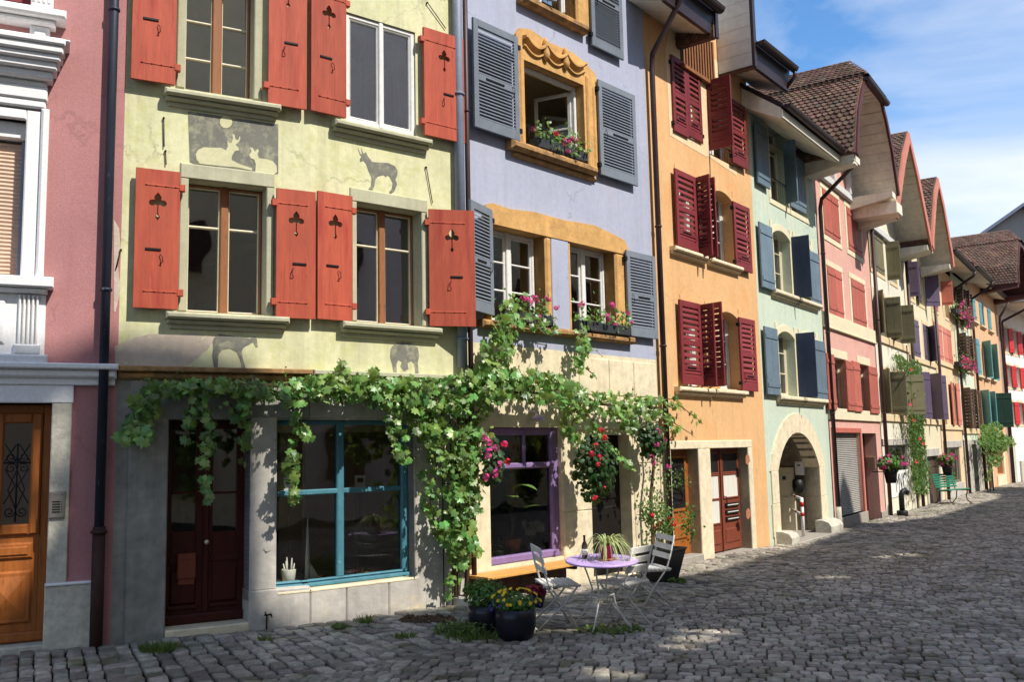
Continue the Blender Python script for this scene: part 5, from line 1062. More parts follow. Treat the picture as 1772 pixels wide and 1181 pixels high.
for px, py in ((1291, 796), (1292, 890)):   # spalled patches with brown cores
    q = S.uz(px, py); mb = MB(); mb.extr([(q[0] + dx * .09, q[1] + dz_ * .1) for dx, dz_ in ((-1, -.6), (0, -1), (1, -.3), (.8, .7), (.1, 1), (-.9, .5))], lambda x, y, s: S.P(x, .026 + .006 * s, y)); mb.build('stone_scar', M['terra'], h)
# box eaves and the central gable hood
ob = thing_eave = None
def boxeave(par, S, u0, u1, d, zw, zo, fh, lean=.06):
    mb = MB(); mb.hexa([S.P(u0, 0, zw), S.P(u0, d, zo), S.P(u1, d, zo), S.P(u1, 0, zw), S.P(u0, 0, zw + .03), S.P(u0, d, zo + .03), S.P(u1, d, zo + .03), S.P(u1, 0, zw + .03)]); sf = mb
    f = MB(); f.hexa([S.P(u0, d - .05, zo - .01), S.P(u0, d + .02, zo - .01), S.P(u1, d + .02, zo - .01), S.P(u1, d - .05, zo - .01), S.P(u0, d - .05, zo + fh), S.P(u0, d + lean, zo + fh), S.P(u1, d + lean, zo + fh), S.P(u1, d - .05, zo + fh)])
    f.quad(S.P(u0, 0, zw), S.P(u0, d, zo), S.P(u0, d, zo + fh), S.P(u0, 0, zo + fh + .5)); f.quad(S.P(u1, 0, zw), S.P(u1, d, zo), S.P(u1, d, zo + fh), S.P(u1, 0, zo + fh + .5))
    f.hexa([S.P(u0, d + .05, zo + fh), S.P(u0, -5, zo + fh + 3.4), S.P(u1, -5, zo + fh + 3.4), S.P(u1, d + .05, zo + fh), S.P(u0, d + .05, zo + fh + .1), S.P(u0, -5, zo + fh + 3.5), S.P(u1, -5, zo + fh + 3.5), S.P(u1, d + .05, zo + fh + .1)])
    o = f.build('roof', M['fascia'], par); sf.build('soffit', M['soffit'], o); gutter(o, S, u0, u1, d + .16, zo + fh + .02, .08); return o
e1 = S.uz(1303, 122, .8); e2 = S.uz(1363, 165, .8); zo = (e1[1] + e2[1]) / 2; zw = S.uz(1292, 150)[1]; print('orange eave', e1, e2, zw, S.uz(1170, 57), S.uz(1185, 15, .8), S.uz(1232, 62, .8), S.uz(1300, 0, .8), S.uz(1300, 112, .8), S.uz(1240, 122, 0))
uR = S.uz(1240, 122, 0)[0]; uR2 = S.uz(1300, 60, .8)[0]
ghu1 = max(uR, 2.5)
zo = 8.58; boxeave(h, S, -.45, 1.2, .65, zo + .22, zo, .40); boxeave(h, S, 2.80, L + .45, .65, zo + .22, zo, .40)
hood(h, S, 2.0, [(.78, zo - .05), (.78, zo + 2.2), (.5, zo + 2.9), (0, zo + 3.5)], .7, 4, M['fascia'], .05, M['soffitw'], bt=.04, wallmat=M['soffitw'], boxes=False)
mb = MB(); n = 12; s0, s1 = S.uz(1180, 80)[0], S.uz(1228, 90)[0]; zb_ = S.uz(1205, 84)[1] - .12
mb.bbox(S, 1.25, 2.5, -.01, .012, zo - .3, zo + .5, .002); mb.build('loft_shade_panel', M['vent'], h); mb = MB()  # black panel stands in for the shaded loft behind the slats
for i in range(n): u = 1.28 + i * .105; mb.bbox(S, u, u + .05, .012, .06, zo - .3, zo + .5, .006)
mb.bbox(S, 1.2, 2.55, .0, .09, zo - .38, zo - .3, .01); mb.build('loft_slats', M['slatwood'], h)
pp = [S.P(-.1, .82, zo + .4), S.P(-.12, .82, zo + .2), S.P(.06, .12, zo - .55), S.P(.06, .1, zo - .8), S.P(.06, .1, -.3)]
pipe(h, pp, .045, M['brownpipe'], (5.2, 3.3, 1.4))
pp = [S.P(L + .40, .82, zo + .4), S.P(L + .43, .82, zo + .25), S.P(L + .36, .6, zo + .0)]; pipe(h, pp, .04, M['brownpipe'])

# ================================================================ HOUSE 5: mint house with the arched doorway
S = MIN; L = S.L
h = thing('mint_house', base(S, 2), 'mint green house with slate blue shutters above a round stone archway', 'house')
ta = S.R(1331, 1360, 222, 350); tb = S.R(1366, 1393, 272, 361); ma = S.R(1339, 1368, 402, 508); la = S.R(1348, 1376.5, 575, 687)
mb_ = (ma[1] + .35, ma[1] + 1.35, ma[2], ma[3]); lb = (la[1] + .4, la[1] + 1.4, la[2], la[3])
tb = (tb[0], tb[1], ta[2] + 0, ta[3])
ar = S.R(1346, 1418, 749, 940); AW = (ar[0], ar[1]); rz = S.uz(1346, 800)[1]; at = S.uz(1383, 749)[1]; rise = at - S.uz(1347, 815)[1]
arch = (ar[0], ar[1], -.6, at)
print('mint', ta, tb, ma, la, arch, rise)
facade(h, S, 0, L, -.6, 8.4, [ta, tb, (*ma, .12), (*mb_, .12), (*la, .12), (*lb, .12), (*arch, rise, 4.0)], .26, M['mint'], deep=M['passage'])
shell(h, S, S, L, 8.0, M['mint'], 6, (2.5, 4.8, 7.9))
for w in (ta, tb): surround(h, S, w, .12, .015, M['palecream'], bottom=True)
for w in (ma, mb_, la, lb): surround(h, S, w, .13, .015, M['palecream'], rise=.12)
for w in (ta, tb, ma, mb_, la, lb): window(h, S, w, .2, M['cream_f'], True, (.36, .7), fw=.045, mw=.05, curtain=[(.3, 1)] if w in (la, ma) else None)
railing(h, S, ta[0], ta[1], ta[2] + .02, ta[2] + .45, .03, 8)
for w in (ta,): z = w[2]; 
for w in (ma, mb_, la, lb): sill(h, S, w[0] - .28, w[1] + .28, w[2], .13, .08, M['cstone'], low=.04)
K = dict(style='ledged', mat=M['bluesh'], hard=None); KD = dict(K, mat=M['dbluesh'])
sflat(h, S, 1309.5, 1330, 217, 320, 'R', **K); sperp(h, S, 1357, 1365.5, 242, 345, -1, 70, **K); sflat(h, S, 1366.5, 1379, 268, 359, 'L', off=.01, **K); sflat(h, S, 1379.5, 1393, 276, 366, 'R', off=.01, **K)
sflat(h, S, 1317, 1338.5, 390, 499, 'R', **K); sperp(h, S, 1370, 1402, 410, 514, -1, 92, **KD); sflat(h, S, 1402, 1419, 438, 529, 'L', **K)
sflat(h, S, 1326, 1348, 568, 683.5, 'R', **K); sperp(h, S, 1378, 1412, 577, 687, -1, 92, **KD); sflat(h, S, 1411.5, 1430, 591, 692, 'L', **K)
# arch ring
mb = MB(); w = .40; pts = arc(arch[0], arch[1], arch[3] - rise, rise, 13); cu = (arch[0] + arch[1]) / 2
def outp(x, z):
    if z <= arch[3] - rise + 1e-4: return (x + (-w if x < cu else w), z)
    v = Vector((x - cu, (z - (arch[3] - rise)) * ((arch[1] - arch[0]) / 2 / rise))).normalized(); return (x + v.x * w, z + v.y * (S.uz(1383, 718)[1] - arch[3] + .02))
for p, q in zip(pts, pts[1:]):
    po, qo = outp(*p), outp(*q); pa, qa = [(p[0] + (q[0] - p[0]) * f, p[1] + (q[1] - p[1]) * f) for f in (.01, .99)]; poa, qoa = [(po[0] + (qo[0] - po[0]) * f, po[1] + (qo[1] - po[1]) * f) for f in (.01, .99)]
    mb.hexa([S.P(pa[0], -.3, pa[1]), S.P(pa[0], .03, pa[1]), S.P(qa[0], .03, qa[1]), S.P(qa[0], -.3, qa[1]), S.P(poa[0], -.3, poa[1]), S.P(poa[0], .03, poa[1]), S.P(qoa[0], .03, qoa[1]), S.P(qoa[0], -.3, qoa[1])])
for sg, u in ((-1, arch[0]), (1, arch[1])):
    z = arch[3] - rise
    for k in range(3): zz0 = -.6 + (z + .6) * k / 3; mb.bbox(S, min(u, u + sg * w * (1 if k % 2 else .9)), max(u, u + sg * w * (1 if k % 2 else .9)), -.3, .032, zz0 + .002, -.6 + (z + .6) * (k + 1) / 3 - .002, .008)
mb.build('arch_stones', M['cstone'], h)
zg = gz(*S.P(cu, .2, 0)[:2])
for sg, u, wd, hh in ((-1, arch[0], .5, .24), (1, arch[1], .6, .28)):
    mb = MB(); n = 12; u0 = u - wd * .7 if sg < 0 else u - .45; u1 = u0 + wd + (.3 if sg > 0 else 0)
    pr = [(.0, -.1), (.32, -.1), (.33, hh * .55), (.28, hh * .85), (.16, hh), (.0, hh)]
    for (a, b), (c, d) in zip(pr, pr[1:]): mb.add([S.P(u0 + .04, a, zg + b), S.P(u1 - .04, a, zg + b), S.P(u1 - .04, c, zg + d), S.P(u0 + .04, c, zg + d)], [(0, 1, 2, 3)], True)
    for uu, u2 in ((u0, u0 + .04), (u1, u1 - .04)): mb.add([S.P(u2, a, zg + b) for a, b in pr], [tuple(range(len(pr)))])
    mb.build('bumper_stone', M['jstone'], h)
# passage inside the arch, with a door and two boxes on its right side wall
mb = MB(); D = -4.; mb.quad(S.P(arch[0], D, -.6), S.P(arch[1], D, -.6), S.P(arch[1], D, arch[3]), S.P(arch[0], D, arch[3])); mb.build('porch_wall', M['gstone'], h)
mb = MB(); mb.bbox(S, arch[0], arch[1], -4., .35, -.7, zg + .03, .02); mb.build('porch_floor', M['concrete'], h)
pa_, pb_ = S.P(arch[1], -4, 0), S.P(arch[1], 0, 0); SW = Seg((pa_.x, pa_.y), (pb_.x, pb_.y))
k = SW.R(1346, 1376.5, 809, 925, .03); k0_ = SW.uz(1346, 866, .03)[0] - .3; mb = MB(); mb.bbox(SW, k0_, k[1], .0, .05, zg, k[3], .01); mb.bbox(SW, k[0] + .1, k[1] - .12, .05, .065, zg + .2, zg + .75, .015); do = mb.build('door', M['cream_f'], h)
mb = MB(); q = SW.R(1354, 1360, 825, 831, .05); mb.bbox(SW, q[0], q[1], .05, .06, q[2], q[3], .002); mb.build('name_plate', M['dbluesh'], do)
k = SW.R(1375, 1389.5, 799, 823, .1); mb = MB(); mb.bbox(SW, k[0], k[1], .0, .1, k[2], k[3], .015); o = mb.build('letter_box', M['paper'], h); mb = MB(); mb.bbox(SW, k[0] + .06, k[1] - .06, .1, .104, k[3] - .1, k[3] - .07, .001); mb.build('slot', M['ink'], o)
k = SW.R(1374, 1386, 829, 854, .1); mb = MB(); c = SW.P((k[0] + k[1]) / 2, .07, (k[2] + k[3]) / 2); hh_ = (k[3] - k[2]) / 2; mb.lathe(c, [(.02, -hh_), (.10, -hh_ * .8), (.12, -.02), (.11, hh_ * .8), (.04, hh_)], 14); mb.build('electric_meter', M['vent'], h)
# handrail, red and white
t = thing('barrier_rail', ground(1380, 931), 'white steel handrail with red bands at the right of the stone archway', 'handrail')
g0 = ground(1381, 931); u, d = (g0 - S.a).dot(S.t), (g0 - S.a).dot(S.n); d = min(max(d, .05), .35)
za = S.uz(1381, 863, d)[1]; z0 = S.uz(1381, 931, d)[1]; zb_ = S.uz(1381, 893, d)[1]
def banded(pts, r, fr):
    w, rd = MB(), MB(); p, q = Vector(pts[0]), Vector(pts[1]); w.tube([p, q], r, 10)
    for a, b in fr: rd.tube([p.lerp(q, a), p.lerp(q, b)], r * 1.04, 10)
    o = w.build('post' if abs((q - p).z) > .5 else 'rail', M['whitepaint'], t); rd.build('red_band', M['redpaint'], o)
ue = S.uz(1412, 858, d - .5)[0]
banded((S.P(u, d, z0 - .05), S.P(u, d, za)), .035, ((.55, .64), (.78, .9))); ub = u + .15
banded((S.P(u, d, za - .02), S.P(arch[1] - .02, d - .65, za - .02)), .028, ((.5, .66),)); banded((S.P(u, d, zb_), S.P(arch[1] - .02, d - .65, zb_)), .028, ((.5, .62),))
# eave
ze = (S.uz(1327, 160, .95)[1] + S.uz(1447, 275, .95)[1]) / 2; zwl = (S.uz(1310, 200)[1] + S.uz(1425, 300)[1]) / 2; print('mint eave', ze, zwl, S.uz(1327, 160, .8), S.uz(1447, 275, .8))
ze = 8.0; mb = MB(); sf = MB(); u0, u1 = -.3, L + .1
sf.hexa([S.P(u0, 0, 8.22), S.P(u0, .76, 7.80), S.P(u1, .76, 7.80), S.P(u1, 0, 8.22), S.P(u0, 0, 8.6), S.P(u0, .76, 8.02), S.P(u1, .76, 8.02), S.P(u1, 0, 8.6)])
sf.bbox(S, u0, u1, .76, .79, 7.82, 7.98, .006)
mb.hexa([S.P(u0, .80, 8.02), S.P(u1, .80, 8.02), S.P(u1, -4.5, 12), S.P(u0, -4.5, 12), S.P(u0, .80, 8.1), S.P(u1, .80, 8.1), S.P(u1, -4.5, 12.1), S.P(u0, -4.5, 12.1)])
o = mb.build('roof', M['fascia'], h); sf.build('soffit', M['soffit'], o); gutter(o, S, u0, u1, .87, 8.06, .075)
pipe(h, [S.P(L + .02, .88, ze), S.P(L + .02, .85, ze - .15), S.P(L + .03, .14, ze - .75), S.P(L + .03, .1, ze - .95), S.P(L + .03, .1, .35)], .045, M['brownpipe'], (6, 4.2, 2.4)); zq = gz(*S.P(L, .1, 0)[:2]); pipe(h, [S.P(L + .03, .1, .35), S.P(L + .03, .1, zq - .05)], .06, M['jstone'], name='pipe_foot')

# ================================================================ HOUSE 6: salmon pink house
S = PIN; L = S.L
h = thing('salmon_house', base(S, 2), 'salmon pink house with terracotta shutters, metal roller door and a great boarded gable hood', 'house')
T1 = S.R(1424, 1450.5, 337, 412); T2 = S.R(1466, 1489, 370, 438); m1 = S.R(1432, 1457, 467, 547); m2 = S.R(1474, 1496.5, 491, 566)
lw1 = S.R(1443, 1466, 622, 708); lw2 = S.R(1488, 1505.5, 633, 713); T2 = (T2[0], T2[1], T1[2], T1[3]); m2 = (m2[0], m2[1], m1[2], m1[3]); lw2 = (lw2[0], lw2[1], lw1[2], lw1[3])
gd = S.R(1445, 1491.5, 750, 893); gd = (gd[0], gd[1], S.uz(1470, 893)[1], S.uz(1470, 750)[1]); dw = (S.uz(1496, 820)[0], S.uz(1520, 820)[0], -.7, gd[3])
print('pink', T1, T2, m1, m2, lw1, lw2, gd, dw)
facade(h, S, 0, L, -.7, 8.0, [T1, T2, m1, m2, lw1, lw2, (*gd, 0, .11), (*dw, 0, .3)], .25, M['pink'])
shell(h, S, S, L, 8.0, M['pink'], 6, (2.4, 4.6, 6.4, 7.95))
for w in (T1, T2, m1, m2): surround(h, S, w, .14, .015, M['palecream'], bottom=w in (T1, T2))
for w in (lw1, lw2): surround(h, S, w, .13, .015, M['palecream'], wt=.2); window(h, S, w, .18, M['cream_f'], True, (.66,), curtain=[(.0, .6)])
for w in (T1, T2, m1, m2):
    mid = (w[0] + w[1]) / 2
    for x, s in ((w[0] + .01, 1), (w[1] - .01, -1)): shutter(h, S, x, mid - w[0] - .015, w[2], w[3], s, 0, 'ledged', M['salsh'], -.01, hard=None)
mb = MB(); mb.bbox(S, 0, L, -.01, .045, m1[2] - .32, m1[2] - .0, .01); mb.bbox(S, 0, L, -.01, .06, m1[2] - .36, m1[2] - .31, .01); mb.build('cornice', M['palecream'], h)
mb = MB(); mb.bbox(S, 0, L, -.01, .05, lw1[2] - .26, lw1[2], .01); mb.build('sill', M['palecream'], h)
K = dict(style='ledged', mat=M['salsh'], hard=None)
sflat(h, S, 1432.5, 1446, 613.5, 709, 'R', **K); sflat(h, S, 1466, 1478, 626, 711, 'L', **K); sflat(h, S, 1478.3, 1490, 627, 713, 'R', **K); sflat(h, S, 1505.5, 1520, 636, 716, 'L', **K)
mb = MB(); n = 44
for i in range(n):
    z0 = gd[2] + (gd[3] - gd[2]) * i / n; z1 = gd[2] + (gd[3] - gd[2]) * (i + 1) / n; mb.add([S.P(gd[0], -.10, z0), S.P(gd[1], -.10, z0), S.P(gd[1], -.075, (z0 + z1) / 2), S.P(gd[0], -.075, (z0 + z1) / 2), S.P(gd[1], -.10, z1), S.P(gd[0], -.10, z1)], [(0, 1, 2, 3), (3, 2, 4, 5)])
mb.build('roller_door', M['rollermetal'], h)
mb = MB(); mb.bbox(S, dw[0], dw[1], -.35, -.29, -.7, dw[3], .01); mb.bbox(S, dw[0] + .15, dw[1] - .15, -.29, -.27, .0, .8, .02); mb.build('door', M['doorred'], h)
mb = MB(); mb.bbox(S, 0, gd[0], -.01, .03, -.7, -.05, .01); mb.bbox(S, gd[0] - .1, dw[0], -.3, .035, -.7, gd[2], .01); mb.bbox(S, dw[1], L, -.01, .03, -.7, -.05, .01); mb.build('plinth', M['concrete'], h)
mb = MB(); mb.bbox(S, gd[0] - .12, gd[0], -.01, .03, gd[2], gd[3] + .12, .01); mb.bbox(S, gd[1], gd[1] + .1, -.01, .03, gd[2], gd[3] + .12, .01); mb.bbox(S, gd[0], gd[1], -.01, .03, gd[3], gd[3] + .12, .01); mb.build('door_frame', M['salsh'], h)
k = S.R(1503.7, 1513.5, 791, 810, -.3); mb = MB(); mb.bbox(S, dw[1] - .03, dw[1], -.26, -.06, k[2], k[3], .005); mb.build('intercom', M['brass'], h)
k0, k1 = S.uz(1482, 262, 1.1), S.uz(1555, 343, 1.1); zt = S.uz(1515, 160, 1.1)[1]
hood(h, S, 1.5, [(2.12, 7.95), (1.98, 8.35), (1.72, 9.0), (1.25, 9.65), (.80, 10.08)], 1.1, 4.2, M['bargedark'], .10, M['soffit'], jerk=.75, wallmat=M['pink'])
mb = MB(); mb.bbox(S, -.6, L * .75, -.01, .1, 7.85, 8.05, .02)
for u in (.1, 1.45, 2.9): mb.bbox(S, u, u + .16, .0, .12, 8.0, 9.2, .02)
mb.build('gable_timber', M['soffitw'], h)
gutter(h, S, .5, 2.6, 1.18, 10.05, .07)
pipe(h, [S.P(L + .0, .12, 7.7), S.P(L + .0, .12, -.6)], .05, M['brownpipe'], (5, 2.5))
# beam ends
mb = MB(); mb.bbox(S, 3.3, 3.9, 0, 1.12, 7.45, 7.75, .02); mb.build('eave_beam', M['soffit'], h); mb = MB(); mb.bbox(S, -.6, -.3, 0, 1.05, 7.75, 7.95, .02); mb.build('eave_beam', M['soffit'], h)

# ================================================================ HOUSE 7: cream house with olive shutters
S = B6; L = S.L
h = thing('cream_house', base(S, 2), 'cream house with olive shutters and a tall red-edged gable hood, beside the salmon house', 'house')
a1 = S.R(1505, 1527, 404, 469); m1 = S.R(1515, 1532, 512, 581); m2 = S.R(1543.6, 1556.5, 530, 595); m2 = (m2[0], m2[1], m1[2], m1[3]); l1 = S.R(1526, 1541, 643, 717); l2 = (m2[0], m2[1], l1[2], l1[3])
a2 = (S.uz(1540, 460)[0] - .1, S.uz(1540, 460)[0] + .8, a1[2], a1[3])
sp = S.R(1534, 1572, 771, 858); print('b6', a1, m1, m2, l1, sp)
facade(h, S, 0, L, -.7, 7.9, [a1, a2, m1, m2, l1, l2, sp], .25, M['cream'])
shell(h, S, S, L, 7.8, M['cream'], 6, (2.2, 4.3, 6.2, 7.8))
for w in (a1, a2, m1, m2, l1, l2): surround(h, S, w, .13, .015, M['sand'], bottom=True)
for w in (m1, m2, l1, l2, a2): window(h, S, w, .18, M['brownsh'], True, (.6,), curtain=[(.0, .4), (.6, 1)])
for w in (m1, m2): railing(h, S, w[0], w[1], w[2] + .02, w[2] + .5, .02, 8)
for w in (m1, l1): mb = MB(); mb.bbox(S, 0, L, -.01, .05, w[2] - .2, w[2], .01); mb.build('sill', M['sand'], h)
K = dict(style='ledged', mat=M['olivesh'], hard=None); mid = (a1[0] + a1[1]) / 2
for x, s in ((a1[0], 1), (a1[1], -1)): shutter(h, S, x, (a1[1] - a1[0]) / 2 - .01, a1[2], a1[3], s, 0, off=-.01, **K)
sperp(h, S, 1534, 1558, 420, 483, 1, 85, **K)
for w, ok in ((m1, 1), (m2, 1), (l1, 1)):
    for x, s in ((w[0] - .02, -1), (w[1] + .02, 1)): shutter(h, S, x, .40, w[2], w[3], s, 40 if s < 0 else 84, off=.02, **K)
shutter(h, S, l2[0] - .1, .8, l2[2], l2[3] - .05, 1, 50, off=.05, **K)
mb = MB(); mb.bbox(S, 0, L, -.01, .03, sp[3], sp[3] + .18, .01); mb.build('lintel', M['lstone'], h)
window(h, S, sp, .07, M['plate'], False, (), fw=.04, gl=M['glassdim'])
q = S.uz(1536, 818, -.1)[1]; po = MB(); po.bbox(S, sp[0] - .05, sp[1] + .0, .012, .02, S.uz(1553, 860)[1], S.uz(1553, 815)[1], .002); o = po.build('poster', M['paper'], h)
def text_obj(S, s, u, d, z, size, mat, par, name='lettering'):
    cu = bpy.data.curves.new(name, 'FONT'); cu.body = s; cu.size = size; cu.extrude = .002; tmp = bpy.data.objects.new(name, cu); COL.objects.link(tmp)
    dg = bpy.context.evaluated_depsgraph_get(); me = bpy.data.meshes.new_from_object(tmp.evaluated_get(dg)); bpy.data.objects.remove(tmp)
    off = Vector(par['org']); Mx = Matrix(((S.t.x, 0, S.n.x, 0), (S.t.y, 0, S.n.y, 0), (0, 1, 0, 0), (0, 0, 0, 1))); me.transform(Matrix.Translation(S.P(u, d, z) - off) @ Mx)
    ob_ = bpy.data.objects.new(name, me); COL.objects.link(ob_); ob_.parent = par; me.materials.clear(); me.materials.append(mat); return ob_
k = S.uz(1549, 826, .02); text_obj(S, 'MVC', k[0] + .0, .021, k[1] - .42, .72, M['ink'], o)
hood(h, S, 1.65, [(2.75, 7.6), (2.45, 7.95), (1.1, 9.5), (0, 10.42)], .92, 4.5, M['bargered'], .26, M['soffit'], wallmat=M['cream'], bt=.06)
mb = MB(); mb.bbox(S, 0, L, -.01, .1, 7.55, 7.75, .02); mb.build('gable_timber', M['soffitw'], h)
pipe(h, [S.P(L, .12, 7.6), S.P(L, .12, -.6)], .05, M['brownpipe'], (5, 2.5))

# ================================================================ HOUSE 8
S = B7; L = S.L
h = thing('pale_cream_house', base(S, 2), 'pale cream house with purple shutters behind the tall climbing plant', 'house')
W = {}
a1 = S.R(1569, 1582, 447, 508); a1 = (.5, 1.5, 6.3, 7.6); a2 = (2.3, 3.3, 6.3, 7.6); m1 = S.R(1574, 1590, 554, 617); m2 = (2.6, 3.6, m1[2], m1[3]); l1 = (.5, 1.4, 2.45, 3.95); l2 = (2.7, 3.5, 2.45, 3.95); dd = S.R(1604, 1624, 790, 852)
dd = (dd[0], dd[1], -.7, dd[3])
facade(h, S, 0, L, -.8, 7.9, [a1, a2, m1, m2, l1, l2, dd], .25, M['palecream']); shell(h, S, S, L, 7.8, M['palecream'], 6, (2.1, 4.2, 6.1, 7.8))
for w in (a1, a2, m1, m2, l1, l2): surround(h, S, w, .13, .015, M['sand'], bottom=True)
for w in (a1, a2, l1, l2): window(h, S, w, .18, M['cream_f'], True, (.6,), curtain=[(.0, .5)])
for w in (m1, l1): mb = MB(); mb.bbox(S, 0, L, -.01, .05, w[2] - .18, w[2], .01); mb.build('sill', M['sand'], h)
K = dict(style='ledged', mat=M['purpsh'], hard=None)
for w in (m1, m2): shutter(h, S, w[0], (w[1] - w[0]) / 2, w[2], w[3], 1, 0, off=-.01, **K); shutter(h, S, w[1], (w[1] - w[0]) / 2, w[2], w[3], -1, 0 if w is m1 else 35, off=-.01, **K)
sperp(h, S, 1569, 1589, 455, 512, 1, 80, **K)
shutter(h, S, a2[0], .5, a2[2], a2[3], -1, 8, off=.05, **K); shutter(h, S, a2[1], .5, a2[2], a2[3], 1, 50, off=.05, **K)
shutter(h, S, l1[1], .5, l1[2], l1[3], 1, 20, off=.05, **K); shutter(h, S, l2[0], .5, l2[2], l2[3], -1, 60, off=.05, **K); shutter(h, S, l2[1], .62, l2[2], l2[3], 1, 30, off=.05, **K)
mb = MB(); mb.bbox(S, dd[0] - .25, dd[0], -.2, .04, -.8, dd[3] + .25, .01); mb.bbox(S, dd[1], dd[1] + .25, -.2, .04, -.8, dd[3] + .25, .01); mb.bbox(S, dd[0], dd[1], -.2, .038, dd[3], dd[3] + .25, .01); mb.build('stone_frame', M['lstone'], h)
mb = MB(); mb.bbox(S, dd[0], dd[1], -.16, -.1, -.8, dd[3], .01); mb.build('door', M['brownsh'], h)
hood(h, S, 1.5, [(2.0, 7.6), (1.85, 8.0), (.8, 9.5), (0, 10.15)], .95, 4.5, M['bargered'], .24, M['soffit'], wallmat=M['palecream'], bt=.06)
pipe(h, [S.P(L, .12, 7.6), S.P(L, .12, -.7)], .05, M['brownpipe'], (5, 2.5))

# ================================================================ HOUSE 9
S = B8; L = S.L
h = thing('peach_house', base(S, 2), 'peach house with rose shutters and a shop window behind the green bench', 'house')
a1 = (.3, 1.3, 6.4, 7.7); a2 = (2.9, 3.9, 6.4, 7.7); m1 = S.R(1616, 1630, 562, 622); m2 = S.R(1632.5, 1646, 574, 628); m2 = (m2[0], m2[1], m1[2], m1[3]); l1 = (.6, 1.5, 2.3, 3.9); l2 = (2.9, 3.7, 2.3, 3.9); sp = S.R(1638, 1662, 775, 838)
facade(h, S, 0, L, -.8, 8.2, [a1, a2, m1, m2, l1, l2, sp], .25, M['peach']); shell(h, S, S, L, 8.1, M['peach'], 6, (2.1, 4.2, 6.2, 8))
for w in (a1, a2, m1, m2, l1, l2): surround(h, S, w, .13, .015, M['sand'], bottom=True)
for w in (l1, l2, a2): window(h, S, w, .18, M['cream_f'], True, (.6,), curtain=[(.0, .5)])
for w in (m1, l1): mb = MB(); mb.bbox(S, 0, L, -.01, .05, w[2] - .18, w[2], .01); mb.build('sill', M['sand'], h)
K = dict(style='ledged', mat=M['pinksh'], hard=None)
for w in (a1, m1, m2):
    for x, s in ((w[0], 1), (w[1], -1)): shutter(h, S, x, (w[1] - w[0]) / 2 - .01, w[2], w[3], s, 0, off=-.01, **K)
sperp(h, S, 1629, 1649, 488, 527, 1, 80, **K); shutter(h, S, l2[0], .55, l2[2], l2[3], -1, 4, off=.05, **K); shutter(h, S, l2[1], .55, l2[2], l2[3], 1, 4, off=.05, **K)
mb = MB(); mb.bbox(S, sp[0] - .4, sp[1] + .5, -.01, .03, -.8, sp[2], .01); mb.bbox(S, sp[0] - .4, sp[1] + .5, -.01, .03, sp[3], sp[3] + .25, .01); mb.bbox(S, sp[0] - .4, sp[0], -.2, .028, sp[2], sp[3], .01); mb.build('stone_frame', M['lstone'], h)
window(h, S, sp, .05, M['plate'], False, (), fw=.04, gl=M['glassblue'], curtain=[(0, 1)])
roof(h, S, S, L, 8.35, .8, 3.4, 5); pipe(h, [S.P(L, .9, 8.3), S.P(L, .85, 8.15), S.P(L, .14, 7.7), S.P(L, .12, 7.5), S.P(L, .12, -.7)], .05, M['brownpipe'], (5, 2.5))

# ================================================================ HOUSE 10
S = B9; L = S.L
h = thing('pale_green_house', base(S, 2), 'narrow pale green house with brown louvred shutters and magenta flowers', 'house')
a1 = (.7, 1.5, 6.4, 7.9); a2 = (2.3, 3.1, 6.4, 7.9); m1 = S.R(1660, 1669, 582, 634); m1 = (.6, 1.5, m1[2], m1[3]); m2 = (2.2, 3.1, m1[2], m1[3]); l1 = (.6, 1.5, 2.2, 3.8); l2 = (2.2, 3.1, 2.2, 3.8); d1 = (.35, .95, -.8, 1.55); d2 = (1.9, 3.1, -.8, 1.55)
facade(h, S, 0, L, -.9, 8.4, [a1, a2, m1, m2, l1, l2, (*d1, 0, .4), (*d2, 0, .5)], .25, M['palegreen']); shell(h, S, S, L, 8.2, M['palegreen'], 6, (2.0, 4.2, 6.2, 8))
for w in (a1, a2, m1, m2, l1, l2): surround(h, S, w, .12, .015, M['sand'], bottom=True); window(h, S, w, .18, M['cream_f'], True, (.6,), curtain=[(.0, .6)])
mb = MB(); mb.bbox(S, 0, L, -.01, .05, m1[2] - .2, m1[2], .01); mb.bbox(S, 0, L, -.01, .05, 1.98, 2.2, .01); mb.build('sill', M['sand'], h)
for w in (a1, a2, m1, m2, l1, l2):
    for x, s in ((w[0], -1), (w[1], 1)): shutter(h, S, x, .4, w[2], w[3], s, 30 if s > 0 else 50, 'louvre', M['brownsh'], .03, pitch=.12, hard=None)
mb = MB(); mb.bbox(S, 0, d1[0], -.2, .04, -.9, 1.75, .01); mb.bbox(S, d1[1], d2[0], -.4, .04, -.9, 1.75, .01); mb.bbox(S, d2[1], L, -.4, .04, -.9, 1.75, .01); mb.bbox(S, d1[0], d1[1], -.2, .038, 1.55, 1.75, .01); mb.bbox(S, d2[0], d2[1], -.2, .038, 1.55, 1.75, .01); mb.build('stone_frame', M['lstone'], h)
for w in (d1, d2): mb = MB(); mb.bbox(S, w[0], w[1], -.5, -.38, -.9, w[3], .01); mb.build('door', M['doorred'], h)
roof(h, S, S, L, 8.5, .9, 3.4, 5); pipe(h, [S.P(L, 1.0, 8.45), S.P(L, .95, 8.3), S.P(L, .14, 7.8), S.P(L, .12, 7.6), S.P(L, .12, -.8)], .05, M['brownpipe'], (5, 2.5))

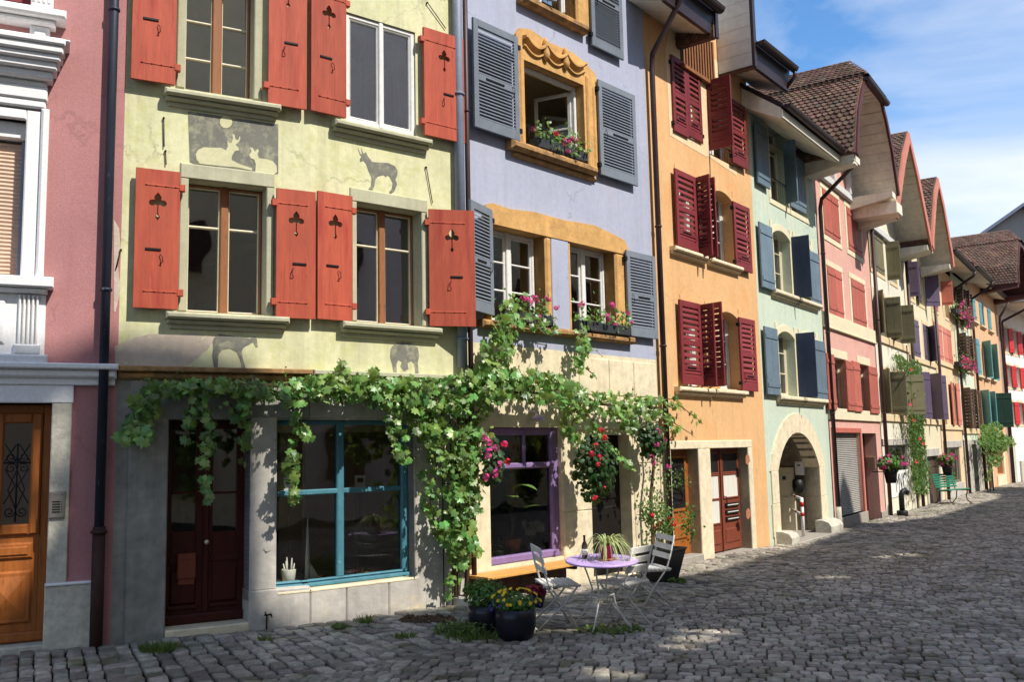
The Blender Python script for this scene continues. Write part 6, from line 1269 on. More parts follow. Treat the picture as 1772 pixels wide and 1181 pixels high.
# ================================================================ HOUSE 11
S = B10; L = S.L
h = thing('apricot_house', base(S, 4), 'apricot house with teal shutters behind the climbing rose', 'house')
A = [S.R(1679.5, 1687, 515, 555), S.R(1692, 1701, 523, 562), S.R(1706.5, 1714, 535, 571)]; zA = A[0][2:]; A = [(.7, 1.7, *zA), (2.8, 3.9, *zA), (5.2, 6.2, *zA)]
B = [(.8, 2.0, 4.55, 6.2), (2.9, 3.8, 4.55, 6.2), (4.9, 5.8, 4.55, 6.2)]; C_ = [(1.3, 2.2, 2.3, 3.9), (3.1, 4.0, 2.3, 3.9), (5.0, 6.0, 2.3, 3.9)]; gd = [(1.6, 2.6, -.9, 1.4), (4.5, 6.3, .1, 1.3)]
facade(h, S, 0, L, -1, 8.9, A + B + C_ + gd, .25, M['apricot']); shell(h, S, S, L, 8.6, M['apricot'], 6, (2.0, 4.2, 6.4, 8.5))
K = dict(style='ledged', mat=M['tealsh'], hard=None)
for w in A + B[:1]:
    for x, s in ((w[0], 1), (w[1], -1)): shutter(h, S, x, (w[1] - w[0]) / 2 - .01, w[2], w[3], s, 0, off=-.01, **K)
for w in A + B + C_: sill(h, S, w[0] - .15, w[1] + .15, w[2], .12, .1, M['sand'])
for w in B[1:] + C_:
    window(h, S, w, .18, M['cream_f'], True, (.6,), curtain=[(.0, .5)])
    if w is not C_[2]:
        for x, s in ((w[0], -1), (w[1], 1)): shutter(h, S, x, .5, w[2], w[3], s, 45 if s < 0 else 15, off=.03, **K)
shutter(h, S, C_[2][0] - .1, .8, 2.3, 3.9, 1, 60, 'ledged', M['dgreensh'], .03, hard=None)
for w in gd: mb = MB(); mb.bbox(S, w[0], w[1], -.3, -.22, w[2], w[3], .01); mb.build('door' if w[2] < 0 else 'board_panel', M['slatwood'], h)
mb = MB(); mb.bbox(S, 0, 1.5, -.01, .04, -1, 1.7, .01); mb.bbox(S, 2.6, 3.0, -.01, .04, -1, 1.7, .01); mb.bbox(S, 4.2, 6.6, -.01, .04, -1, .05, .01); mb.bbox(S, 6.4, 7.0, -.01, .05, -1, 1.6, .01); mb.build('stone_frame', M['cstone'], h)
roof(h, S, S, L, 8.75, .5, 3.6, 5)
hood(h, S, 5.9, [(2.3, 8.8), (2.1, 9.6), (1.2, 10.6), (.7, 11.0)], 1.6, 4.5, M['bargedark'], .16, M['bargedark'], jerk=.7, wallmat=M['apricot'])
pipe(h, [S.P(L - .2, .6, 8.6), S.P(L - .2, .14, 7.9), S.P(L - .2, .12, 7.6), S.P(L - .2, .12, -.8)], .055, M['brownpipe'], (5, 2.5))

# ================================================================ HOUSE 12
S = B11; L = S.L
h = thing('white_house', base(S, 4), 'white house with bright red shutters at the far right end of the row', 'house')
rowsz = (S.R(1741.7, 1761.7, 572, 612)[2:], S.R(1747, 1770, 636, 672)[2:], S.R(1752, 1765, 697, 735)[2:]); print('b11', rowsz, S.uz(1742, 590), S.uz(1762, 590))
ops = []
for z0, z1 in rowsz:
    for u in (.9, 2.9, 5.8, 8.9, 11.9): ops.append((u, u + 1.0, z0, z1))
ops.append((4.4, 6.4, .2, 1.7))
facade(h, S, 0, L, -1.2, 8.9, ops, .25, M['whitewall']); shell(h, S, S, L, 8.8, M['whitewall'], 6, (2.0, 4.4, 6.6, 8.7))
for w in ops[:-1]:
    surround(h, S, w, .14, .015, M['sand'], bottom=True); window(h, S, w, .18, M['cream_f'], True, (.6,), curtain=[(.0, .4), (.6, 1)])
    for x, s in ((w[0], -1), (w[1], 1)): shutter(h, S, x, .52, w[2], w[3], s, 12, 'ledged', M['brightred'], .03, hard=None)
w = ops[-1]; surround(h, S, w, .2, .02, M['sand'], bottom=True); window(h, S, w, .1, M['slatwood'], True, (.5,), vb=1)
mb = MB(); mb.bbox(S, .2, 1.1, -.01, .1, -1.2, 1.7, .02); mb.bbox(S, 2.2, 3.0, -.01, .1, -1.2, .6, .02); mb.build('buttress', M['jstone'], h)
roof(h, S, S, L, 8.6, 1.5, 4, 5); pipe(h, [S.P(.7, 1.5, 8.6), S.P(.7, 1.45, 8.4), S.P(.1, .2, 7.7), S.P(.1, .14, 7.4), S.P(.1, .14, -.8)], .06, M['brownpipe'], (5, 2.5))
# grey gabled building rising behind
c = Vector((37, 66, 0)); t = Vector((.93, -.36, 0)); n = Vector((-.36, -.93, 0)); hb = thing('grey_house', (c.x, c.y, -.7), 'tall plain grey gabled building rising behind the last white house', 'house')
mb = MB(); P = lambda a, b, z: c + t * a + n * b + Vector((0, 0, z)); W_, ze, zr = 12, 10.5, 18.3
for b in (0, -12): mb.add([P(-W_, b, -.7), P(W_, b, -.7), P(W_, b, ze), P(0, b, zr), P(-W_, b, ze)], [(0, 1, 2, 3, 4)])
mb.quad(P(-W_, 0, -.7), P(-W_, -12, -.7), P(-W_, -12, ze), P(-W_, 0, ze)); mb.quad(P(W_, 0, -.7), P(W_, -12, -.7), P(W_, -12, ze), P(W_, 0, ze)); mb.build('wall', M['greyhouse'], hb)
mb = MB()
for s in (-1, 1): mb.hexa([P(s * (W_ + .6), .5, ze - .45), P(0, .5, zr), P(0, -12.4, zr), P(s * (W_ + .6), -12.4, ze - .45), P(s * (W_ + .6), .5, ze - .2), P(0, .5, zr + .25), P(0, -12.4, zr + .25), P(s * (W_ + .6), -12.4, ze - .2)])
mb.build('roof', M['greypipe'], hb)

# ================================================================ climbing plants
def at(px, py, d=0.):
    """a point d in front of the house fronts, seen in that direction"""
    for s_ in SG:
        u, z = s_.uz(px, py, d)
        if -.02 <= u <= s_.L + .02: return s_.P(u, d, z), s_
    best = min(SG[1:4], key=lambda q: abs(q.uz(px, py, d)[0] - q.L / 2)); u, z = best.uz(px, py, d); return best.P(u, d, z), best
def along(path, f):
    L = [0]
    for a, b in zip(path, path[1:]): L.append(L[-1] + math.hypot(b[0] - a[0], b[1] - a[1]))
    x = f * L[-1]; i = next((k for k in range(len(L) - 1) if x <= L[k + 1]), len(L) - 2); g = (x - L[i]) / max(1e-6, L[i + 1] - L[i]); return tuple(path[i][k] + (path[i + 1][k] - path[i][k]) * g for k in range(len(path[0])))
random.seed(11)
def vine(t, runs, size, mat=M['leafv'], kind='grape', stemr=.009, stems=True, big=None):
    lf = MB(); st = MB()
    for path, n in [(p_, int(n_ * (.78 if n_ > 80 else 1.1))) for p_, n_ in runs]:      # path: (px, py, spread in px, distance from the wall)
        for _ in range(n):
            px, py, sp, d = along(path, random.random()); a = random.random() * 2 * math.pi; r = sp * math.sqrt(random.random())
            dd = max(.03, d + random.gauss(0, .13)); p, s_ = at(px + r * math.cos(a), py + r * math.sin(a) * .9, dd)
            nr = s_.n * 1.0 + Vector((0, 0, .55)) + rv(.62); tp = Vector((0, 0, -.9)) + rv(.55)
            leaf(lf, p, nr, tp, size * random.choice((.5, .7, .85, 1, 1, 1.15, 1.3)) * random.uniform(.85, 1.1), kind, random.uniform(.0, .3))
        for sh in range(3 if stems and n > 60 else 0):      # loose young shoots
            px, py, sp, d = along(path, random.random()); b_ = at(px, py - sp * .5, d)[0]; vx = random.uniform(-1, 1); q_ = [b_ + Vector((vx * .07 * j, random.uniform(-.01, .01), .05 * j - .012 * j * j * abs(vx) * 1.4)) for j in range(5)]; st.tube(q_, .003, 4)
            for j in range(1, 5): leaf(lf, q_[j] + rv(.012), rv(1) + Vector((0, -1, .5)), rv(1), size * (.55 - .08 * j), kind, .1)
        if stems:
            pts = []
            for k in range(9): px, py, sp, d = along(path, k / 8); pts.append(at(px + random.uniform(-.35, .35) * sp, py + random.uniform(-.25, .25) * sp, max(.05, d - .03))[0])
            st.tube(pts, [stemr * (1 - .5 * k / 8) for k in range(9)], 6)
    if big:
        for pts in big: st.tube(pts, [.028, .024, .022, .02, .016][:len(pts)] if len(pts) <= 5 else .018, 8)
    lf.build('foliage', mat, t)
    if st.v: st.build('stem', M['stem'], t)
g0 = ground(790, 1058)
t = thing('grape_vine', g0, 'grape vine climbing the trellis and spreading in a green garland over both shopfronts', 'vine')
D_ = .30
runs = [([(262, 672, 16, .2), (330, 668, 15, .22), (400, 668, 13, .25)], 150), ([(400, 668, 14, .25), (470, 676, 18, .25), (520, 682, 22, .3)], 190), ([(520, 672, 22, .3), (600, 668, 26, .3), (680, 680, 30, .32)], 400),
        ([(680, 680, 32, .3), (740, 685, 36, .32), (800, 680, 40, .35), (850, 672, 42, .35)], 620), ([(820, 668, 36, .35), (880, 660, 36, .4), (940, 668, 30, .4), (1000, 686, 28, .4)], 520), ([(1000, 690, 26, .35), (1060, 700, 24, .35), (1120, 706, 22, .32), (1150, 708, 18, .3)], 300),
        ([(1150, 700, 14, .25), (1185, 706, 8, .22), (1215, 735, 5, .2)], 14), ([(1150, 720, 14, .2), (1175, 745, 10, .2)], 26), ([(1130, 690, 8, .2), (1165, 690, 8, .2), (1185, 712, 6, .2)], 12),
        ([(245, 690, 20, .2), (235, 730, 20, .2), (212, 765, 12, .2)], 55), ([(262, 690, 12, .2), (270, 720, 8, .2)], 14), ([(255, 740, 14, .22), (240, 762, 10, .22)], 26),
        ([(350, 690, 12, .2), (368, 735, 14, .2), (352, 790, 10, .2), (360, 868, 5, .2)], 60), ([(335, 690, 14, .2), (322, 770, 8, .2)], 18), ([(395, 690, 10, .2), (425, 740, 10, .2), (420, 810, 8, .2)], 22), ([(425, 690, 12, .2), (422, 720, 10, .2)], 22),
        ([(500, 700, 20, .25), (520, 730, 16, .25), (508, 800, 13, .25), (505, 870, 9, .25)], 90), ([(520, 740, 10, .25), (535, 760, 8, .25)], 16),
        ([(690, 710, 26, .3), (690, 760, 18, .3), (700, 795, 8, .3)], 95), ([(730, 720, 24, .3), (745, 760, 20, .3)], 80),
        ([(790, 720, 46, .3), (795, 780, 36, .28), (800, 850, 30, .25), (790, 930, 24, .22), (795, 980, 18, .2)], 520), ([(760, 760, 26, .25), (745, 870, 14, .2), (760, 930, 12, .2)], 70), ([(830, 720, 26, .3), (832, 800, 20, .28), (820, 880, 14, .25), (822, 960, 8, .2)], 130), ([(790, 980, 14, .2), (780, 1030, 6, .2)], 16),
        ([(848, 650, 26, .3), (862, 610, 28, .28), (880, 560, 24, .25), (885, 530, 18, .22)], 260), ([(880, 545, 20, .2), (925, 560, 16, .2), (960, 572, 12, .2)], 90), ([(1000, 640, 10, .25), (1012, 600, 12, .22), (1008, 570, 14, .2)], 60), ([(1018, 640, 5, .25), (1032, 655, 4, .25)], 6),
        ([(1000, 700, 24, .35), (985, 735, 14, .35), (1000, 770, 8, .35)], 60), ([(1020, 720, 16, .35), (1045, 760, 12, .3), (1070, 790, 9, .3), (1095, 812, 4, .3)], 55), ([(1080, 715, 20, .3), (1095, 745, 12, .3)], 50), ([(560, 655, 10, .3), (600, 635, 5, .3), (585, 620, 3, .3)], 10), ([(640, 655, 12, .3), (650, 640, 6, .3)], 16)]
big = [[at(x, y, d)[0] for x, y, d in ((790, 1058, .12), (786, 960, .12), (792, 850, .14), (788, 760, .16), (800, 690, .22))], [at(x, y, d)[0] for x, y, d in ((800, 690, .22), (860, 676, .25), (940, 682, .27), (1040, 700, .25), (1140, 706, .22))], [at(x, y, d)[0] for x, y, d in ((795, 690, .22), (700, 676, .22), (600, 668, .22), (480, 668, .2), (300, 664, .17))], [at(x, y, d)[0] for x, y, d in ((805, 1050, .15), (812, 930, .14), (800, 820, .16), (808, 720, .2))]]
vine(t, runs, .108, big=big)
# garland wires and the trellis
t = thing('trellis', ground(800, 1062), 'thin dark iron trellis standing against the joint of the green and lilac houses', 'trellis'); mb = MB()
for px, d in ((768, .08), (783, .16), (792, .2), (805, .16), (818, .1)):
    q = at(px, 1000, d)[0]; zb_ = gz(q.x, q.y); mb.tube([Vector((q.x, q.y, zb_ - .02)), Vector((q.x, q.y, 2.2))], .007, 6)
mb.build('upright', M['iron'], t); mb = MB()
for z in (.12, .75, 1.4, 2.0): q = [at(px, 1000, d)[0] for px, d in ((768, .05), (775, .14), (792, .22), (808, .17), (818, .05))]; mb.tube([Vector((p.x, p.y, z + gz(p.x, p.y))) for p in q], .007, 6)
mb.build('hoop', M['iron'], t)
c = at(798, 1052, .16)[0]; mb = MB(); s_ = G2
mb.bbox(LIL, -.35, .12, .0, .34, gz(c.x, c.y) - .05, gz(c.x, c.y) + .09, .03); lone(mb, 'stone_kerb', M['lstone'], (c.x, c.y, gz(c.x, c.y)), 'rough little stone kerb round the foot of the trellis', 'kerb')
# creeper on the pale cream house, far down the street
t = thing('climbing_creeper', ground(1585, 880), 'tall narrow creeper with red trumpet flowers climbing between the cream houses', 'creeper')
runs = [([(1549, 612, 8, .15), (1562, 640, 10, .2), (1580, 650, 10, .2)], 130), ([(1583, 630, 11, .2), (1588, 690, 14, .22), (1586, 740, 14, .2), (1591, 800, 14, .16), (1591, 850, 11, .14)], 5200), ([(1600, 800, 10, .2), (1603, 850, 8, .2)], 300), ([(1555, 620, 8, .2), (1580, 645, 12, .25)], 400)]
vine(t, runs, .13, M['leafc'], 'long', stems=False, big=[[Vector((q.x, q.y, z)) for q in [at(1588, 870, .15)[0]] for z in (gz(q.x, q.y), 1, 2, 3.5, 4.6)]])
mb = MB()
for px, py in ((1575, 700), (1581, 728), (1577, 640), (1598, 768), (1592, 760), (1590, 690), (1586, 800)): flower(mb, at(px, py, .5)[0], .06)
mb.build('blossom', M['fred'], t)
# climbing rose by the apricot house
t = thing('climbing_rose', ground(1712, 846), 'big bushy climbing rose on thin stems in front of the apricot house', 'rose')
runs = [([(1705, 765, 14, .5), (1722, 762, 20, .6), (1738, 770, 14, .6)], 1100), ([(1702, 745, 9, .5), (1728, 742, 14, .5)], 260), ([(1716, 785, 16, .5), (1726, 800, 10, .5)], 220), ([(1745, 760, 9, .5), (1755, 768, 4, .5)], 40), ([(1712, 800, 5, .5), (1712, 835, 5, .5)], 40)]
vine(t, runs, .15, M['leafm'], 'round', stems=False, big=[[Vector((p.x, p.y, z)) for p, z in zip([at(1712 + k * 2, 830, .5)[0]] * 4, (gz(*at(1712, 830, .5)[0][:2]), .4, 1.0, 1.6))] for k in (-2, 0, 3)])

# ================================================================ hanging geraniums, window boxes
def geranium(px, py, d, rad, n, fl, mat, label, leafm=M['leafd'], size=.07, box=None, drop=(), zoff=0, pot=None, name='hanging_geranium', group=None, cat='geranium', fs=.022, fr=.035):
    p, s_ = at(px, py, d); t = thing(name, tuple(p - Vector((0, 0, .1))), label, cat, group); mb = MB(); clump(mb, p, rad, n, size, 'round', s_.n)
    mb.build('foliage', leafm, t)
    for q in fl:
        f, m_ = q if isinstance(q[0], tuple) else (q, mat); b = MB(); bloom(b, at(f[0], f[1], d + .12)[0], fr, 13, fs); b.build('blossom', m_, t)
    if box:
        u, z = s_.uz(px, py, d); b = MB(); b.bbox(s_, u - box[0] / 2, u + box[0] / 2, d - .10, d + .10, z - box[1] - box[2], z - box[2], .02); b.build('box', M['boxgrey'], t)
    if pot: b = MB(); b.lathe(p - Vector((0, 0, pot[1] + .02)), [(pot[0] * .7, 0), (pot[0], pot[1]), (pot[0] * .9, pot[1]), (.001, pot[1] * .9)], 14); b.build('pot', M['blackmatt'], t)
    return t
geranium(852, 800, .42, (.16, .16, .30), 150, [(838, 758), (846, 766), (858, 776), (873, 770), (845, 790), (862, 804), (858, 818), (846, 782), (841, 826), (856, 822), ((872, 770), M['fred']), ((878, 800), M['fred'])], M['fpink'], 'geranium with pink and red blooms hanging at the left of the purple window', size=.075, fs=.026)
geranium(1030, 812, .5, (.3, .2, .46), 560, [(1031, 772), (1024, 786), (1046, 760), (1038, 792), (1044, 846), (1030, 862), (1046, 758), (1040, 745), (1034, 805)], M['fred'], 'dark leafy geranium with red blooms hanging before the dark doorway', size=.075)
geranium(1128, 765, .35, (.20, .18, .30), 330, [(1138, 747), (1128, 792), (1131, 802), (1136, 770), (1150, 762), (1156, 808)], M['fpink'], 'dark geranium with pale pink blooms hanging at the right end of the garland', size=.075)
LB = LIL
def wbox(S, u0, u1, z, d, fl, label, mat, n=200, rad=.12, size=.06, group='flower boxes on the lilac house'):
    c = S.P((u0 + u1) / 2, d, z); t = thing('flower_box', tuple(c), label, 'flower box', group); b = MB(); b.bbox(S, u0, u1, d - .09, d + .09, z, z + .15, .015); b.build('box', M['boxgrey'], t); mb = MB()
    for _ in range(n):
        p = S.P(random.uniform(u0, u1), d + random.gauss(.04, .07), z + .15 + abs(random.gauss(0, rad)) - (.12 if random.random() < .35 else 0)); leaf(mb, p, S.n + rv(.6) + Vector((0, 0, .6)), rv(.6) + Vector((0, 0, -.2)), size * random.uniform(.6, 1.3), 'round')
    mb.build('foliage', M['leafv'], t)
    for f, m_ in fl:
        b = MB(); bloom(b, S.P(S.uz(f[0], f[1], d + .1)[0], d + .1, S.uz(f[0], f[1], d + .1)[1]), .035, 12, .024); b.build('blossom', m_, t)
    return t
P_, R_ = M['fpink'], M['fred']
wbox(LIL, wu[0] + .18, wu[0] + .72, wu[2] + .01, .04, [((962, 232), R_), ((924, 224), M['fdred'])], 'dark flower box with one red geranium in the second-floor window, left of the pair', None, 130)
wbox(LIL, wu[0] + .74, wu[1] - .05, wu[2] + .01, .04, [((976, 243), P_), ((985, 246), P_), ((996, 244), P_), ((988, 240), P_), ((982, 262), P_), ((975, 248), P_)], 'dark flower box with pink geraniums in the second-floor window, right of the pair', None, 150)
wbox(LIL, wa[0] + .1, wa[1] - .0, LZ + .01, .05, [((905, 517), P_), ((913, 519), P_), ((922, 516), P_), ((929, 522), P_), ((926, 516), P_), ((948, 516), P_), ((950, 518), P_), ((932, 550), P_), ((963, 532), P_), ((918, 524), P_)], 'flower box of pink geraniums below the left first-floor window of the lilac house', None, 190)
wbox(LIL, wb[0] + .02, wb[1] + .2, LZ + .01, .05, [((1005, 528), P_), ((1008, 526), P_), ((1058, 527), P_), ((1052, 548), P_), ((1086, 541), P_), ((1095, 560), P_), ((1064, 562), P_), ((1053, 552), P_), ((1060, 530), P_)], 'flower box of pink geraniums below the right first-floor window of the lilac house', None, 200)
def wbox2(S, x0, x1, y, d, fl, label, mat=None):
    a, b = S.uz(x0, y, d)[0], S.uz(x1, y, d)[0]; z = S.uz((x0 + x1) / 2, y, d)[1]; c = S.P((a + b) / 2, d, z); t = thing('flower_box', tuple(c), label, 'flower box', 'flower boxes down the street'); q = MB(); q.bbox(S, a, b, d - .1, d + .1, z - .1, z + .08, .01); q.build('box', M['boxgrey'], t); mb = MB(); fb = MB()
    for _ in range(170): p = S.P(random.uniform(a, b), d + random.gauss(.05, .1), z + random.gauss(.05, .18)); leaf(mb, p, S.n + rv(.6), rv(.6), .1, 'round')
    for _ in range(fl): bloom(fb, S.P(random.uniform(a, b), d + .2, z + random.gauss(.05, .16)), .06, 7, .05)
    mb.build('foliage', M['leafm'], t); fb.build('blossom', M['fpink'], t)
wbox2(B9, 1656, 1679, 634, .2, 26, 'magenta flower box on the middle floor of the narrow pale green house'); wbox2(B9, 1650, 1674, 545, .2, 24, 'magenta flower box on the top floor of the narrow pale green house')
def hbasket(px, py, d, label, rw=.3, n=260, fl=16, box=True):
    p, s_ = at(px, py, d); t = thing('hanging_basket', tuple(p - Vector((0, 0, .3))), label, 'flower basket'); mb = MB(); clump(mb, p, (rw, rw, rw * .7), n, .10, 'round', s_.n); mb.build('foliage', M['leafm'], t); fb = MB()
    for _ in range(fl): q = rv(1).normalized(); bloom(fb, p + Vector((q.x * rw, q.y * rw, q.z * rw * .7)) + s_.n * .05, .045, 7, .04)
    fb.build('blossom', M['fpink'], t); b = MB(); b.lathe(p - Vector((0, 0, .48)), [(.12, 0), (.17, .34), (.15, .36), (.001, .34)], 14, sq=False); b.build('pot', M['blackmatt'], t)
    b = MB(); w = p - s_.n * (d - .01) + Vector((0, 0, -.2)); b.tube([w, p - Vector((0, 0, .2))], .012, 5); b.build('bracket', M['iron'], t)
hbasket(1540, 803, .45, 'black tub of pink geraniums hung beside the white poster on the cream house', .32, 300, 14); hbasket(1638, 797, .5, 'basket of pink flowers hung above the green bench', .29, 280, 26)

# ================================================================ street furniture and pots
CHG = 'slatted folding bistro chairs around the lilac table'
def chair():
    t = thing('bistro_chair', (0, 0, 0), 'x', 'chair', CHG)     # faces +x, seat 0.45 high
    def bars(y): return y
    for y in (-.19, .19):
        mb = MB(); mb.tube([(.20, y * .96, 0.0), (.05, y * .96, .24), (-.13, y * .96, .47), (-.18, y * .96, .62), (-.23, y * .96, .84)], .0105, 8); mb.build('leg', M['chairm'], t)
        mb = MB(); mb.tube([(-.24, y * .86, 0.0), (.03, y * .86, .24), (.19, y * .86, .44)], .0105, 8); mb.build('leg', M['chairm'], t)
        mb = MB(); mb.obox((.02, y * .9, .445), Vector((1, 0, 0)), Vector((0, 1, 0)), Vector((0, 0, 1)), .2, .006, .012); mb.build('seat_rail', M['chairm'], t)
    mb = MB()
    for i in range(7): x = -.16 + i * .055; mb.obox((x, 0, .462), Vector((1, 0, 0)), Vector((0, 1, 0)), Vector((0, 0, 1)), .019, .205, .007)
    mb.build('seat', M['chair'], t)
    mb = MB()
    for z, x in ((.60, -.172), (.70, -.198), (.80, -.222)): mb.obox((x + .012, 0, z), Vector((0, 1, 0)), Vector((-.24, 0, .97)), Vector((.97, 0, .24)), .205, .032, .007)
    mb.build('backrest', M['chair'], t)
    mb = MB(); mb.tube([(.20, -.18, .012), (.20, .18, .012)], .008, 6); mb.tube([(-.24, -.165, .012), (-.24, .165, .012)], .008, 6); mb.tube([(.05, -.18, .235), (.05, .18, .235)], .008, 6); mb.build('stretcher', M['chairm'], t)
    return t
def put(o, p, rz, tilt=None):
    o.location = p; o['org'] = tuple(p)
    e = Matrix.Rotation(rz, 4, 'Z')
    if tilt is not None: e = tilt @ e
    o.rotation_euler = e.to_euler()
sl_n = LIL.n; tilt = Matrix.Rotation(R(2.2), 4, Vector((0, 0, 1)).cross(sl_n).normalized())     # the pavement falls away from the wall
f1, f2, f3 = ground(962, 1086), ground(1080, 1084), ground(1124, 1052); tg = ground(1040, 1076)
c1 = chair(); put(c1, f1, R(12), tilt); c1['label'] = 'leftmost folding chair, seat slats in view, left of the lilac table'
c2 = copy_tree(c1); put(c2, f2, R(140), tilt); c2['label'] = 'folding chair seen from behind in front of the lilac table'
c3 = copy_tree(c1); put(c3, f3, R(200), tilt); c3['label'] = 'folding chair beyond the lilac table beside the black square planter'
t = thing('round_table', (0, 0, 0), 'round lilac metal bistro table with thin curved legs', 'table'); tr = .375; th_ = .70
mb = MB(); mb.lathe((0, 0, th_), [(tr - .01, -.022), (tr, -.02), (tr + .003, -.005), (tr - .003, .002), (tr - .02, .004), (.001, .004)], 48); mb.build('tabletop', M['tabletop'], t)
for k in range(4):
    a = R(45 + 90 * k); mb = MB(); P_c = lambda r, z: (r * math.cos(a), r * math.sin(a), z); mb.tube([P_c(.34, 0), P_c(.24, .1), P_c(.14, .26), P_c(.11, .40), P_c(.16, .54), P_c(.22, .685)], .009, 7); mb.build('leg', M['chairm'], t)
mb = MB(); mb.tube([(.12 * math.cos(R(15 * k)), .12 * math.sin(R(15 * k)), .36) for k in range(25)], .007, 6)
for a in (45, 225): mb.tube([(.33 * math.cos(R(a)), .33 * math.sin(R(a)), .012), (.33 * math.cos(R(a + 90)), .33 * math.sin(R(a + 90)), .012)], .007, 6)
mb.build('brace', M['chairm'], t)
rt = ray(1040, 966); k = (gz(tg.x, tg.y) + th_ + .02 - EYE) / rt.z; tp = Vector((rt.x * k, rt.y * k, gz(rt.x * k, rt.y * k))); tilt2 = Matrix.Rotation(R(3.2), 4, Vector((0, 0, 1)).cross(Vector((.1, -1, 0)).normalized()).normalized())
put(t, tp, R(20), tilt2); topz = lambda x, y: (tp + tilt2.to_3x3() @ Vector((x, y, th_ + .005)))
# spider plant
c = topz(.05, -.03); t = thing('spider_plant', tuple(c), 'spider plant in a magenta pot standing on the lilac table', 'potted plant'); mb = MB(); mb.lathe(c, [(.085, 0), (.09, .012), (.02, .014)], 20); mb.build('saucer', M['terra'], t)
mb = MB(); mb.lathe(c + Vector((0, 0, .012)), [(.055, 0), (.075, .125), (.08, .125), (.08, .14), (.07, .14), (.066, .125), (.001, .12)], 22); mb.build('pot', M['magenta'], t); mb = MB()
for i in range(70):
    a = random.random() * 6.283; L_ = random.uniform(.2, .34); up_ = random.uniform(.10, .26); dx, dy = math.cos(a), math.sin(a); sd = Vector((-dy, dx, 0)); n = 7; vs = []
    for k in range(n + 1): f = k / n; p = c + Vector((dx * (.02 + L_ * f), dy * (.02 + L_ * f), .14 + up_ * 2.2 * f - (up_ * 2.2 + random.uniform(.0, .02) + .12 * (L_ / .3)) * f * f)); w_ = .008 * (1 - .85 * f) + .001; vs += [p - sd * w_, p + sd * w_ + Vector((0, 0, .002))]
    mb.add(vs, [(2 * k, 2 * k + 1, 2 * k + 3, 2 * k + 2) for k in range(n)], True)
mb.build('foliage', M['leafstripe'], t)
c = topz(-.17, .05); o = MB(); o.lathe(c, [(.028, 0), (.031, .01), (.031, .12), (.026, .15), (.012, .18), (.012, .225), (.014, .226), (.014, .24), (.001, .241)], 16); o = lone(o, 'bottle', M['bottle'], tuple(c), 'small dark bottle with a pale label on the lilac table', 'bottle'); o['org'] = tuple(c)
mb = MB(); mb.lathe(c + Vector((0, 0, .04)), [(.0318, 0), (.0318, .06)], 16); mb.build('paper_label', M['paper'], o)
# bench board under the purple window
t = thing('wall_bench', tuple(LIL.P(1.2, .2, gz(*LIL.P(1.2, .2, 0)[:2]))), 'honey-coloured wooden bench board fixed below the purple window', 'bench')
bu0, bu1 = LIL.uz(824, 998, .2)[0], LIL.uz(990, 974, .2)[0]; bz = (LIL.uz(838, 999, .3)[1] + LIL.uz(985, 975, .3)[1]) / 2; mb = MB(); mb.bbox(LIL, bu0, bu1 + .1, .02, .20, bz - .035, bz, .006); mb.bbox(LIL, bu0, bu1 + .1, .205, .40, bz - .035, bz, .006); mb.build('seat', M['benchwood'], t)
mb = MB(); mb.bbox(LIL, bu0 + .06, bu1 + .05, .016, .06, gz(*LIL.P(1.2, .2, 0)[:2]) - .1, bz - .036, .005); mb.build('shade_panel', M['dwood'], t)  # dark panel added in place of the shade under the bench
for u in (bu0 + .2, (bu0 + bu1) / 2, bu1 - .1): mb = MB(); mb.bbox(LIL, u, u + .05, .015, .33, bz - .09, bz - .036, .005); mb.bbox(LIL, u, u + .05, .015, .06, bz - .32, bz - .09, .005); mb.build('bracket', M['dwood'], t)
# round black pots
def rpot(p, r, h_, label, grp='round black flower pots in front of the bench'):
    t = thing('flower_pot', tuple(p), label, 'flower pot', grp); mb = MB(); mb.lathe(p, [(r * .62, 0), (r * .82, .03), (r * .97, h_ * .4), (r, h_ * .75), (r * .98, h_), (r * .9, h_), (r * .88, h_ * .9), (.001, h_ * .88)], 30); mb.build('pot', M['blackplastic'], t); return t
pa = ground(893, 1108); t = rpot(pa, .20, .30, 'front black pot of yellow and violet pansies'); mb = MB(); clump(mb, pa + Vector((0, 0, .36)), (.23, .2, .11), 620, .036, 'round', up=.8, hang=-.2); mb.build('foliage', M['leafm'], t)
for m_, n in ((M['fyellow'], 52), (M['fviolet'], 16)):
    mb = MB()
    for _ in range(n):
        q = rv(1).normalized(); q.z = abs(q.z); flower(mb, pa + Vector((q.x * .25, q.y * .22, .36 + q.z * .13 - (.06 if m_ is M['fviolet'] else 0))), .021, q + Vector((0, -.6, .3)), 5)
    mb.build('blossom', m_, t)
pb = ground(843, 1096); t = rpot(pb, .19, .28, 'rear black pot of pale green leafy plants beside the trellis'); mb = MB(); clump(mb, pb + Vector((-.02, 0, .40)), (.24, .22, .15), 1100, .034, 'round', up=.8, hang=-.2); mb.build('foliage', M['leafm'], t)
pc = ground(930, 1052); t = thing('begonia', tuple(pc), 'dark crimson leafy plant behind the pansy pot', 'potted plant'); mb = MB(); clump(mb, pc + Vector((0, 0, .20)), (.16, .12, .07), 170, .05, 'round', up=.7); mb.build('foliage', M['fdred'], t); mb = MB(); mb.lathe(pc, [(.06, 0), (.1, .14), (.001, .13)], 16); mb.build('pot', M['blackmatt'], t)
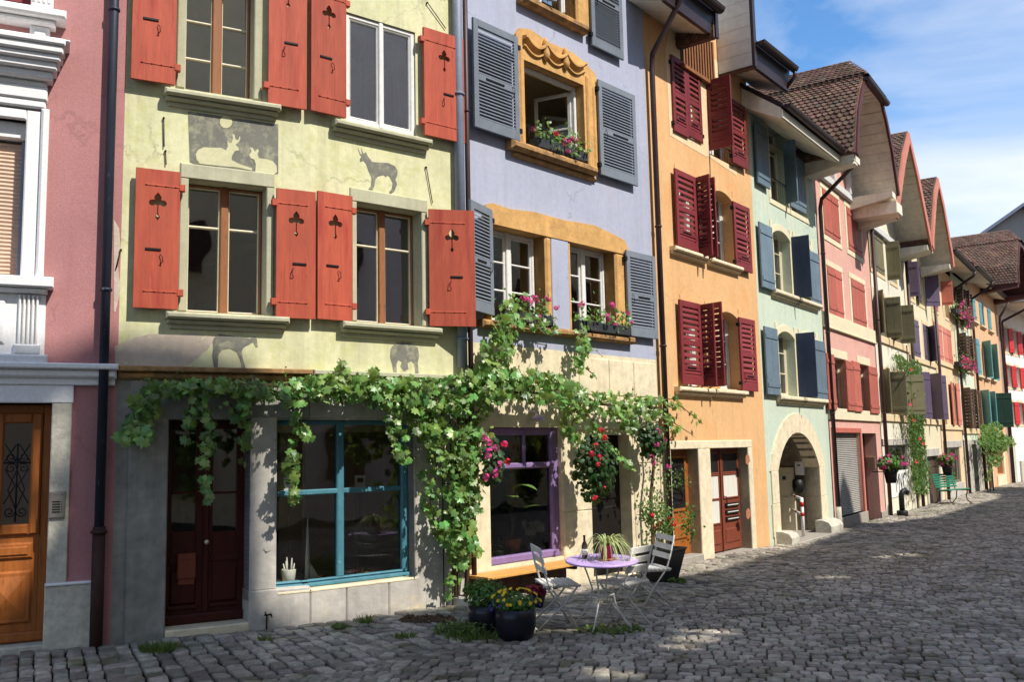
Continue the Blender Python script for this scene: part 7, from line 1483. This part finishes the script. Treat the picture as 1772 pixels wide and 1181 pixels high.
# square planter with a rose
pp_ = ground(1143, 1006); t = thing('square_planter', tuple(pp_), 'tall square tapered black planter holding a thin rose bush', 'planter'); mb = MB(); xd = LIL.t
mb.lathe(pp_, [(.24, 0), (.37, .42), (.385, .42), (.385, .45), (.35, .45), (.34, .41), (.001, .40)], 4, sq=True, smooth=False, xd=LIL.t); mb.build('pot', M['blackmatt'], t)
mb = MB(); st = MB(); fb = MB()
for i in range(16):
    a = random.random() * 6.28; h_ = random.uniform(.35, .75); e = pp_ + Vector((math.cos(a) * random.uniform(.05, .3), math.sin(a) * .2, .42 + h_)); m_ = pp_ + Vector((math.cos(a) * .08, math.sin(a) * .08, .42 + h_ * .5)); st.tube([pp_ + Vector((0, 0, .4)), m_, e], .005, 5)
    for _ in range(26): f = random.uniform(.2, 1); leaf(mb, m_.lerp(e, f) + rv(.045), rv(1), rv(1), .042, 'round')
for px, py in ((1142, 907), (1160, 900), (1136, 912), (1128, 893), (1166, 908)): q = ray(px, py); kk = pp_.y / q.y; bloom(fb, Vector((q.x * kk, q.y * kk, EYE + q.z * kk)), .03, 16, .024)
for _ in range(150):
    px, py = 1192 + random.gauss(0, 9), 905 + random.gauss(0, 17); q = ray(px, py); kk = (pp_.y + .1) / q.y; leaf(mb, Vector((q.x * kk, q.y * kk, EYE + q.z * kk)), rv(1), rv(1), .045, 'round')
q = ray(1190, 905); kk = (pp_.y + .1) / q.y; st.tube([pp_ + Vector((.05, 0, .4)), pp_ + Vector((.2, 0, .7)), Vector((q.x * kk, q.y * kk, EYE + q.z * kk))], .006, 5)
mb.build('foliage', M['leafm'], t); st.build('stem', M['gstem'], t); fb.build('blossom', M['fred'], t)
# a climbing rose stem along the joint with the orange house
tt = thing('rose_climber', tuple(ground(1128, 1000)), 'thin woody climber rising along the pipe between the lilac and orange houses', 'climber'); mb = MB(); mb.tube([Vector((*ground(1128, 1000)[:2], gz(*ground(1128, 1000)[:2])))] + [at(x, y, .2)[0] for x, y in ((1130, 930), (1126, 860), (1132, 800), (1128, 740))], [.03, .03, .027, .022, .016], 8); mb.build('stem', M['stem'], tt)
mb = MB()
for _ in range(240): py = random.uniform(740, 960); p, s_ = at(1138 + random.gauss(0, 13) , py, .22); leaf(mb, p, s_.n + rv(.6), rv(1), .05, 'round')
for _ in range(90): p, s_ = at(random.uniform(1150, 1200), random.uniform(812, 850) , .3); leaf(mb, p, s_.n + rv(.6), rv(1), .035, 'round')
mb.build('foliage', M['leafm'], tt)
# black bent vent pipe and green bench far down the pavement
pv = ground(1562, 894); t = thing('vent_pipe', tuple(pv), 'black cast-iron pipe with a bent hooked top on the pavement', 'pipe'); mb = MB(); r = .07; sd = Vector((.8, .45, 0)).normalized()
mb.lathe(pv, [(.14, -.05), (.14, .13), (.12, .15)], 16, sq=False); mb.build('base', M['vent'], t); mb = MB(); hp = .52; pts_ = [pv + Vector((0, 0, .1)), pv + Vector((0, 0, hp))] + [pv + sd * (.13 - .13 * math.cos(R(a))) + Vector((0, 0, hp + .13 * math.sin(R(a)))) for a in range(20, 151, 18)]; mb.tube(pts_, r, 14); mb.build('pipe', M['vent'], t); mb = MB(); e = pts_[-1]; mb.tube([e, e + (pts_[-1] - pts_[-2]).normalized() * .05], r * .8, 12); mb.build('outlet', M['brass'], t)
bp = ground(1640, 868); S = B8; ub, db = (bp - S.a).dot(S.t), (bp - S.a).dot(S.n); db = min(max(db, .45), .9); ub = S.uz(1641, 850, db)[0]; zb_ = gz(*S.P(ub, db, 0)[:2])
t = thing('park_bench', tuple(S.P(ub, db, zb_)), 'green slatted park bench with curled iron legs under the flower basket', 'bench'); mb = MB()
Sb = Seg(tuple(S.P(ub - .2, db, 0)[:2]), tuple((S.P(ub - .2, db, 0) + (S.t * .93 + S.n * .36))[:2]))
for i in range(5): mb.bbox(Sb, -.62, .62, .02 + i * .085, .085 + i * .085, zb_ + .43 + .005 * i, zb_ + .46 + .005 * i, .006)
mb.build('seat', M['greenbench'], t); mb = MB()
for i in range(6): z = zb_ + .52 + i * .075; d_ = -.02 - i * .022; mb.bbox(Sb, -.62, .62, d_ - .02, d_ + .005, z, z + .055, .006)
mb.build('backrest', M['greenbench'], t)
for u in (-.5, .5):
    mb = MB(); mb.tube([Sb.P(u, .5, zb_), Sb.P(u, .36, zb_ + .12), Sb.P(u, .34, zb_ + .3), Sb.P(u, .42, zb_ + .43), Sb.P(u, .0, zb_ + .42), Sb.P(u, -.03, zb_ + .5), Sb.P(u, -.16, zb_ + .98)], .016, 6); mb.tube([Sb.P(u, -.14, zb_), Sb.P(u, .0, zb_ + .16), Sb.P(u, .04, zb_ + .42)], .016, 6); mb.build('leg', M['vent'], t)

# ================================================================ weeds between the stones
def tuft(px, py, n, rad, h_, label, kind='long', mat=None, broad=False):
    c = ground(px, py); mb = MB()
    for _ in range(n):
        a = random.random() * 6.28; r = rad * math.sqrt(random.random()); b = c + Vector((math.cos(a) * r, math.sin(a) * r * .6, -.005)); b.z = gz(b.x, b.y)
        if broad: leaf(mb, b + Vector((0, 0, random.uniform(.01, h_))), Vector((0, -.4, 1)) + rv(.5), rv(1), random.uniform(.04, .08), kind)
        else: d = Vector((math.cos(a), math.sin(a), 0)) * .4 + rv(.25); d.z = 1; sd = d.cross(Vector((0, 1, 0))).normalized() * .004; hh = h_ * random.uniform(.5, 1.1); e = b + d * hh; m_ = b + d * hh * .5; mb.add([b - sd, b + sd, m_ + sd, e, m_ - sd], [(0, 1, 2, 3, 4)])
    o = lone(mb, 'weed_tuft', mat or M['weed'], tuple(c), label, 'weeds', 'weeds growing in the paving'); o['kind'] = 'stuff'
tuft(272, 1128, 260, .16, .09, 'grass tuft in the paving before the dark stone at the left'); tuft(845, 1104, 200, .34, .14, 'sprawling weeds round the foot of the round black pots', 'long', None, True); tuft(795, 1100, 300, .26, .13, 'leafy weeds in front of the trellis', 'long', None, True); tuft(815, 1108, 160, .26, .10, 'grass blades in front of the trellis')
tuft(584, 1088, 50, .13, .03, 'low round-leaved weed at the foot of the grey block wall', 'round', None, True); tuft(632, 1083, 50, .04, .12, 'single thin weed at the foot of the grey block wall'); tuft(740, 1076, 160, .3, .04, 'dry creeping weed along the grey pillar foot', 'round', M['stem'], True)
tuft(700, 1105, 60, .1, .07, 'small grass tuft out in the paving before the grey pillar'); tuft(1055, 1095, 120, .35, .05, 'weeds between the setts below the lilac table', 'round', None, True); tuft(1170, 1010, 90, .12, .06, 'weed beside the square black planter', 'round', None, True); tuft(460, 1112, 40, .06, .07, 'tiny grass tuft below the boot scraper')
mo = MB()
rng = np.random.default_rng(8); xs = rng.uniform(-5, 12, 9000); ys = rng.uniform(4.5, 19, 9000); dd = dist_np(xs, ys); nz = np.sin(xs * 1.3 + 2) * np.sin(ys * 1.1) + np.sin(xs * .5 - ys * .7)
for x, y, d, q in zip(xs, ys, dd, nz):
    if d > .3 and d < 9 and q + rng.normal(0, .5) > .9:
        z = gz(x, y)
        for _ in range(2): leaf(mo, Vector((x + rng.normal(0, .02), y + rng.normal(0, .02), z + .004)), Vector((0, 0, 1)) + rv(.4), rv(1), .022, 'round')
tag(mo.build('moss', M['weed']), 'moss and tiny plants in the joints of the cobbles', 'moss', None, 'stuff')

# ================================================================ the row across the street: throws the shade on the ground
OD = 14.5
# holes cut into the unseen opposite walls, placed to throw chosen patches of sun
GAPS = [(topz(-.05, 0), .40), (c1.location + Vector((.0, 0, .45)), .22), (c3.location + Vector((.0, 0, .5)), .16)]
for px, py, r_ in ((1205, 1108, .15), (1232, 1096, .13), (1180, 1122, .12), (1205, 1095, .1), (1045, 1166, .12), (1075, 1174, .12), (1530, 966, .17), (1572, 962, .15), (1440, 1000, .15), (20, 960, .22), (45, 925, .2), (100, 740, .13), (102, 790, .1)):
    if px < 150: p_, s_ = at(px, py, 0); GAPS.append((p_, r_))
    else: GAPS.append((ground(px, py), r_))
def wallpt(px, z):   # point of the house fronts seen in column px at height z
    for i, s_ in enumerate(SG):
        lo_, hi_ = s_.uz(px, 700)[0], 0
        if -.01 <= lo_ <= s_.L + .01 or (s_ is ROSE and lo_ < s_.L): return s_.P(lo_, 0, z), s_
    return SG[-1].P(5, 0, z), SG[-1]
SHADE = [(-900, 2.9), (-200, 2.9), (60, 2.75), (110, 2.8), (150, 2.95), (300, 2.95), (440, 2.75), (455, .2), (520, -.1), (700, -.2), (790, -.35), (850, -.6), (1110, -.9), (1160, -.95), (1320, -.75), (1400, -.55), (1440, -.45), (1447, .6), (1458, 1.15), (1468, .7), (1480, -.7), (1530, -1.5), (1640, -1.9), (1664, -1.7), (1672, -.6), (1705, -.5), (1716, -1.9), (1745, -2.2), (1768, -2.4)]
pts = []
for px, z in SHADE:
    p, s_ = wallpt(px, z) if px > -400 else (ROSE.P(0, 0, z), ROSE)
    k = OD / sdir.dot(s_.n); q = p + sdir * k; pts.append(q)
ns = 0
cols = ['palecream', 'peach', 'whitewall', 'mint', 'palecream', 'peach']; cuts = [0, 7, 11, 14, 19, 24, len(pts) - 1]
for i in range(len(cuts) - 1):
    seg = pts[cuts[i]:cuts[i + 1] + 1]
    if len(seg) < 2: continue
    mid = seg[len(seg) // 2]; lb = ['tall cream house across the street, behind the camera', 'low peach house across the street, behind the camera', 'white house across the street, opposite the lilac house', 'mint house across the street, opposite the orange house', 'cream house across the street, opposite the salmon house', 'long peach house across the street at its far end'][i]
    hh = thing('opposite_house', (mid.x, mid.y, -.5), lb, 'house'); mb = MB(); dn = Vector((sdir.x, sdir.y, 0)).normalized() * 7
    a, b = seg[0], seg[-1]
    for p, q in zip(seg, seg[1:]):
        g0, g1 = Vector((p.x, p.y, -1)), Vector((q.x, q.y, -1)); H_ = 4.6; hv = Vector((0, 0, H_)); mb.quad(g0, g1, q - hv, p - hv)
        L2 = math.hypot(q.x - p.x, q.y - p.y); nx_, nz_ = max(1, int(L2 / .11)), int(H_ / .11)
        def cell(i, j): c_ = p.lerp(q, (i + .5) / nx_) - hv * ((j + .5) / nz_); return any((c_ - T_ - sdir * (c_ - T_).dot(sdir)).length < r_ for T_, r_ in GAPS)
        for i_ in range(nx_):
            run = [j for j in range(nz_) if not cell(i_, j)]; f0, f1 = i_ / nx_, (i_ + 1) / nx_
            while run:      # merge solid cells of a column
                a_ = run[0]; b_ = a_
                while b_ + 1 in run: b_ += 1
                run = [j for j in run if j > b_]; mb.quad(p.lerp(q, f0) - hv * (a_ / nz_), p.lerp(q, f1) - hv * (a_ / nz_), p.lerp(q, f1) - hv * ((b_ + 1) / nz_), p.lerp(q, f0) - hv * ((b_ + 1) / nz_))
        pb, qb = p + dn - hv - Vector((0, 0, 1)), q + dn - hv - Vector((0, 0, 1)); mb.quad(p - hv, q - hv, qb, pb); mb.quad(pb, qb, Vector((qb.x, qb.y, -1)), Vector((pb.x, pb.y, -1)))
    for p in (a, b): mb.quad(Vector((p.x, p.y, -1)), p - Vector((0, 0, 4.6)), p + dn - Vector((0, 0, 5.6)), Vector((p.x, p.y, -1)) + dn)
    mb.build('wall', M[cols[i]], hh)
    L_ = (Vector((b.x, b.y, 0)) - Vector((a.x, a.y, 0))).length; t_ = (Vector((b.x, b.y, 0)) - Vector((a.x, a.y, 0))) / L_; n_ = -Vector((sdir.x, sdir.y, 0)).normalized()
    nw = max(1, int(L_ / 2.6))
    for r in range(3):
        for k in range(nw):
            c_ = a + t_ * (L_ * (k + .5) / nw); c_.z = 1.0 + r * 2.7; w_ = MB(); w_.obox(c_ + n_ * .05 + Vector((0, 0, .7)), t_, n_, Vector((0, 0, 1)), .45, .03, .7); w_.build('window', M['dwood'], hh)
